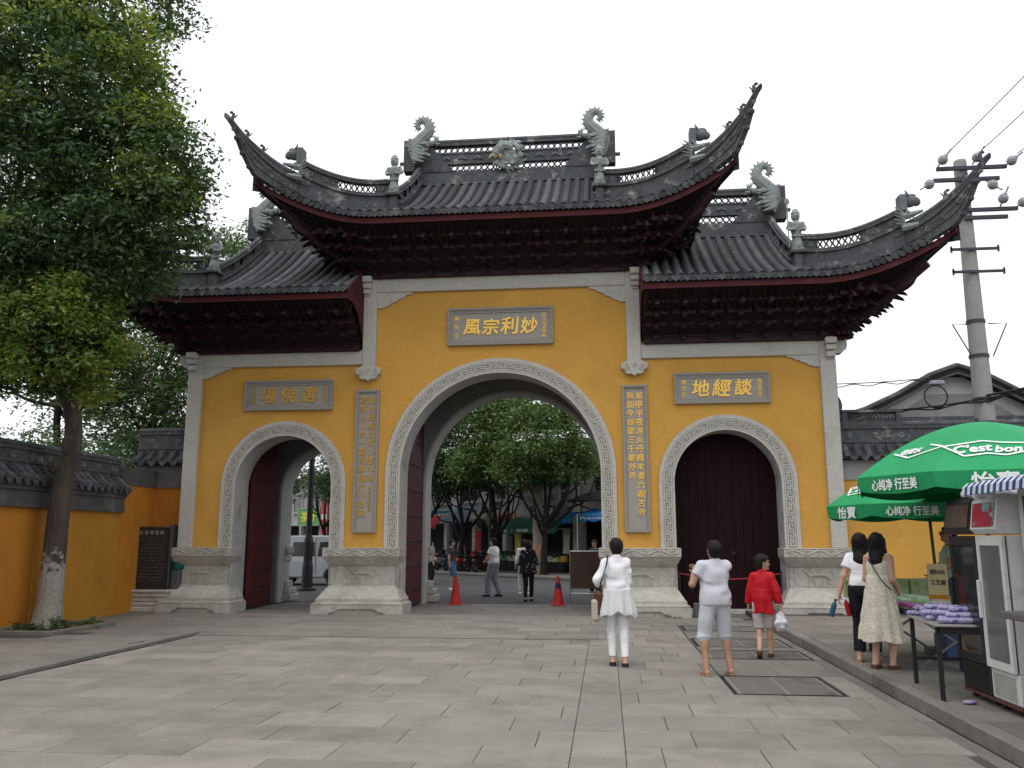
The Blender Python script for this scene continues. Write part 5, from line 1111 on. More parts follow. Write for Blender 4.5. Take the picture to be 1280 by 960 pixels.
def person(label, loc, rz_, H=1.7, fem=False, feet=None, hands=None, poles=None, lean=(0,0), head=(0,0,0), hair='short', skin=None, h=.0095, top=None, bottom=None, dress=None, shoes=None, build=1., kneep=None, group=None, hairmat=None, hip=(0,0,0), curl=(.6,.6), glasses=False, heel=(0,0), hs_=1., shw=None):
    """one figure, local front = +y. feet: ankle-floor points (L,R); hands: wrist points (L,R), all for a 1.7 m body"""
    k = H/1.7; skin = skin or SKIN; sh = shw or (.154 if fem else .163); hpx = .088
    t = thing('person', label, 'person', loc, rz_, group)
    lean = np.array([lean[0], lean[1], 0.]); hp = np.array(hip, float)
    up = lambda z: lean*((z-.95)/.45)+hp          # shift of the trunk with height
    feet = feet or [(-.1,0,0),(.1,.05,0)]; hands = hands or [(-.27,.03,.84),(.27,.03,.84)]; poles = poles or [(-.4,-1,0),(.4,-1,0)]; kneep = kneep or [(0,1,0),(0,1,0)]
    S = [V3(s*sh, -.01, 1.395)+up(1.395) for s in (-1,1)]; HP = [V3(s*hpx, 0, .9)+hp for s in (-1,1)]
    A = [V3(*f)+V3(0,-.03,.085) for f in feet]; K = []; 
    for i in range(2): kn, an = ik(HP[i], A[i], .435, .405, kneep[i]); K.append(kn); A[i] = an
    EL = []; WR = []
    for i in range(2): e, w = ik(S[i], hands[i], .285, .25, poles[i]); EL.append(e); WR.append(w)
    yaw, pit, rol = head; R0 = np.array((Matrix.Rotation(yaw, 3, 'Z') @ Matrix.Rotation(-pit, 3, 'X') @ Matrix.Rotation(rol, 3, 'Y'))); Rm = R0; NK = V3(0,-.005,1.46)+up(1.46)
    HC = NK+Rm@V3(0,.022,.125*hs_); hd = lambda *p: HC+hs_*(Rm@V3(*p)); ell0 = lambda c, r, R=None: ell(c, tuple(q*hs_ for q in r), R)
    g = build; tors = [ell(V3(0,-.005,.955)+hp, (.168*g if fem else .16*g, .12*g, .125)), ell(V3(0,0,1.09)+up(1.09), ((.118 if fem else .138)*g, .098*g, .14)), ell(V3(0,0,1.255)+up(1.255), ((.142 if fem else .165)*g, .112*g, .16))]
    def shape(pr, infl=0.): return pr
    arms = lambda i, r=0., f=1.: [cap(S[i]+V3(0,0,-.01), EL[i], (.043 if fem else .048)*g+r, .039+r), cap(EL[i], lerp(EL[i], WR[i], f), .041+r, (.041+(.027-.041)*f)+r)]
    legs = lambda i, r=0.: [cap(HP[i]+V3(0,0,-.02), K[i], .088*g+r, .056+r), cap(K[i], A[i], .056+r, .038+r), ]
    lo = np.min([*S,*HP,*K,*A,*EL,*WR,HC], 0)-V3(.16,.2,.13); hi = np.max([*S,*HP,*K,*A,*EL,*WR,HC], 0)+V3(.16,.2,.16); lo[2] = max(lo[2], -.02)
    F = Field(lo, hi, h)
    for p in tors: F.add(p, .06)
    F.add(cap(S[0]+V3(.04,0,-.005), S[1]+V3(-.04,0,-.005), .046*g, .046*g), .05)
    F.add(cap(V3(0,-.02,1.40)+up(1.4), NK+Rm@V3(0,.01,.06), .056 if not fem else .048, .05 if not fem else .043), .03)
    for i in (0,1):
        for p in legs(i)+arms(i): F.add(p, .03)
        F.add(ell(lerp(K[i], A[i], .28)+V3(0,-.022,0), (.046,.046,.1)), .03)
        fd = V3(0,1,0); fd = fd/np.linalg.norm(fd); hl = heel[i]
        F.add(cap(A[i]+V3(0,-.03,-.045), A[i]+V3(0,.06,-.05-.0*hl), .034, .034), .02); F.add(cap(A[i]+V3(0,.04,-.05), A[i]+V3((-1 if i == 0 else 1)*.012,.145-.05*hl,-.064-.10*hl), .036, .022), .02)
        d = WR[i]-EL[i]; d /= np.linalg.norm(d); sx = 1 if i == 0 else -1
        n_ = np.cross(d, V3(0,1,0)) if abs(d[1]) < .8 else np.cross(d, V3(0,0,1)); n_ /= np.linalg.norm(n_); sp = np.cross(n_, d)   # spread of knuckles along sp, palm normal n_
        if i == 0: n_ = -n_
        pc = WR[i]+d*.045; F.add(cap(WR[i]+d*.012, WR[i]+d*.078, .026, .031, (n_, 1.75)), .018)
        cu = curl[i]
        for q in range(4):
            b0 = WR[i]+d*.082+sp*(.025-.0167*q); l = (.034,.039,.036,.029)[q]; d1 = d*math.cos(cu*.8)-n_*math.sin(cu*.8); d2 = d*math.cos(cu*1.9)-n_*math.sin(cu*1.9); b1 = b0+d1*l; b2 = b1+d2*l*.95
            F.add(cap(b0, b1, .0092, .0088), .004); F.add(cap(b1, b2, .0088, .0075), .003)
        th = WR[i]+d*.03+sp*.026; th1 = th+(d*.6+sp*.65-n_*.45)*.038; F.add(cap(th, th1, .013, .0105), .008); F.add(cap(th1, th1+(d*.8+sp*.15-n_*.5)*.032, .0105, .008), .003)
    F.add(ell0(hd(0,-.008,.022), (.076,.094,.098), Rm), .02); F.add(ell0(hd(0,.022,-.045), (.056,.066,.072), Rm), .03)
    F.add(cap(hd(0,.086,.012), hd(0,.104,-.022), .009, .0135), .012); F.add(ell0(hd(0,.078,-.088), (.022,.018,.016), Rm), .02)
    F.add(cap(hd(-.02,.084,-.052), hd(.02,.084,-.052), .008, .008), .01); F.add(cap(hd(-.04,.078,.03), hd(.04,.078,.03), .012, .012), .015)
    for s_ in (-1,1): F.add(ell0(hd(s_*.079,-.005,-.008), (.011,.02,.031), Rm), .006); F.carve(ell0(hd(s_*.031,.094,.01), (.014,.012,.009), Rm))
    def put(name, me):
        o = link(name, me, t); o.scale = (k,k,k); return o
    body = put('body', F.mesh('body', skin))
    b = MB()
    for s_ in (-1,1): b.ball(hd(s_*.031,.082,.009), .0115, 8, 6)
    put('eyes', b.mesh('eyes', EYEM))
    if glasses:
        b = MB()
        for s_ in (-1,1): b.tube([hd(s_*.032+.026*math.cos(a), .106, .008+.02*math.sin(a)) for a in np.linspace(0, 6.283, 15)], .003, 4, cap=False); b.tube([hd(s_*.058,.104,.012), hd(s_*.08,.0,.012)], .003, 4)
        b.tube([hd(-.008,.108,.012), hd(.008,.108,.012)], .003, 4); put('glasses', b.mesh('glasses', IRON))
    # hair
    if hair != 'none':
        G = Field(HC-V3(.22,.22,.5 if hair == 'long' else .22), HC+V3(.22,.22,.2), h*.85)
        G.add(ell0(hd(0,-.015,.034), (.096,.112,.107), Rm), .0)
        if hair == 'long':
            G.add(ell0(hd(0,-.045,-.05), (.092,.075,.13), Rm), .04); nb = NK+V3(0,-.075,-.02)
            G.add(cap(hd(0,-.06,-.08), nb+V3(0,-.035,-.09), .085, .078, (V3(0,1,0), 1.5)), .05); G.add(cap(nb+V3(0,-.035,-.08), nb+V3(.01,-.04,-.19), .078, .055, (V3(0,1,0), 1.7)), .04)
            for s_ in (-1,1): G.add(cap(hd(s_*.075,.0,.02), hd(s_*.085,.02,-.16)+V3(0,.0,-.1), .03, .024), .03)
        elif hair == 'bob': G.add(ell0(hd(0,-.03,-.02), (.098,.095,.11), Rm), .03)
        else: G.add(ell0(hd(0,-.045,-.035), (.074,.06,.07), Rm), .03)
        def face(X, Y, Z):
            x, y, z = X-HC[0], Y-HC[1], Z-HC[2]; yl = Rm[0,1]*x+Rm[1,1]*y+Rm[2,1]*z; zl = Rm[0,2]*x+Rm[1,2]*y+Rm[2,2]*z; xl = Rm[0,0]*x+Rm[1,0]*y+Rm[2,0]*z
            r = np.maximum(.028-yl-.25*np.maximum(0, .03-zl) if hair != 'long' else .045-yl+.0*zl, zl-.055)
            return -np.maximum(r, -1.)
        G.cut(face)
        if hair == 'short':
            def ear(X, Y, Z):
                x, y, z = X-HC[0], Y-HC[1], Z-HC[2]; yl = Rm[0,1]*x+Rm[1,1]*y+Rm[2,1]*z; zl = Rm[0,2]*x+Rm[1,2]*y+Rm[2,2]*z
                return -np.maximum(-.03-yl, zl-.012)
            G.cut(ear)
        G.wrinkle(.0035, 90, 3, .25); put('hair', G.mesh('hair', hairmat or HAIR))
    # garments
    def gfield(pad=.1): return Field(lo-V3(pad,pad,0), hi+V3(pad,pad,0), h*1.05)
    if top:
        T_ = gfield(); r = top.get('loose', .016)*.85; hem = top.get('hem', .88)
        hr = top.get('hemr', .006); T_.add(ell(V3(0,-.005,.95)+hp, ((.168 if fem else .16)*g+r+hr, .12*g+r+hr, .19+r)), 0)
        T_.add(ell(V3(0,0,1.09)+up(1.09), ((.122 if fem else .145)*g+r, .1*g+r, .17)), .08); T_.add(ell(V3(0,0,1.255)+up(1.255), ((.144 if fem else .168)*g+r, .114*g+r, .165+r)), .06)
        sb = .046 if fem else .051; T_.add(cap(S[0]+V3(.045,0,-.005), S[1]+V3(-.045,0,-.005), sb*g+r*.8, sb*g+r*.8), .05); T_.add(cap(V3(0,-.02,1.39)+up(1.39), NK+V3(0,-.01,.0), .06+r*.5, .052+r*.5), .03)
        sl = top.get('sleeve', .6); fl = top.get('flare', 0)
        def trunk_cut(X, Y, Z): return np.maximum(hem-Z+0*X, Z-(top.get('neck', 1.445)+(Y+.01-up(1.44)[1])*(-.35)+0*X))
        if 'skirt' in top:
            z1, r1, z0, r0 = top['skirt']; sf = top.get('folds', 9); c0 = hp[:2]+up(1.0)[:2]*.3
            def sk(X, Y, Z):
                x, y = X-c0[0], Y-c0[1]; a = np.arctan2(y, x); tt = np.clip((z1-Z)/(z1-z0), 0, 1); R_ = r1+(r0-r1)*tt**.8+.02*tt*np.sin(sf*a+3*np.sin(a))
                return np.maximum((np.sqrt(x*x+(y/.82)**2)-R_)*.75, np.maximum(Z-z1, z0+.02*np.sin(3*a+1)-Z))
            T_.add((sk, V3(c0[0]-r0-.05, c0[1]-r0-.05, z0-.03), V3(c0[0]+r0+.05, c0[1]+r0+.05, z1)), .02)
        T_.cut(trunk_cut)
        for i in (0,1):
            d1 = EL[i]-S[i]; 
            if sl <= 1: e = S[i]+d1*sl; P_ = [cap(S[i]+V3(0,0,-.012), e, sb*g+r, lerp(sb*g, .043, sl)+r+fl)]; dr = d1/np.linalg.norm(d1)
            else: e = lerp(EL[i], WR[i], sl-1); P_ = [cap(S[i]+V3(0,0,-.012), EL[i], sb*g+r, .044+r), cap(EL[i], e, .044+r, .034+r+fl)]; d2 = e-EL[i]; dr = d2/np.linalg.norm(d2)
            for q, p in enumerate(P_):
                fn, l_, h_ = p; last = q == len(P_)-1
                T_.add(((lambda X, Y, Z, fn=fn, e=e, dr=dr: np.maximum(fn(X,Y,Z), (X-e[0])*dr[0]+(Y-e[1])*dr[1]+(Z-e[2])*dr[2])) if last else fn, l_, h_), .02)
        T_.wrinkle(top.get('wr', .0055), top.get('fq', 30), 5); 
        if top.get('vneck'): pass
        put(top.get('name', 'shirt'), T_.mesh('shirt', top['mat']))
    if bottom:
        B_ = gfield(); r = bottom.get('loose', .014); ln = bottom.get('len', 1.95); zw = bottom.get('waist', 1.0); fl = bottom.get('flare', 0)
        B_.add(ell(V3(0,-.005,.955)+hp, ((.168 if fem else .16)*g+r, .12*g+r, .14)), 0)
        for i in (0,1):
            d1 = K[i]-HP[i]
            if ln <= 1: e = HP[i]+d1*ln; P_ = [cap(HP[i], e, .09*g+r, lerp(.09*g, .058, ln)+r+fl)]; dr = d1/np.linalg.norm(d1)
            else: e = lerp(K[i], A[i], ln-1); P_ = [cap(HP[i], K[i], .09*g+r, .058+r+fl*.5), cap(K[i], e, .058+r+fl*.5, lerp(.056, .042, ln-1)+r+fl)]; d2 = e-K[i]; dr = d2/np.linalg.norm(d2)
            for q, p in enumerate(P_):
                fn, l_, h_ = p; last = q == len(P_)-1
                B_.add(((lambda X, Y, Z, fn=fn, e=e, dr=dr: np.maximum(fn(X,Y,Z), (X-e[0])*dr[0]+(Y-e[1])*dr[1]+(Z-e[2])*dr[2])) if last else fn, l_, h_), .022)
            if ln > 1.3: B_.add(ell(lerp(K[i], A[i], .28)+V3(0,-.022,0), (.046+r,.046+r,.105)), .03)
        B_.cut(lambda X, Y, Z: Z-zw+0*X); B_.wrinkle(bottom.get('wr', .0045), bottom.get('fq', 26), 8, .8); put(bottom.get('name', 'trousers'), B_.mesh('trousers', bottom['mat']))
    if dress:
        D_ = gfield(.14); r = .014; z0 = dress['hem']; r0 = dress['r']; c0 = hp[:2]
        D_.add(ell(V3(0,0,1.10)+up(1.1), (.125*g+r, .102*g+r, .17)), 0); D_.add(ell(V3(0,0,1.25)+up(1.25), (.146*g+r, .118*g+r, .16)), .05)
        def sk(X, Y, Z):
            x, y = X-c0[0], Y-c0[1]-.0; a = np.arctan2(y, x); tt = np.clip((1.12-Z)/(1.12-z0), 0, 1); R_ = .135+(r0-.135)*tt**.75+.018*tt*np.sin(11*a+2*np.sin(2*a))+.01*tt*np.sin(5*a+4*tt)
            return np.maximum((np.sqrt(x*x+(y/.85)**2)-R_)*.75, np.maximum(Z-1.14, z0+.015*np.sin(4*a)-Z))
        D_.add((sk, V3(c0[0]-r0-.06, c0[1]-r0-.06, z0-.03), V3(c0[0]+r0+.06, c0[1]+r0+.06, 1.14)), .04)
        for i in (0,1): D_.add(cap(S[i]*np.array([.72,1,1])+V3(0,0,-.02), S[i]*np.array([.72,1,1])+V3(0,-.0,.052), .035, .03), .02)
        D_.cut(lambda X, Y, Z: Z-1.445+0*X); D_.wrinkle(.003, 26, 4); put('dress', D_.mesh('dress', dress['mat']))
    if shoes:
        for i in (0,1):
            a = A[i]; s_ = -1 if i == 0 else 1; hl = heel[i]; Sf = Field(a-V3(.1,.12,.12+.05*hl), a+V3(.1,.26,.1), h*.9); th = .011
            if shoes.get('flip'):
                Sf.add(cap(a+V3(0,-.04,-.079), a+V3(s_*.014,.14-.04*hl,-.082-.09*hl), .043, .04, (V3(0,0,1), 3.2)), 0); Sf.add(cap(a+V3(-s_*.04,.06,-.062), a+V3(s_*.01,.11,-.035), .009, .009), .004); Sf.add(cap(a+V3(s_*.05,.06,-.062), a+V3(s_*.01,.11,-.035), .009, .009), .004)
            else:
                Sf.add(cap(a+V3(0,-.035,-.05), a+V3(0,.06,-.05), .034+th, .034+th), 0); Sf.add(cap(a+V3(0,.04,-.055), a+V3(s_*.012,.15-.05*hl,-.066-.1*hl), .036+th, .024+th), .02); Sf.add(cap(a+V3(0,-.04,-.078), a+V3(s_*.012,.15-.05*hl,-.08-.1*hl), .046, .042, (V3(0,0,1), 3.)), .01)
                zt = shoes.get('top', -.02); Sf.cut(lambda X, Y, Z, a=a, zt=zt: Z-(a[2]+zt)+.25*(Y-a[1]-.0)*(1 if shoes.get('slip') else 0)+0*X)
                Sf.cut(lambda X, Y, Z, a=a: (a[2]-.094-.12*hl)-Z+0*X)
            put(shoes.get('name', 'shoe'), Sf.mesh('shoe', shoes['mat']))
    return t, dict(S=S, EL=EL, WR=WR, HC=HC, A=A, k=k, NK=NK, hp=HP)
WHITE = cloth('white_cotton', (.78,.78,.80)); SHEER = cloth('white_chiffon', (.70,.71,.70), (.6,.61,.6), bump=.4)
GREYT = cloth('pale_grey_jersey', (.58,.58,.63)); LGREY = cloth('light_grey_cotton', (.57,.59,.62), (.48,.5,.53)); RED = cloth('red_nylon', (.50,.012,.022), (.40,.009,.018), rough=.5)
BLACK = cloth('black_cotton', (.015,.015,.018)); NAVY = cloth('dark_denim', (.03,.045,.10)); DENIM = cloth('blue_denim', (.07,.12,.23)); KHAKI = cloth('pale_khaki', (.55,.50,.48))
GREYP = cloth('grey_sweatpants', (.23,.24,.27)); MINT = cloth('mint_cotton', (.36,.52,.44)); MAROON = cloth('maroon_cotton', (.12,.025,.03)); DKG = cloth('charcoal_cotton', (.045,.045,.05))
LEATH = pm('brown_leather', (.10,.035,.022), (.07,.025,.016), sc=9, rough=.5); BLKL = pm('black_leather', (.014,.014,.015), (.02,.02,.02), sc=9, rough=.4); TAN = pm('tan_sandal', (.35,.2,.1), (.27,.15,.08), sc=9, rough=.6)
DRESS = dots('dotted_cream_cotton', (.60,.565,.46), (.08,.065,.05), 52, .22); DOTB = dots('dotted_black_cotton', (.018,.018,.02), (.6,.6,.6), 13, .17)
def up_local(t, k): return t
def attach(name, mb, mat, t, k, smooth=False):
    o = mb.build(name, mat, t, smooth); o.scale = (k,k,k); return o
# woman in white, walking to the gate
t, J = person('woman in white blouse and leggings with a shoulder bag walking towards the gate', (2.56,-7.72,0), rad(3), 1.66, True, feet=[(-.075,.02,0),(.085,-.10,.0)], hands=[(-.2,.14,.98),(.1,.24,1.02)], poles=[(-.7,-1,0),(.25,-1,-.2)], head=(rad(12),rad(-8),0), lean=(0,.02), h=.0085, shw=.142,
  top=dict(mat=WHITE, hem=.96, loose=.02, sleeve=1.3, flare=.022, neck=1.47, wr=.007), bottom=dict(mat=WHITE, loose=.006, len=1.92, wr=.001), shoes=dict(mat=BLKL, top=-.045, slip=1, name='flat_shoe'))
k = J['k']
F = Field((-.36,-.3,.66),(.36,.32,1.1),.010); sk_r = lambda X, Y, Z: np.maximum(np.abs(np.sqrt(X*X+(Y/.84)**2)-(.185+.045*np.clip((1.05-Z)/.33,0,1)**.9+.018*np.clip((1.05-Z)/.33,0,1)*np.sin(9*np.arctan2(Y,X)+1)+.2*np.clip(np.abs(X)-.16,0,1)*np.clip((1.0-Z)/.3,0,1)))*.8-.007, np.maximum(Z-1.03, .71-.07*np.abs(np.cos(np.arctan2(Y,X)))-Z+.015*np.sin(7*np.arctan2(Y,X))))
F.add((sk_r,(-.36,-.3,.6),(.36,.32,1.1)),0); o = link('tunic_hem', F.mesh('tunic_hem', SHEER), t); o.scale = (k,k,k)
b = MB(); S0 = J['S'][0]; b.tube(catm([(S0[0]+.035,.10,1.25),(S0[0]+.02,.0,1.475),(S0[0]+.0,-.12,1.36),(S0[0]-.07,-.13,1.15),(S0[0]-.11,-.03,.98)], 5), .012, 6, squash=.6); attach('bag_strap', b, BLKL, t, k)
b = MB(); b.M = Matrix.Translation((-.27,.02,.83)) @ Matrix.Rotation(.12, 4, 'Y'); b.cbox(-.06,.06,-.15,.15,-.2,.17,.045); o = attach('handbag', b, LEATH, t, k); b = MB(); b.M = Matrix.Translation((-.285,.02,.74)); b.cbox(-.07,.05,-.16,.14,-.17,.16,.05); attach('cloth_tote', b, cloth('natural_canvas', (.46,.43,.36)), t, k)
# man photographing
t, J = person('man in pale grey shirt and shorts holding up a camera', (3.78,-8.42,0), rad(14), 1.63, False, feet=[(-.17,-.02,0),(.17,.02,0)], hands=[(-.21,.2,1.30),(-.08,.27,1.29)], poles=[(-.55,-.25,-1),(.6,-.3,-1)], head=(rad(8),rad(-14),0), h=.0085, skin=SKINB, kneep=[(-.2,1,0),(.2,1,0)], curl=(1.0,1.0),
  top=dict(mat=GREYT, hem=.885, hemr=.022, loose=.032, sleeve=.55, flare=.006, name='t_shirt', neck=1.455), bottom=dict(mat=LGREY, loose=.022, len=1.05, flare=.018, name='shorts', wr=.004), shoes=dict(mat=TAN, flip=1, name='flip_flop'))
k = J['k']; c = (np.array(J['WR'][0])+J['WR'][1])/2+V3(0,.075,.03); b = MB(); b.cbox(c[0]-.06,c[0]+.06,c[1]-.025,c[1]+.025,c[2]-.035,c[2]+.04,.01)
cm = attach('camera_body', b, BLKL, t, k); cm.name = 'hand_camera'; cm.parent = None; cm.matrix_world = Matrix.Translation(t.location) @ Matrix.Rotation(rad(14), 4, 'Z') @ Matrix.Scale(k, 4); tag(cm, 'small black camera raised in the hands of the man in grey shirt', 'camera')
b = MB(); b.tube([(c[0]+(.0),c[1]+.03,c[2]),(c[0],c[1]+.07,c[2])], [.026,.024], 12); b.build('lens', IRON, cm); b = MB(); b.tube(catm([(c[0]-.06,c[1],c[2]),(c[0]-.09,c[1]-.02,c[2]-.14),(c[0]-.05,c[1],c[2]-.3),(c[0]-.02,c[1],c[2]-.1)], 5), .004, 4); b.build('wrist_strap', IRON, cm)
# boy in red
t, J = person('boy in a red jacket walking away with a white plastic bag', (4.66,-6.72,0), rad(-14), 1.40, False, feet=[(-.08,-.17,.07),(.08,.12,0)], hands=[(-.26,.06,.86),(.30,-.06,.84)], poles=[(-.6,-1,0),(.6,-1,.1)], head=(rad(-68),rad(2),0), h=.0095, build=.9, hs_=1.17, shw=.148, heel=(1,0), kneep=[(0,1,.1),(0,1,0)],
  top=dict(mat=RED, hem=.74, loose=.028, sleeve=1.85, flare=.008, name='jacket', wr=.006, fq=22, neck=1.49, skirt=(1.15,.165,.74,.20), folds=5), bottom=dict(mat=KHAKI, loose=.022, len=.92, flare=.02, name='shorts'), shoes=dict(mat=LEATH, top=-.01, name='shoe'))
w = J['WR'][1]*J['k']; w = Vector((w[0], w[1], w[2]-.07)); w.rotate(Matrix.Rotation(rad(-14), 3, 'Z'))
PLB = pm('thin_white_plastic', (.72,.73,.75), (.55,.56,.6), sc=9, rough=.35, bump=.8, bsc=18, c3=(.3,.31,.34), c3sc=9, c3lo=.58, c3hi=.66)
F = Field((-.13,-.1,-.3),(.13,.1,.04),.008); F.add(ell((0,0,-.17),(.1,.06,.1)),0); F.add(cap((0,0,-.1),(0,0,.02),.05,.014),.04); F.wrinkle(.012,38,3); bg_ = link('plastic_bag', F.mesh('plastic_bag', PLB)); bg_.location = t.location+w; tag(bg_, 'crumpled white plastic bag hanging from the hand of the boy in red', 'plastic bag')
# two women at the stall
t, J = person('long haired woman in white tee and black trousers looking over the stall', (5.68,-8.08,.13), rad(-30), 1.60, True, feet=[(-.09,.0,0),(.10,.06,0)], hands=[(-.3,-.05,.88),(.18,.26,1.05)], poles=[(-.3,-1,0),(.4,-1,0)], head=(rad(-8),rad(-20),0), lean=(0,.07), hair='long', h=.009,
  top=dict(mat=WHITE, hem=1.0, loose=.02, sleeve=.6, flare=.02, name='t_shirt'), bottom=dict(mat=BLACK, loose=.016, len=1.85, flare=.02, waist=1.04), shoes=dict(mat=TAN, flip=1, name='sandal'))
w = J['WR'][0]*J['k']; w = Vector((w[0], w[1], w[2])); w.rotate(Matrix.Rotation(rad(-30), 3, 'Z')); w += t.location
def bottle(label, loc, body, capm, tilt):
    o = MB().lathe([(.001,-.2),(.03,-.2),(.033,-.19),(.033,-.06),(.03,-.04),(.014,-.005),(.014,.01)], 14).build('drink_bottle', body, None, True); o.location = loc; o.rotation_euler = tilt; tag(o, label, 'bottle'); MB().lathe([(.016,.005),(.016,.03),(.001,.031)], 12).build('cap', capm, o); return o
bottle('red drink bottle held low by the woman in white tee', w+Vector((.06,-.04,-.08)), pm('red_drink', (.42,.02,.03), (.35,.015,.02), sc=5, rough=.2), WHITE, (.2,-.25,0)); bottle('blue capped water bottle held low by the woman in white tee', w+Vector((-.06,.0,-.1)), pm('blue_bottle', (.03,.14,.22), (.02,.06,.10), sc=5, rough=.2), BLACK, (.1,.3,0))
t, J = person('long haired woman in a sleeveless dotted cream dress at the stall', (5.72,-8.62,.13), rad(-38), 1.60, True, feet=[(-.09,-.02,0),(.10,.06,0)], hands=[(-.1,.32,1.1),(.16,.22,.98)], poles=[(-.5,-1,-.3),(.15,-1,-.3)], head=(rad(5),rad(-22),0), lean=(0,.07), hair='long', h=.009, dress=dict(mat=DRESS, hem=.34, r=.275), shoes=dict(mat=LEATH, top=-.03, name='shoe'))
k = J['k']; b = MB(); b.tube(catm([(-.14,.12,1.2),(-.12,.06,1.48),(-.03,-.12,1.33),(.1,-.16,1.12),(.19,-.06,.98)], 5), .008, 5); attach('bag_strap', b, BLKL, t, k)
t, J = person('stall keeper with glasses in a mint tee behind the tables', (7.38,-6.45,.13), rad(78), 1.71, False, feet=[(-.1,0,0),(.1,.02,0)], hands=[(-.2,.22,1.0),(.2,.24,1.0)], poles=[(-1,-.6,0),(1,-.6,0)], head=(rad(10),rad(-10),0), h=.0105, glasses=True, skin=SKINB, top=dict(mat=MINT, hem=.9, loose=.02, sleeve=.6, flare=.015, name='t_shirt'), bottom=dict(mat=NAVY, loose=.02, len=1.95), shoes=dict(mat=BLKL, name='shoe'))
# people on the road
hb = .0135
person('man in black tee and denim shorts standing on the road beyond the left cone', (-2.95,10.4,-.045), rad(-100), 1.70, False, feet=[(-.1,.0,0),(.1,.06,0)], skin=SKINB, h=hb, top=dict(mat=DKG, hem=.9, loose=.025, sleeve=.6, name='t_shirt'), bottom=dict(mat=DENIM, loose=.025, len=1.0, flare=.02, name='shorts'), shoes=dict(mat=WHITE, name='shoe'))
person('man in white tee and grey trousers walking with a hand on his belly', (-1.02,6.9,-.045), rad(70), 1.74, False, feet=[(-.09,.18,0),(.09,-.14,.01)], hands=[(-.12,.22,1.02),(.2,.2,1.04)], poles=[(-1,-.8,0),(1,-.8,0)], h=hb, build=1.1, top=dict(mat=WHITE, hem=.9, loose=.025, sleeve=.6, flare=.01, name='t_shirt'), bottom=dict(mat=GREYP, loose=.03, len=1.95, flare=.012), shoes=dict(mat=NAVY, name='shoe'))
person('woman in a dotted black top walking out onto the road', (.22,4.95,-.045), rad(-4), 1.66, True, feet=[(-.07,-.06,0),(.07,.12,0)], hands=[(-.26,.06,.86),(.27,.02,.84)], h=.0115, hair='bob', top=dict(mat=DOTB, hem=.78, loose=.035, sleeve=1.4, flare=.03, skirt=(1.1,.19,.78,.26), name='blouse'), bottom=dict(mat=BLACK, loose=.008, len=1.95, name='leggings'), shoes=dict(mat=BLACK, name='shoe'))
person('person in white shirt and trousers half hidden by the woman in dotted black', (-.22,8.3,-.045), rad(15), 1.7, True, feet=[(-.1,.1,0),(.1,-.08,0)], h=hb, hair='bob', top=dict(mat=WHITE, hem=.85, loose=.02, sleeve=1.7), bottom=dict(mat=LGREY, loose=.016, len=1.95), shoes=dict(mat=WHITE, name='shoe'))
person('passer-by in dark trousers and faded pink top by the gate jamb', (-4.35,13.6,-.045), rad(-60), 1.66, True, feet=[(-.09,.1,0),(.09,-.1,0)], h=hb, hair='bob', top=dict(mat=cloth('faded_pink', (.42,.16,.16)), hem=.85, loose=.02, sleeve=1.2), bottom=dict(mat=BLACK, loose=.03, len=1.95), shoes=dict(mat=BLACK, name='shoe'))
p = stp(-1.0, 2.1, .09); person('person in a maroon shirt walking on the far pavement', p, rad(20), 1.68, False, feet=[(-.09,.1,0),(.09,-.1,0)], h=.016, top=dict(mat=MAROON, hem=.88, loose=.025, sleeve=.8), bottom=dict(mat=BLACK, loose=.022, len=1.95), shoes=dict(mat=BLACK, name='shoe'))
person('man in dark shirt on the road behind the notice board', (2.05,8.6,-.045), rad(150), 1.68, False, h=.016, skin=SKINB, top=dict(mat=NAVY, hem=.88, loose=.025, sleeve=.8), bottom=dict(mat=BLACK, loose=.022, len=1.95), shoes=dict(mat=BLACK, name='shoe'))
person('long haired person in black on the road by the right jamb', (2.9,7.3,-.045), rad(60), 1.64, True, h=.016, hair='long', top=dict(mat=BLACK, hem=.88, loose=.02, sleeve=1.5), bottom=dict(mat=BLACK, loose=.02, len=1.95), shoes=dict(mat=BLACK, name='shoe'))
p = stp(-6.6, 1.9, .09); person('person in a grey tee beside the parked scooters', p, rad(-30), 1.68, False, h=.016, top=dict(mat=GREYP, hem=.88, loose=.025, sleeve=.7), bottom=dict(mat=NAVY, loose=.022, len=1.95), shoes=dict(mat=BLACK, name='shoe'))
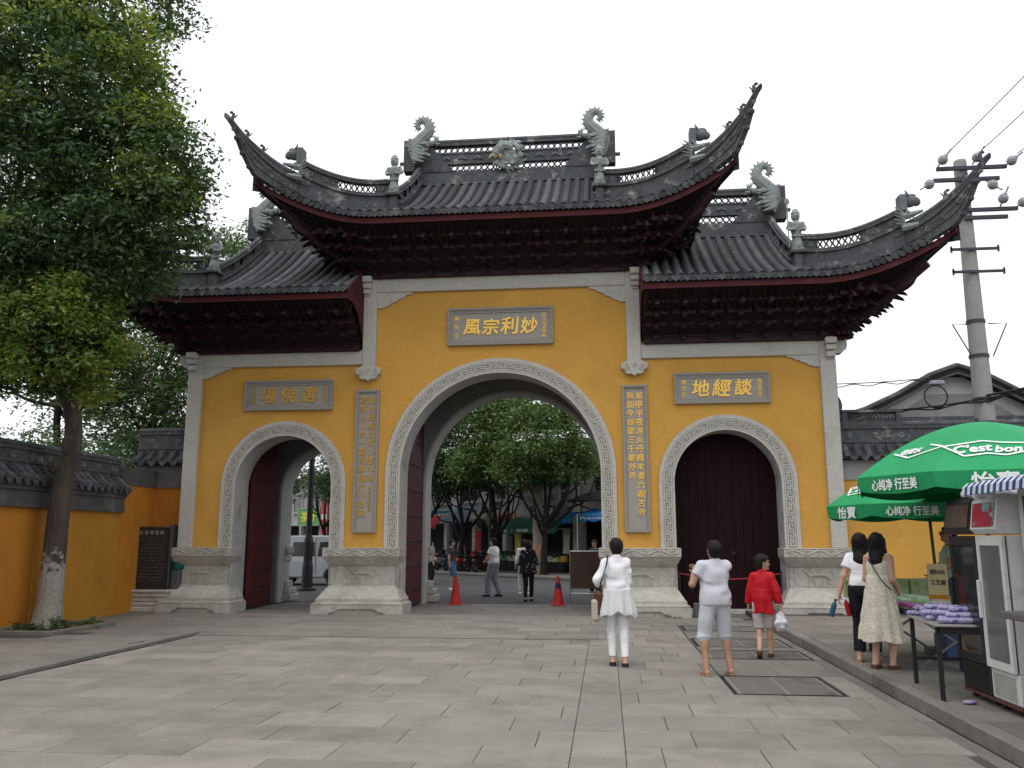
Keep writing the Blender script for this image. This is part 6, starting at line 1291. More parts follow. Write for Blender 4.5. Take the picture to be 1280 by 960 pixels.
# ================================================ across the road
def emis(*a): pass
SHOPW = pm('stained_render', (.33,.325,.31), (.25,.245,.235), sc=.8, rough=.9, co='world', c3=(.17,.165,.16), c3sc=.5)
SHOPW2 = pm('white_render', (.5,.5,.49), (.4,.4,.39), sc=.8, rough=.9, co='world', c3=(.26,.26,.25), c3sc=.5)
DARKIN = pm('dark_shop_interior', (.03,.026,.024), (.02,.018,.017), sc=2, rough=.9)
GLASS = pm('window_glass', (.03,.035,.04), (.02,.024,.028), sc=1, rough=.08, spec=.6)
ALU = pm('aluminium', (.4,.41,.42), (.33,.34,.35), sc=5, rough=.4, metal=.5)
def place(name, label, cat, a, b, z=0, group=None): p = stp(a, b, z); return thing(name, label, cat, p, SRZ, group)
def shop_building(label, a0, a1, h, wm, wins, b0=4.2, bays=3):
    t = place('shop_building', label, 'building', a0, b0); L = a1-a0
    MB().box(0, L, .35, 9, 2.9, h).box(0,L,2.6,9,0,2.9).build('wall', wm, t)
    n = bays
    for k in range(n+1): MB().cbox(L*k/n-.15, L*k/n+.15, 0.0, .5, 0, 2.9, .02).build('pier', wm, t)
    MB().box(0, L, .1, 2.6, 2.75, 2.9).build('canopy_slab', wm, t)
    MB().box(0,L,.3,2.59,.085,.1).build('shop_floor', SLABR, t)
    MB().box(.05, L-.05, 2.5, 2.58, .1, 2.75).build('shop_back', DARKIN, t)
    for x, z, w, hh in wins:
        o = MB().box(x, x+w, .30, .345, z, z+hh).build('window', GLASS, t)
        f = MB()
        for q in ((x-.06,x+w+.06,z-.06,z),(x-.06,x+w+.06,z+hh,z+hh+.06),(x-.06,x,z,z+hh),(x+w,x+w+.06,z,z+hh),(x+w/2-.025,x+w/2+.025,z,z+hh)): f.box(q[0],q[1],.26,.349,q[2],q[3])
        f.build('window_frame', ALU, o); MB().box(x-.12,x+w+.12,.2,.35,z-.13,z-.065).build('sill', wm, o)
    MB().box(-.15, L+.15, 0.0, 9.2, h, h+.22).build('roof_edge', GREYB, t)
    return t
shop_building('long grey rendered shop row behind the street trees', -14.2, -.2, 6.6, SHOPW2, [(1.2,3.9,1.6,1.5),(4.0,3.9,1.6,1.5),(6.6,3.9,1.6,1.5),(9.4,4.2,1.8,1.3),(11.8,4.2,1.6,1.3)], bays=5)
shop_building('stained two storey shop beside the round concrete column', 0., 9.5, 6.2, SHOPW, [(1.0,3.9,1.5,1.4),(3.6,3.9,1.5,1.4),(6.4,3.9,1.5,1.4)], bays=3)
shop_building('distant grey shop row seen over the silver van', -44, -14.5, 6.2, SHOPW, [(2+3.1*k,3.8,1.5,1.4) for k in range(9)], bays=9)
# pitched tiled roof and gutters on the row
t = place('lean_to_roof', 'dark pitched lean-to roof over the right hand shop', 'roof', 1.0, 2.6, 2.95)
MB().add([(0,0,.55),(3.4,0,.55),(3.4,1.5,1.05),(0,1.5,1.05),(0,0,.45),(3.4,0,.45),(3.4,1.5,.95),(0,1.5,.95)], [(0,1,2,3),(7,6,5,4),(0,4,5,1),(1,5,6,2),(3,2,6,7),(0,3,7,4)]).build('roof_deck', TILED, t)
for x in (.1, 3.3): MB().tube([(x,.05,.5),(x,1.4,.2)], .03, 6).build('brace', IRON, t)
def text_on(parent, txt, size, w, z, mat, y=-.03, bold=.02, name='lettering', x0=None):
    """row of letters facing local -y, centred, squeezed to width w"""
    v, f = glyph(txt, size, .004, 0); v = center(v); a = np.array(v); sx = w/(a[:,0].max()-a[:,0].min()); b = MB()
    for i, (dx, dz) in enumerate(((0,0),(.7,.6),(-.7,.5),(.5,-.8))): b.add([((p[0]*sx+dx*bold*size)+(x0 or 0), y-p[2]+i*.0008, z+p[1]+dz*bold*size) for p in v], f)
    return b.build(name, mat, parent)
SW = pm('sign_white', (.75,.75,.72), (.66,.66,.64), sc=6, rough=.6); SY = pm('sign_yellow', (.75,.6,.08), (.66,.5,.06), sc=6, rough=.6)
def sign(label, a, b, z0, z1, w, mat, txt, tmat, size, tw, extra=None):
    t = place('shop_sign', label, 'sign', a, b, z0, 'shop signs across the road'); h = z1-z0
    MB().cbox(0,w,-.06,.06,0,h,.015).build('board', mat, t)
    f = MB()
    for q in ((0,w,0,.04),(0,w,h-.04,h),(0,.04,.04,h-.04),(w-.04,w,.04,h-.04)): f.box(q[0],q[1],-.075,-.0605,q[2],q[3])
    f.build('frame', ALU, t); text_on(t, txt, size, tw, h/2+(.1 if extra else 0), tmat, -.066, x0=w/2)
    if extra: text_on(t, extra, size*.42, tw*.9, h*.22, tmat, -.066, x0=w/2)
    return t
sign('orange shop sign with dark red lettering behind the scooters', -6.7, 3.75, 2.3, 3.1, 2.4, pm('sign_orange', (.62,.24,.04), (.5,.18,.03), sc=2, rough=.6), '姑苏酒商行', pm('sign_dark_red', (.16,.02,.015), (.12,.015,.012), sc=5), .52, 2.1)
sign('black shop sign with white lettering above the green awning', -3.0, 3.7, 2.55, 3.45, 2.1, pm('sign_black', (.02,.022,.026), (.014,.015,.018), sc=3, rough=.5), '苏绣工艺品', SW, .32, 1.6, '丝绸 刺绣 专卖店')
sign('pale grey billboard panel on the upper wall behind the trees', -4.2, 4.25, 3.2, 4.4, 2.9, pm('faded_billboard', (.42,.42,.41), (.35,.35,.34), sc=2, rough=.7), '寒山寺旅游', pm('faded_grey_ink', (.28,.28,.28), (.24,.24,.24), sc=5), .4, 2.2)
sign('blue shop sign over the left shops', -12.2, 3.7, 2.6, 3.4, 2.6, pm('sign_blue', (.04,.16,.30), (.03,.12,.24), sc=3, rough=.6), '旅游纪念品', SW, .42, 2.2)
sign('green shop sign with yellow lettering beyond the silver van', -30, 3.6, 2.7, 4.0, 3.6, pm('sign_green', (.10,.26,.06), (.08,.2,.05), sc=3, rough=.6), '茶叶', SY, .8, 2.4)
sign('red upright sign beyond the silver van', -26.2, 3.6, 2.0, 4.6, 1.0, pm('sign_red', (.42,.02,.03), (.34,.016,.025), sc=3, rough=.6), '烟酒', SW, .42, .8)
def awning(label, a, b, w, zt, zb, out, mats, txt=None, tm=None, scallop=.16):
    """sloping canvas on a frame with a scalloped valance"""
    t = place('shop_awning', label, 'awning', a, b, 0, 'awnings across the road'); n = max(6, int(w/.35)); th = .012
    P = [[(w*i/n, 0, zt) for i in range(n+1)], [(w*i/n, -out*.5, (zt+zb)/2+.03+.02*math.sin(i*2.2)) for i in range(n+1)], [(w*i/n, -out, zb+.02) for i in range(n+1)]]
    c = MB(); c.grid(P); c.grid([[(x,y,z-th) for x,y,z in r] for r in P], flip=True); c.build('canvas', mats[0], t)
    v = MB(); k = n*4; T_ = [(w*i/k, -out-.004, zb+.02) for i in range(k+1)]; B_ = [(w*i/k, -out-.012, zb-.18-scallop*.5*abs(math.sin(math.pi*i/8))) for i in range(k+1)]; v.grid([B_, T_]); v.grid([[(x,y+.008,z) for x,y,z in B_], [(x,y+.008,z) for x,y,z in T_]], flip=True); vo = v.build('valance', mats[1], t)
    if txt: text_on(vo, txt, .17, min(w*.8, len(txt)*.5), zb-.08, tm or SW, -out-.02, x0=w/2)
    for x in (.06, w-.06): MB().tube([(x,-.02,zb-.15),(x,-out+.02,zb)], .018, 6).build('strut', ALU, t)
    return t
GRN = pm('green_canvas', (.02,.11,.075), (.015,.085,.06), sc=3, rough=.85, co='world'); BLU = pm('blue_canvas', (.02,.17,.42), (.015,.13,.34), sc=2, rough=.8, co='world', c3=(.18,.36,.55), c3sc=1.5)
PBL = pm('pale_blue_sheet', (.24,.32,.40), (.18,.25,.32), sc=2, rough=.7, co='world'); RDC = pm('red_canvas', (.34,.03,.03), (.26,.022,.022), sc=2, rough=.8, co='world')
awning('long dark green awning with small white lettering on its valance', -4.6, 3.6, 5.2, 2.75, 2.2, 1.3, (GRN, GRN), '小吃 ・ 面馆 ・ 饮料')
awning('bright blue awning with white script beside the round column', 2.0, 3.2, 2.2, 3.1, 2.72, .9, (BLU, BLU), 'Premier')
awning('small blue awning left of the round column', .3, 3.4, 1.1, 3.0, 2.66, .9, (BLU, BLU))
awning('pale blue sheet awning left of the orange sign', -9.2, 3.5, 2.4, 3.5, 2.8, 1.2, (PBL, PBL))
awning('red scalloped awning over the left shops', -12.2, 3.4, 2.6, 3.05, 2.5, 1.1, (RDC, RDC))
# round concrete column and thin lamp posts on the far pavement
t = place('street_pole', 'thick round beige concrete column rising through the street trees', 'pole', .35, 1.3, .09); MB().lathe([(.24,0),(.235,2),(.225,4),(.215,5.6)], 16).build('shaft', pm('beige_concrete', (.30,.27,.21), (.24,.215,.17), sc=2, rough=.9, co='world'), t)
MB().lathe([(.245,.9),(.247,1.4)], 16, cap=False).build('poster_band', pm('pasted_posters', (.4,.36,.28), (.5,.12,.08), sc=6, rough=.8), t)
t = place('lamp_post', 'slim dark green post in front of the green awning', 'lamp post', -2.1, .35, .09); MB().lathe([(.14,0),(.14,.25),(.09,.35),(.075,1),(.06,4.5)], 12).build('shaft', pm('dark_green_iron', (.012,.03,.024), (.01,.022,.018), sc=6, rough=.5), t); MB().ball((0,0,4.7), (.14,.14,.2), 10, 8).build('lantern', GLASS, t)
t = place('lamp_post', 'thin grey pole under the bright blue awning', 'lamp post', 2.1, 2.2, .09); MB().tube([(0,0,0),(0,0,2.75)], .035, 8).build('shaft', ALU, t)
# air conditioners
for i, (a, z, l) in enumerate(((-7.6,3.25,'white air conditioner hung above the orange sign'),(-.9,4.9,'white air conditioner high on the grey shop wall'))):
    t = place('air_conditioner', l, 'air conditioner', a, 4.25, z); MB().cbox(0,.8,-.3,0,0,.55,.02).build('casing', SHOPW2, t); MB().lathe([(.2,0),(.2,.01)], 16).build('grille', IRON, t); t.children[-1].rotation_euler = (rad(90),0,0); t.children[-1].location = (.3,-.301,.28)
    MB().box(.05,.1,-.28,.09,-.05,-.001).box(.7,.75,-.28,.09,-.05,-.001).build('wall_bracket', IRON, t)
# goods at the shop fronts
rnd = random.Random(9); gc = [('red',(.4,.03,.03)),('cream',(.5,.45,.33)),('green',(.06,.2,.06)),('yellow',(.5,.38,.05)),('blue',(.05,.1,.28)),('orange',(.5,.18,.04)),('brown',(.16,.09,.05)),('white',(.6,.6,.58))]
pl = ['under the orange sign','by the green awning','below the black sign','beside the round column','under the blue awning','by the scooters','under the pale blue sheet','under the red awning']
for i, (a, n) in enumerate(((-6.2,0),(-4.1,1),(-2.6,2),(-.6,3),(2.4,4),(-7.6,5),(-8.9,6),(-11.4,7),(-1.4,7),(1.2,0),(-3.4,3),(-5.2,2))):
    nm, c = gc[n]; t = place('display_stand', '%s goods on a low display stand %s' % (nm, ['under the orange sign','below the left end of the green awning','below the black sign','at the right end of the green awning','under the bright blue awning','behind the parked scooters','under the pale blue sheet awning','under the red scalloped awning','near the middle of the green awning','in front of the stained shop','behind the slim green post','between the orange and black signs'][i]), 'display stand', a, 3.2+.25*rnd.random(), .09)
    w = rnd.uniform(.7,1.2); MB().cbox(0,w,-.3,.3,0,.5,.02).cbox(0,w,.05,.3,.5,1.0,.02).build('shelf', DARKIN, t)
    for k in range(5): x = w*(k+.5)/5; cc = tuple(min(.7, q*rnd.uniform(.7,1.3)) for q in c); MB().cbox(x-w*.085,x+w*.085,-.25,0,.5,.5+rnd.uniform(.1,.3),.015).build('goods_box', pm('goods_%d_%d' % (i,k), cc, sc=8, rough=.6), t)
for i, (a, c, l) in enumerate(((-7.2,(.45,.02,.04),'red'),(-3.8,(.5,.42,.1),'yellow'),(-.1,(.45,.4,.3),'cream'))):
    t = place('hanging_banner', '%s cloth banner hung at a shop front' % l, 'banner', a, 3.3, 0); n = 8; m = pm('banner_'+l, c, sc=4, rough=.85)
    G = [[(.5*j/4, .03*math.sin(j+i_*.5), 1.0+1.2*i_/n) for j in range(5)] for i_ in range(n+1)]; bb = MB(); bb.grid(G); bb.grid([[(x,y+.01,z) for x,y,z in r] for r in G], flip=True); bb.build('cloth', m, t); MB().tube([(-.05,.0,2.22),(.55,.0,2.22)], .015, 6).build('rod', ALU, t)
# ------------------------------------------------ scooters
RUB = pm('tyre_rubber', (.015,.015,.016), (.022,.022,.022), sc=10, rough=.85); CHR = pm('chrome', (.5,.5,.52), (.4,.4,.42), sc=5, rough=.25, metal=.9)
def wheel(t, x, z, r, w, y=0, rim=None):
    o = MB(); P = [(x+r*math.cos(a), y, z+r*math.sin(a)) for a in np.linspace(0, 2*math.pi, 21)]; o.tube(P, w, 8, cap=False); wo_ = o.build('tyre', RUB, t)
    c = MB(); c.lathe([(r*.25,-w*.6),(r*.8,-w*.35),(r*.8,w*.35),(r*.25,w*.6)], 14); c.M = None; ro = c.build('rim', rim or CHR, wo_); ro.rotation_euler = (rad(90),0,0); ro.location = (x, y, z); return wo_
def scooter(label, a, b, rz, mat):
    p = stp(a, b, .09); t = thing('parked_scooter', label, 'scooter', p, SRZ+rz, 'scooters parked on the far pavement')
    wheel(t, -.6, .26, .21, .05); wheel(t, .62, .26, .21, .05)
    F = Field((-.95,-.2,.15),(.8,.2,1.1),.02); F.add(ell((-.45,0,.55),(.42,.14,.2)),0); F.add(cap((-.3,0,.32),(.35,0,.3),.1,.09,(V3(0,0,1),1.3)),.05); F.add(cap((.38,0,.32),(.5,0,.85),.11,.1,(V3(1,0,0),1.5)),.06); F.add(ell((.6,0,.5),(.2,.09,.08)),.03); F.add(ell((.48,0,.95),(.13,.11,.1)),.04)
    link('body', F.mesh('body', mat), t)
    MB().cbox(-.82,-.05,-.13,.13,.72,.82,.04).build('seat', BLKL, t)
    MB().tube([(.46,-.3,1.05),(.44,-.1,1.02),(.44,.1,1.02),(.46,.3,1.05)], .018, 6).tube([(.44,0,1.0),(.60,0,.28)], .025, 6).build('handlebar', IRON, t)
    MB().ball((.58,0,.95), (.05,.07,.06), 8, 6).build('headlight', CHR, t)
    for s in (-1,1): MB().tube([(.44,s*.22,1.06),(.42,s*.3,1.22)], .008, 5).ball((.42,s*.31,1.25), (.02,.05,.035), 8, 5).build('mirror', IRON, t)
    MB().tube([(-.1,.05,.28),(-.15,.18,.02)], .014, 5).build('side_stand', IRON, t); return t
SM = lambda n, c: pm(n, c, sc=4, rough=.3, spec=.5)
for i, (a, b, rz, c, l) in enumerate(((-5.9,.9,1.9,(.04,.05,.08),'dark blue scooter parked by the first forked tree'),(-4.4,.7,1.8,(.35,.03,.04),'red scooter parked right of the first forked tree'),(-3.7,.7,1.75,(.03,.03,.035),'black scooter parked nearest the slim green post'),(-6.6,.8,1.9,(.4,.4,.42),'silver scooter parked left of the dark blue one'),(-3.05,.75,1.7,(.06,.02,.03),'maroon scooter parked behind the slim green post'))): scooter(l, a, b, rz, SM('scooter_%d' % i, c))
# ------------------------------------------------ van, lamp and things in the left arch
VAN = pm('silver_paint', (.42,.44,.46), (.38,.40,.42), sc=2, rough=.3, metal=.5, spec=.5)
t = thing('silver_van', 'silver minivan parked beyond the left arch', 'van', (-8.95,13.3,-.045), rad(-6))
F = Field((-2.1,-.85,.15),(2.1,.85,2.0),.03)
def vb(X, Y, Z):
    ytop = .78-.13*np.clip((Z-.95)/.9,0,1); x1 = 1.95-.10*np.clip((Z-.9)/1,0,1); x0 = -1.95+1.0*np.clip((Z-.95)/.9,0,1)
    d = np.maximum(np.maximum(np.abs(Y)-ytop, np.maximum(X-x1, x0-X)), np.maximum(Z-1.86, .28-Z)); return d+0*X
F.add((vb,(-2.1,-.85,.2),(2.1,.85,1.95)),0)
for x in (-1.25,1.2): F.carve(cap((x,-1,.3),(x,1,.3),.36,.36))
from_f = F.f.copy(); F.f = (F.f+np.roll(F.f,1,0)+np.roll(F.f,-1,0)+np.roll(F.f,1,1)+np.roll(F.f,-1,1)+np.roll(F.f,1,2)+np.roll(F.f,-1,2))/7
link('body', F.mesh('body', VAN), t)
for s in (-1,1):
    for x0, x1, z0, z1, sl in ((.55,1.7,1.08,1.62,.06),(-.5,.45,1.08,1.62,0),(-1.35,-.6,1.08,1.58,.4)):
        y = s*(.765); MB().add([(x0-0,y,z0),(x1,y,z0),(x1-.05,s*.69,z1),(x0+sl,s*.69,z1)], [(0,1,2,3) if s < 0 else (3,2,1,0)]).build('window', GLASS, t)
    MB().box(.48,.5,*sorted((s*.782,s*.79)),.45,1.75).build('door_seam', IRON, t); MB().cbox(.3,.42,*sorted((s*.785,s*.81)),.98,1.02,.005).build('door_handle', CHR, t)
    for x in (-1.25,1.2): wheel(t, x, .31, .25, .085, s*.68)
    MB().cbox(1.86,1.96,*sorted((s*.5,s*.74)),.85,1.35,.02).build('tail_light', pm('tail_lens', (.35,.02,.02), sc=4, rough=.2), t)
MB().cbox(1.9,2.05,-.75,.75,.3,.55,.04).build('bumper', VAN, t)
MB().add([(1.88,-.6,1.1),(1.88,.6,1.1),(1.85,.55,1.65),(1.85,-.55,1.65)], [(0,1,2,3)]).build('rear_window', GLASS, t)
t = thing('lamp_post', 'tall black lamp post with thick foot beyond the left arch', 'lamp post', (-7.7,9.2,-.045)); MB().lathe([(.3,0),(.3,.08),(.19,.12),(.18,.8),(.15,1.0),(.16,1.6),(.14,1.75),(.10,1.9),(.085,6.5)], 14).build('shaft', IRON, t); MB().lathe([(.1,6.5),(.25,6.7),(.2,7.1),(.03,7.2)], 12).build('lantern', GLASS, t)
t = thing('bollard', 'lime green litter bin behind the silver van', 'bin', (-6.55,14.2,-.045)); LG = pm('lime_green_paint', (.22,.40,.06), (.18,.33,.05), sc=4, rough=.5); MB().cbox(-.3,.3,-.25,.25,.12,1.05,.05).build('body', LG, t); MB().cbox(-.33,.33,-.28,.28,1.06,1.14,.03).build('lid', LG, t); MB().box(-.28,.28,-.23,.23,0,.119).build('foot', IRON, t); MB().cbox(-.2,.2,-.262,-.251,.35,.75,.01).build('slot', NAVY, t)
t.name = 'litter_bin'
# ------------------------------------------------ cones, notice board, rope
def cone(label, x, y, dk):
    t = thing('traffic_cone', label, 'traffic cone', (x,y,0), rad(8), 'red cones in the middle arch'); CR = pm('cone_red', (.55,.035,.03), (.45,.028,.025), sc=6, rough=.55)
    MB().cbox(-.19,.19,-.19,.19,0,.03,.01).build('base', CR, t); MB().lathe([(.155,.03),(.145,.05),(.045,.68),(.035,.70)], 18).build('body', CR, t)
    if dk: MB().lathe([(.088,.42),(.066,.56)], 14, cap=False).build('sticker', pm('dark_sticker', (.05,.03,.10), sc=8), t)
    MB().lathe([(.036,.698),(.038,.73),(.025,.735)], 12).build('tip_ring', CR, t); return t
cone('red traffic cone near the open door leaf', -1.5, 2.95, False); cone('red traffic cone with dark sticker beside the notice board', 1.17, 2.95, True)
t = thing('notice_board', 'brown notice board on a steel stand in the middle arch', 'notice board', (1.88,2.95,0), rad(2))
MB().cbox(-.38,.38,-.02,.02,.42,1.34,.008).build('panel', pm('brown_board', (.085,.04,.026), (.06,.028,.019), sc=3, rough=.5, c3=(.12,.06,.04), c3sc=4), t)
b = MB().tube([(-.39,0,.05),(-.39,0,1.36)], .016, 8).tube([(.39,0,.05),(.39,0,1.36)], .016, 8).tube([(-.39,0,1.36),(.39,0,1.36)], .018, 8).tube([(-.39,0,.3),(.39,0,.3)], .012, 8); b.build('frame', CHR, t)
for s in (-1,1): MB().tube([(s*.39,-.25,.016),(s*.39,.25,.016)], .016, 8).build('foot_bar', CHR, t)
b = MB(); b.box(-.3,.3,-.024,-.0205,.86,.872); b.build('joint_strip', IRON, t)
t = thing('rope_barrier', 'low red rope strung across the closed right arch', 'rope', (0,0,0)); ROPE = pm('red_rope', (.38,.04,.05), (.3,.03,.04), sc=20, rough=.8)
MB().tube([(lerp(4.02,6.3,i/20), .28, .92-.13*math.sin(math.pi*i/20)) for i in range(21)], .014, 6).build('rope_line', ROPE, t)
t = thing('rope_post', 'small iron post at the foot of the closed arch holding the rope', 'post', (4.05,.28,0)); MB().lathe([(.1,0),(.1,.03),(.02,.05),(.02,.95),(.03,.98)], 12).build('shaft', IRON, t)
t2 = copy_tree(t); t2.location = (6.27,.28,0); t2['label'] = 'small iron post by the right jamb of the closed arch'
t = thing('stone_bollard', 'little dark stone block beside the plinth left of the closed arch', 'stone block', (4.36,-.2,0)); MB().cbox(-.07,.07,-.1,.1,0,.3,.02).build('block', GREYB, t)
# ================================================ stalls on the right pavement
ZP = .13
UG = pm('umbrella_green', (.018,.29,.105), (.015,.25,.088), sc=2, rough=.7, spec=.25, co='world'); UGT = UG
UW = pm('print_white', (.78,.80,.79), (.7,.72,.71), sc=6, rough=.7); 
def umbrella(label, x, y, R, zr, rise, rot, lean=(0,0), texts=()):
    """eight-panel parasol with valance; panels printed in turn"""
    t = thing('market_umbrella', label, 'umbrella', (x,y,ZP), 0, 'green umbrellas over the stalls'); zr -= ZP
    N = 8; apex = Vector((lean[0], lean[1], zr+rise))
    def rib(k, f): a = rot+2*math.pi*k/N; p = Vector((R*math.cos(a)+lean[0], R*math.sin(a)+lean[1], zr)); q = apex.lerp(p, f); q.z = zr+rise*(1-f**1.75); return q
    def surf(k, u, f): return rib(k, f).lerp(rib(k+1, f), u)
    can = []
    for k in range(N):
        m = MB(); n = 8; G = [[surf(k, u/4, i/n) for u in range(5)] for i in range(n+1)]; m.grid(G, flip=True); m.grid([[p-Vector((0,0,.008)) for p in r] for r in G])
        o = m.build('canopy_panel', UG, t)
        v = MB(); T_ = []; B_ = []; D_ = []
        for i in range(17):
            u = i/16; p = surf(k, u, 1); q = p+Vector((0,0,-.20+.045*(2*u-1)**2*(1 if True else 0))); oc = (p-apex); oc.z = 0; oc.normalize(); q -= oc*.02; T_.append(p+oc*.004); B_.append(q)
        v.grid([B_, T_], flip=True); v.grid([[p-Vector((oc.x,oc.y,0))*.006 for p in B_], [p-Vector((oc.x,oc.y,0))*.006 for p in T_]]); vo = v.build('valance', UG, o)
        can.append((o, vo))
    for k, kind, s in texts:
        o, vo = can[k % N]
        e0, e1 = rib(k, 1), rib(k+1, 1); L = (e1-e0).length; ex = (e0-e1).normalized() if s < 0 else (e1-e0).normalized(); 
        def onpanel(px, py, lift=.012):        # px along the edge (metres from middle), py up the slope (metres from edge)
            f = 1-py/((e0-apex).length); w = (rib(k+1, f)-rib(k, f)); mid = (rib(k, f)+rib(k+1, f))/2; nrm = w.cross(rib(k, f)-rib(k, f-.03)); nrm = nrm if nrm.z > 0 else -nrm; return mid+ex*px+nrm.normalized()*lift
        def put(txt, size, cx, cy, wid, bold=.02, sh=0., rotx=0.):
            v, f = glyph(txt, size, 0, 0, sh); v = center(v); a = np.array(v); sx = wid/(a[:,0].max()-a[:,0].min()); m = MB()
            for i, (dx, dy) in enumerate(((0,0),(1,1),(-1,1),(1,-1),(-1,-1))): m.add([onpanel(cx+p[0]*sx*math.cos(rotx)-p[1]*math.sin(rotx)+dx*bold*size, cy+p[0]*sx*math.sin(rotx)+p[1]*math.cos(rotx)+dy*bold*size, .012+.0006*i) for p in v], f)
            m.build('lettering', UW, o)
        def putv(txt, size, wid, cz=-.1):
            v, f = glyph(txt, size, 0, 0); v = center(v); a = np.array(v); sx = wid/(a[:,0].max()-a[:,0].min()); m = MB(); mid = (e0+e1)/2; oc = mid-apex; oc.z = 0; oc.normalize()
            for i, (dx, dy) in enumerate(((0,0),(1,1),(-1,1),(1,-1))): m.add([mid+ex*(p[0]*sx+dx*.02*size)+Vector((0,0,cz+p[1]+dy*.02*size))+oc*(.012+.0006*i-.0) for p in v], f)
            m.build('valance_lettering', UW, vo)
        def line(pts, w=.012):
            m = MB()
            for (x0, y0), (x1, y1) in zip(pts, pts[1:]):
                d = Vector((x1-x0, y1-y0)).normalized(); nx, ny = -d.y*w, d.x*w
                for j in range(4): xa, ya, xb, yb = lerp(x0,x1,j/4), lerp(y0,y1,j/4), lerp(x0,x1,(j+1)/4), lerp(y0,y1,(j+1)/4); m.add([onpanel(xa+nx,ya+ny,.011), onpanel(xb+nx,yb+ny,.011), onpanel(xb-nx,yb-ny,.011), onpanel(xa-nx,ya-ny,.011)], [(0,1,2,3)])
            m.build('printed_outline', UW, o)
        if kind == 'logo':
            put("C'est", .20, -.15, .36, .36, .03, .25, .12); put('bon', .17, .17, .33, .24, .03, .25, .0)
            line([(-.42,.42),(-.24,.22),(-.02,.26),(.14,.22),(.40,.30),(.34,.44),(.12,.47),(-.04,.52),(-.42,.42)]); putv('怡寶', .17, .42)
        else:
            put('怡寶水', .12, -.05, .40, .26, .05, .2, .1); line([(-.28,.38),(.0,.27),(.34,.44)]); line([(.12,.52),(.34,.44)]); putv('心纯净 行至美', .13, .62)
    for k in range(N):
        m = MB(); m.tube([rib(k, f/6)-Vector((0,0,.02)) for f in range(7)], .008, 5); m.tube([rib(k, .5)-Vector((0,0,.02)), Vector((lean[0]*.8, lean[1]*.8, zr-.1))], .006, 5); m.build('rib', ALU, t)
    MB().tube([(0,0,.0),(lean[0]*.6,lean[1]*.6,zr*.6),(apex.x,apex.y,apex.z+.05)], .022, 8).build('pole', pm('green_pole', (.012,.07,.03), sc=5, rough=.4), t)
    MB().lathe([(.28,0),(.28,.07),(.1,.1),(.05,.25)], 16).build('base', GREYB, t)
    return t
umbrella('nearer green parasol with white print above the fridges', 6.66, -9.55, 1.40, 2.34, .63, rad(-85), texts=((6,'slogan',1),(7,'logo',1),(0,'slogan',1),(5,'logo',1)))
umbrella('farther green parasol with white print over the folding table', 7.0, -7.1, 1.34, 2.12, .56, rad(-95), (-.1,0), texts=((7,'slogan',1),(6,'logo',1),(0,'logo',1)))
# folding table with crossed legs and its goods
STL = pm('bare_steel', (.22,.22,.22), (.16,.16,.16), sc=8, rough=.45, metal=.6); BKP = pm('black_paint', (.015,.015,.016), (.022,.02,.02), sc=8, rough=.5)
t = thing('folding_table', 'folding table with crossed steel legs laden with toys', 'table', (6.5,-7.75,ZP), rad(4))
MB().cbox(-.6,.6,-.95,.95,.70,.73,.01).build('tabletop', pm('table_laminate', (.25,.17,.1), (.2,.13,.08), sc=4, rough=.5), t)
MB().cbox(-.61,.61,-.96,.96,.64,.699,.008).build('apron', pm('blue_cloth_edge', (.03,.05,.14), sc=4, rough=.8), t)
for y in (-.85,.85):
    MB().tube([(-.5,y,.66),(.45,y,.02)], .016, 6).build('leg', STL, t); MB().tube([(.5,y-.03,.66),(-.45,y-.03,.02)], .016, 6).build('leg', STL, t)
MB().tube([(-.45,-.88,.03),(-.45,.85,.03)], .013, 6).build('stretcher', STL, t); MB().tube([(.45,-.85,.03),(.45,.85,.03)], .013, 6).build('stretcher', STL, t)
rnd = random.Random(5)
def boxgood(label, x, y, z, sx, sy, sz, c, rz=0, name='toy_package', mat=None):
    o = MB().cbox(-sx,sx,-sy,sy,0,sz,min(.012,sz*.3)).build(name, mat or pm('pack_%s' % label[:18], c, tuple(min(.8, q*1.6+.06) for q in c[::-1]), sc=9, rough=.35, c3=(.6,.6,.58), c3sc=12, c3lo=.56, c3hi=.6)); o.location = (x,y,z); o.rotation_euler = (0,0,rz); return tag(o, label, 'package', 'goods on the folding table')
zt = ZP+.731
for i, (x, y, a, b_, h_, c, l) in enumerate(((6.1,-8.45,.1,.3,.03,(.5,.05,.2),'pink flat packet at the near end of the folding table'),(6.3,-8.35,.09,.32,.05,(.2,.4,.2),'pale green packet beside the pink one'),(6.52,-8.45,.1,.28,.04,(.5,.5,.45),'white packet next to the pale green ones'),(6.72,-8.4,.09,.3,.05,(.15,.35,.35),'teal packet beside the white one'),(6.15,-7.8,.11,.28,.06,(.25,.42,.2),'green packet in the second row at the near edge'),(6.4,-7.75,.1,.3,.08,(.3,.45,.35),'mint packet in the second row'),(6.65,-7.8,.1,.3,.05,(.5,.25,.08),'orange packet in the second row'),(6.9,-7.7,.1,.3,.05,(.4,.4,.4),'grey packet in the second row'),(6.2,-7.2,.12,.2,.05,(.45,.4,.1),'yellow packet in the far row'),(6.5,-7.15,.12,.22,.06,(.2,.3,.12),'olive packet in the far row'))):
    boxgood(l, x, y, zt, a, b_, h_, c, rnd.uniform(-.2,.2))
t = thing('toy_boxes', 'upright green window boxes at the back of the folding table', 'boxes', (6.35,-6.95,zt), rad(4))
WB = pm('window_box_print', (.16,.22,.08), (.4,.42,.25), sc=7, rough=.4, c3=(.5,.45,.1), c3sc=6)
for k in range(4): MB().cbox(-.62+.3*k,-.62+.3*k+.28,-.05,.05,0,.26,.01).build('window_box', WB, t)
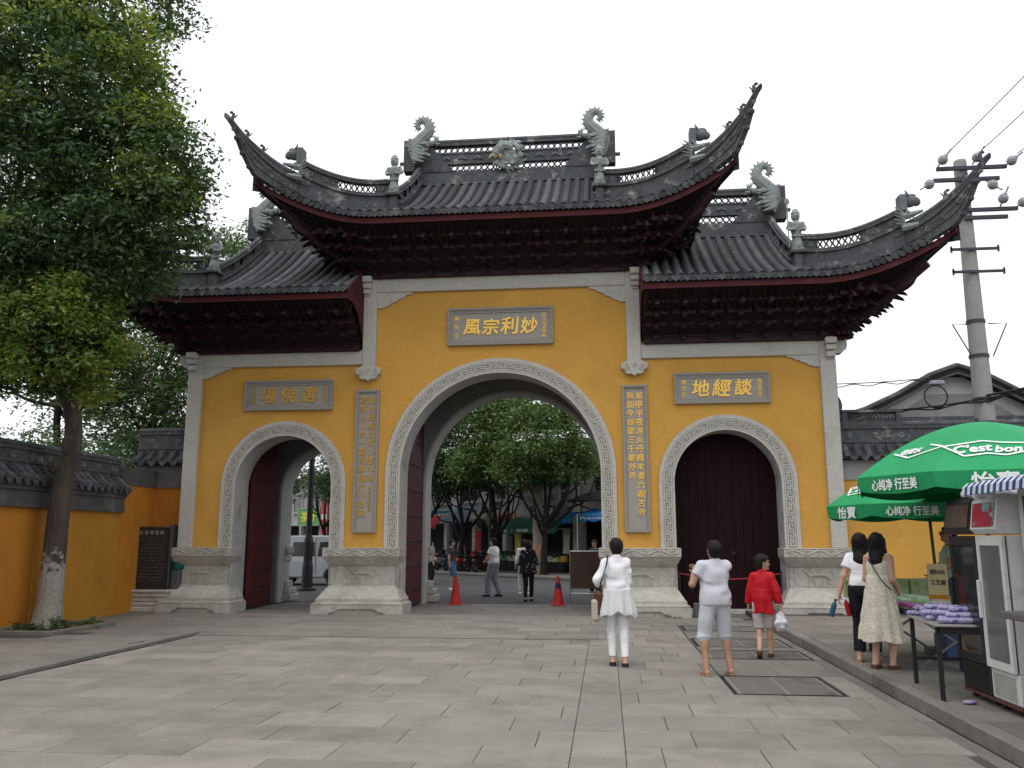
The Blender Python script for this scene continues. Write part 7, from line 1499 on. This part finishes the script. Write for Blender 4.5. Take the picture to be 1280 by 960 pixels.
t = thing('price_board', 'cream handwritten price board standing on the folding table', 'sign', (6.62,-8.05,zt+.05), rad(-14))
MB().cbox(-.115,.115,-.015,.015,.05,.44,.006).build('card', pm('cream_card', (.52,.43,.25), (.45,.36,.2), sc=4, rough=.8), t); MB().cbox(-.12,.12,-.02,.02,-.05,.05,.006).build('foot_strip', pm('orange_strip', (.5,.2,.02), sc=4), t)
for j, tx in enumerate(('特价10元','工艺扇')): text_on(t, tx, .07, .17, .34-.13*j, pm('ink', (.03,.03,.03), sc=4), -.018, .015)
# table of purple packets
t = thing('side_table', 'black legged side table heaped with purple packets', 'table', (5.97,-10.25,ZP), rad(-6))
MB().cbox(-.34,.34,-.58,.58,.69,.715,.008).build('tabletop', pm('grey_laminate', (.3,.29,.28), sc=4, rough=.5), t)
for sx in (-1,1):
    for sy in (-1,1): MB().box(sx*.3-.02,sx*.3+.02,sy*.53-.02,sy*.53+.02,0,.689).build('leg', BKP, t)
MB().box(-.31,.31,-.55,-.51,.62,.688).build('rail', BKP, t); MB().box(-.31,.31,.53,.57,.25,.28).build('rail', BKP, t)
PUR = pm('purple_film', (.27,.23,.42), (.46,.43,.58), sc=22, rough=.25, spec=.6, bump=.5, bsc=60, c3=(.14,.09,.34), c3sc=14, c3lo=.5, c3hi=.56)
tz = ZP+.716
for i in range(15):
    r, c = divmod(i, 6); L = rnd.uniform(.24,.31)
    o = MB().cbox(-L,L,-.05,.05,0,.055,.02).build('purple_packet', PUR); o.location = (5.98+rnd.uniform(-.05,.05), -10.72+.185*c+rnd.uniform(-.02,.02)+.06*r, tz+.05*r+.004); o.rotation_euler = (rnd.uniform(-.1,.1),rnd.uniform(-.03,.03),rnd.uniform(-.18,.18)-.1)
    tag(o, 'long purple film packet in the heap on the black legged side table', 'packet', 'purple packets on the side table')
o = MB().lathe([(.001,0),(.15,0),(.165,.02),(.17,.22),(.155,.24),(.001,.24)], 18).build('stool_drum', pm('navy_plastic', (.018,.03,.09), sc=4, rough=.45)); o.location = (6.72,-8.72,ZP); tag(o, 'round navy plastic stool under the folding table', 'stool'); MB().lathe([(.172,.0),(.172,.02)], 18).build('seat_rim', BKP, o).location = (0,0,.21)
t = thing('crate', 'low blue crate on the pavement behind the folding table', 'crate', (7.05,-7.6,ZP)); CB = pm('blue_crate', (.04,.07,.18), sc=4, rough=.5)
for q in ((-.3,.3,-.22,-.2,0,.3),(-.3,.3,.2,.22,0,.3),(-.3,-.28,-.2,.2,0,.3),(.28,.3,-.2,.2,0,.3)): MB().box(*q).build('side', CB, t)
MB().box(-.28,.28,-.2,.2,.0,.02).build('bottom', CB, t)
# display fridges
PLW = pm('white_plastic', (.62,.63,.61), (.54,.55,.53), sc=3, rough=.4, c3=(.42,.41,.37), c3sc=2.5); FGL = None
def glassmat(name, tint, rough=.05, alpha=.35):
    m = bpy.data.materials.new(name); m.use_nodes = True; T = m.node_tree; N = T.nodes; N.clear(); g = N.new('ShaderNodeBsdfGlossy'); g.inputs['Roughness'].default_value = rough; tr = N.new('ShaderNodeBsdfTransparent'); tr.inputs[0].default_value = (*tint, 1); d = N.new('ShaderNodeBsdfDiffuse'); d.inputs[0].default_value = (.35,.37,.37,1)
    m1 = N.new('ShaderNodeMixShader'); m1.inputs[0].default_value = alpha; N2 = N.new('ShaderNodeMixShader'); fr = N.new('ShaderNodeFresnel'); fr.inputs[0].default_value = 1.5; o = N.new('ShaderNodeOutputMaterial')
    T.links.new(tr.outputs[0], m1.inputs[1]); T.links.new(d.outputs[0], m1.inputs[2]); T.links.new(fr.outputs[0], N2.inputs[0]); T.links.new(m1.outputs[0], N2.inputs[1]); T.links.new(g.outputs[0], N2.inputs[2]); T.links.new(N2.outputs[0], o.inputs[0]); return m
GL1 = glassmat('misted_glass', (.75,.8,.8), .15, .35); GL2 = glassmat('clear_dark_glass', (.6,.65,.66), .04, .06)
def fridge(label, y, w, fm, gl, header, sidem, bright):
    """upright glass-door cooler facing the plaza (-x); local front = -y, x runs towards the camera"""
    t = thing('display_fridge', label, 'fridge', (5.985, y, ZP), rad(-90)); d = .62
    MB().box(.0,w,d-.04,d,.1,1.56).build('back_panel', PLW, t); MB().box(w-.03,w,.0,d-.041,.37,1.56).build('side_panel', PLW, t); MB().box(0,.03,.0,d-.041,.37,1.56).build('side_panel', sidem, t)
    MB().cbox(0,w,-.02,d-.042,.09,.365,.015).build('base_cabinet', fm, t); g_ = MB()
    for k in range(8): g_.box(.06,w-.06,-.03,-.0205,.13+.026*k,.142+.026*k)
    stuff(g_.build('vent_slats', pm('vent_grey', (.35,.35,.33), sc=4) if bright else IRON, t))
    f = MB()
    for q in ((0,.06,.37,1.56),(w-.06,w,.37,1.56),(.06,w-.06,.37,.44),(.06,w-.06,1.47,1.56)): f.box(q[0],q[1],-.05,-.021,q[2],q[3])
    do = f.build('door_frame', fm, t); MB().box(.061,w-.061,-.042,-.03,.441,1.469).build('door_glass', gl, do); MB().cbox(.012,.04,-.085,-.051,.8,1.15,.008).build('handle', fm, do)
    hd_ = MB(); hd_.prism([(-.05,1.575),(-.09,1.62),(-.05,1.88),(.0,1.93),(d-.02,1.93),(d-.02,1.575)], 0, w, 'x'); hd_ = hd_.build('header', fm, t, fix=True)
    MB().add([(.04,-.093,1.64),(w-.04,-.093,1.64),(w-.04,-.062,1.86),(.04,-.062,1.86)], [(0,1,2,3)]).build('header_print', header, hd_)
    for k, z in enumerate((.42,.70,.97,1.22)):
        s_ = MB().box(.032,w-.032,.02,d-.05,z,z+.012).build('shelf', ALU, t); bb = MB(); cols = [(.05,.3,.08),(.4,.05,.05),(.5,.3,.05),(.2,.3,.4)]
        if not bright or k < 1:
            for i in range(5):
                for j in range(2): bb.lathe([(.03,0),(.032,.01),(.032,.13),(.014,.18),(.014,.205),(.001,.206)], 8, (.1+(w-.2)*i/4,.1+.2*j,z+.012))
            stuff(bb.build('bottles', pm('bottles_%d' % k, cols[k], tuple(q*.4 for q in cols[k]), sc=11, rough=.2), s_))
    for x in (.08,w-.08):
        for y2 in (.06,d-.1): MB().tube([(x-.015,y2,.034),(x+.015,y2,.034)], .034, 10).build('castor', IRON, t)
    MB().box(0,w,-.02,d-.02,.06,.089).build('floor_tray', pm('rusty_tray', (.12,.05,.035), sc=6, rough=.8), t); return t
RP = pm('red_print', (.36,.03,.05), (.28,.02,.04), sc=5, rough=.4, c3=(.15,.42,.45), c3sc=5.5, c3lo=.52, c3hi=.56)
DPR = pm('dark_print', (.04,.045,.04), (.10,.06,.04), sc=6, rough=.4, c3=(.2,.04,.04), c3sc=7)
fridge('black framed drinks fridge with clear glass door next to the side table', -10.36, .64, BKP, GL2, DPR, BKP, False)
fridge('white framed drinks fridge with misted door and red printed header', -11.02, .55, PLW, GL1, RP, PLW, True)
F = Field((-.3,-.25,0),(.35,.25,.12),.014); F.add(ell((0,0,.03),(.27,.18,.05)),0); F.add(ell((.2,-.05,.04),(.13,.12,.05)),.03); F.wrinkle(.012,40,2); o = link('plastic_sheet', F.mesh('plastic_sheet', PLB)); o.location = (6.15,-11.1,ZP+1.915); tag(o, 'crumpled white plastic sheet on top of the white framed fridge', 'plastic sheet')
# kiosk at the edge of the frame
t = thing('drinks_kiosk', 'drinks kiosk with blue and red posters and a steel counter', 'kiosk', (6.04,-11.62,ZP), rad(-90))
MB().box(0,2.4,.05,.8,0,2.0).build('cabinet', PLW, t)
MB().box(.12,2.38,.03,.049,1.02,1.9).build('poster', pm('blue_red_poster', (.02,.10,.28), (.03,.03,.07), sc=1.2, rough=.35, c3=(.45,.02,.04), c3sc=1.5, c3lo=.5, c3hi=.53), t)
for z0, z1 in ((1.6,1.9),(1.0,1.2)): MB().box(.3,1.3,.024,.0295,z0,z1).build('red_banner', pm('red_banner', (.42,.015,.03), sc=3, rough=.4), t)
text_on(t, '饮料', .16, .5, 1.76, UW, .02, .02, x0=.7)
MB().cbox(.1,2.4,-.25,.02,.86,.92,.01).build('counter', STL, t); MB().box(.05,2.4,-.02,.045,0,.85).build('lower_panel', pm('pale_blue_panel', (.35,.42,.48), sc=3, rough=.5), t)
# striped awning over it
SB = pm('stripe_blue', (.03,.06,.22), sc=5, rough=.8); SWH = pm('stripe_white', (.62,.64,.66), sc=5, rough=.8)
t = thing('striped_awning', 'small blue and white striped awning over the drinks kiosk', 'awning', (6.0,-11.28,ZP), rad(-90))
n = 40
for k in range(n):
    x0, x1 = 2.4*k/n, 2.4*(k+1)/n; P = [[(x, .5, 2.10), (x, .1, 2.09), (x, -.20, 2.04), (x-.005, -.24, 2.0), (x-.008, -.25, 1.93)] for x in (x0, x1)]; m = MB(); m.grid(P); m.grid([[(x,y+.006,z-.006) for x,y,z in r] for r in P], flip=True); m.build('stripe', SB if k % 2 else SWH, t)
for x in (.05,2.35): MB().tube([(x,.82,2.1),(x,.82,0)], .018, 6).build('post', ALU, t)
MB().tube([(.05,.5,2.09),(.05,.82,2.09)], .015, 6).build('arm', ALU, t); MB().tube([(2.35,.5,2.09),(2.35,.82,2.09)], .015, 6).build('arm', ALU, t)
o = MB().ball((0,0,.03), (.1,.05,.03), 8, 5).build('purple_scrap', PUR); o.location = (5.80,-10.9,ZP); o.scale = (.7,.7,.7); tag(o, 'scrap of purple film dropped near the fridge castors', 'litter')
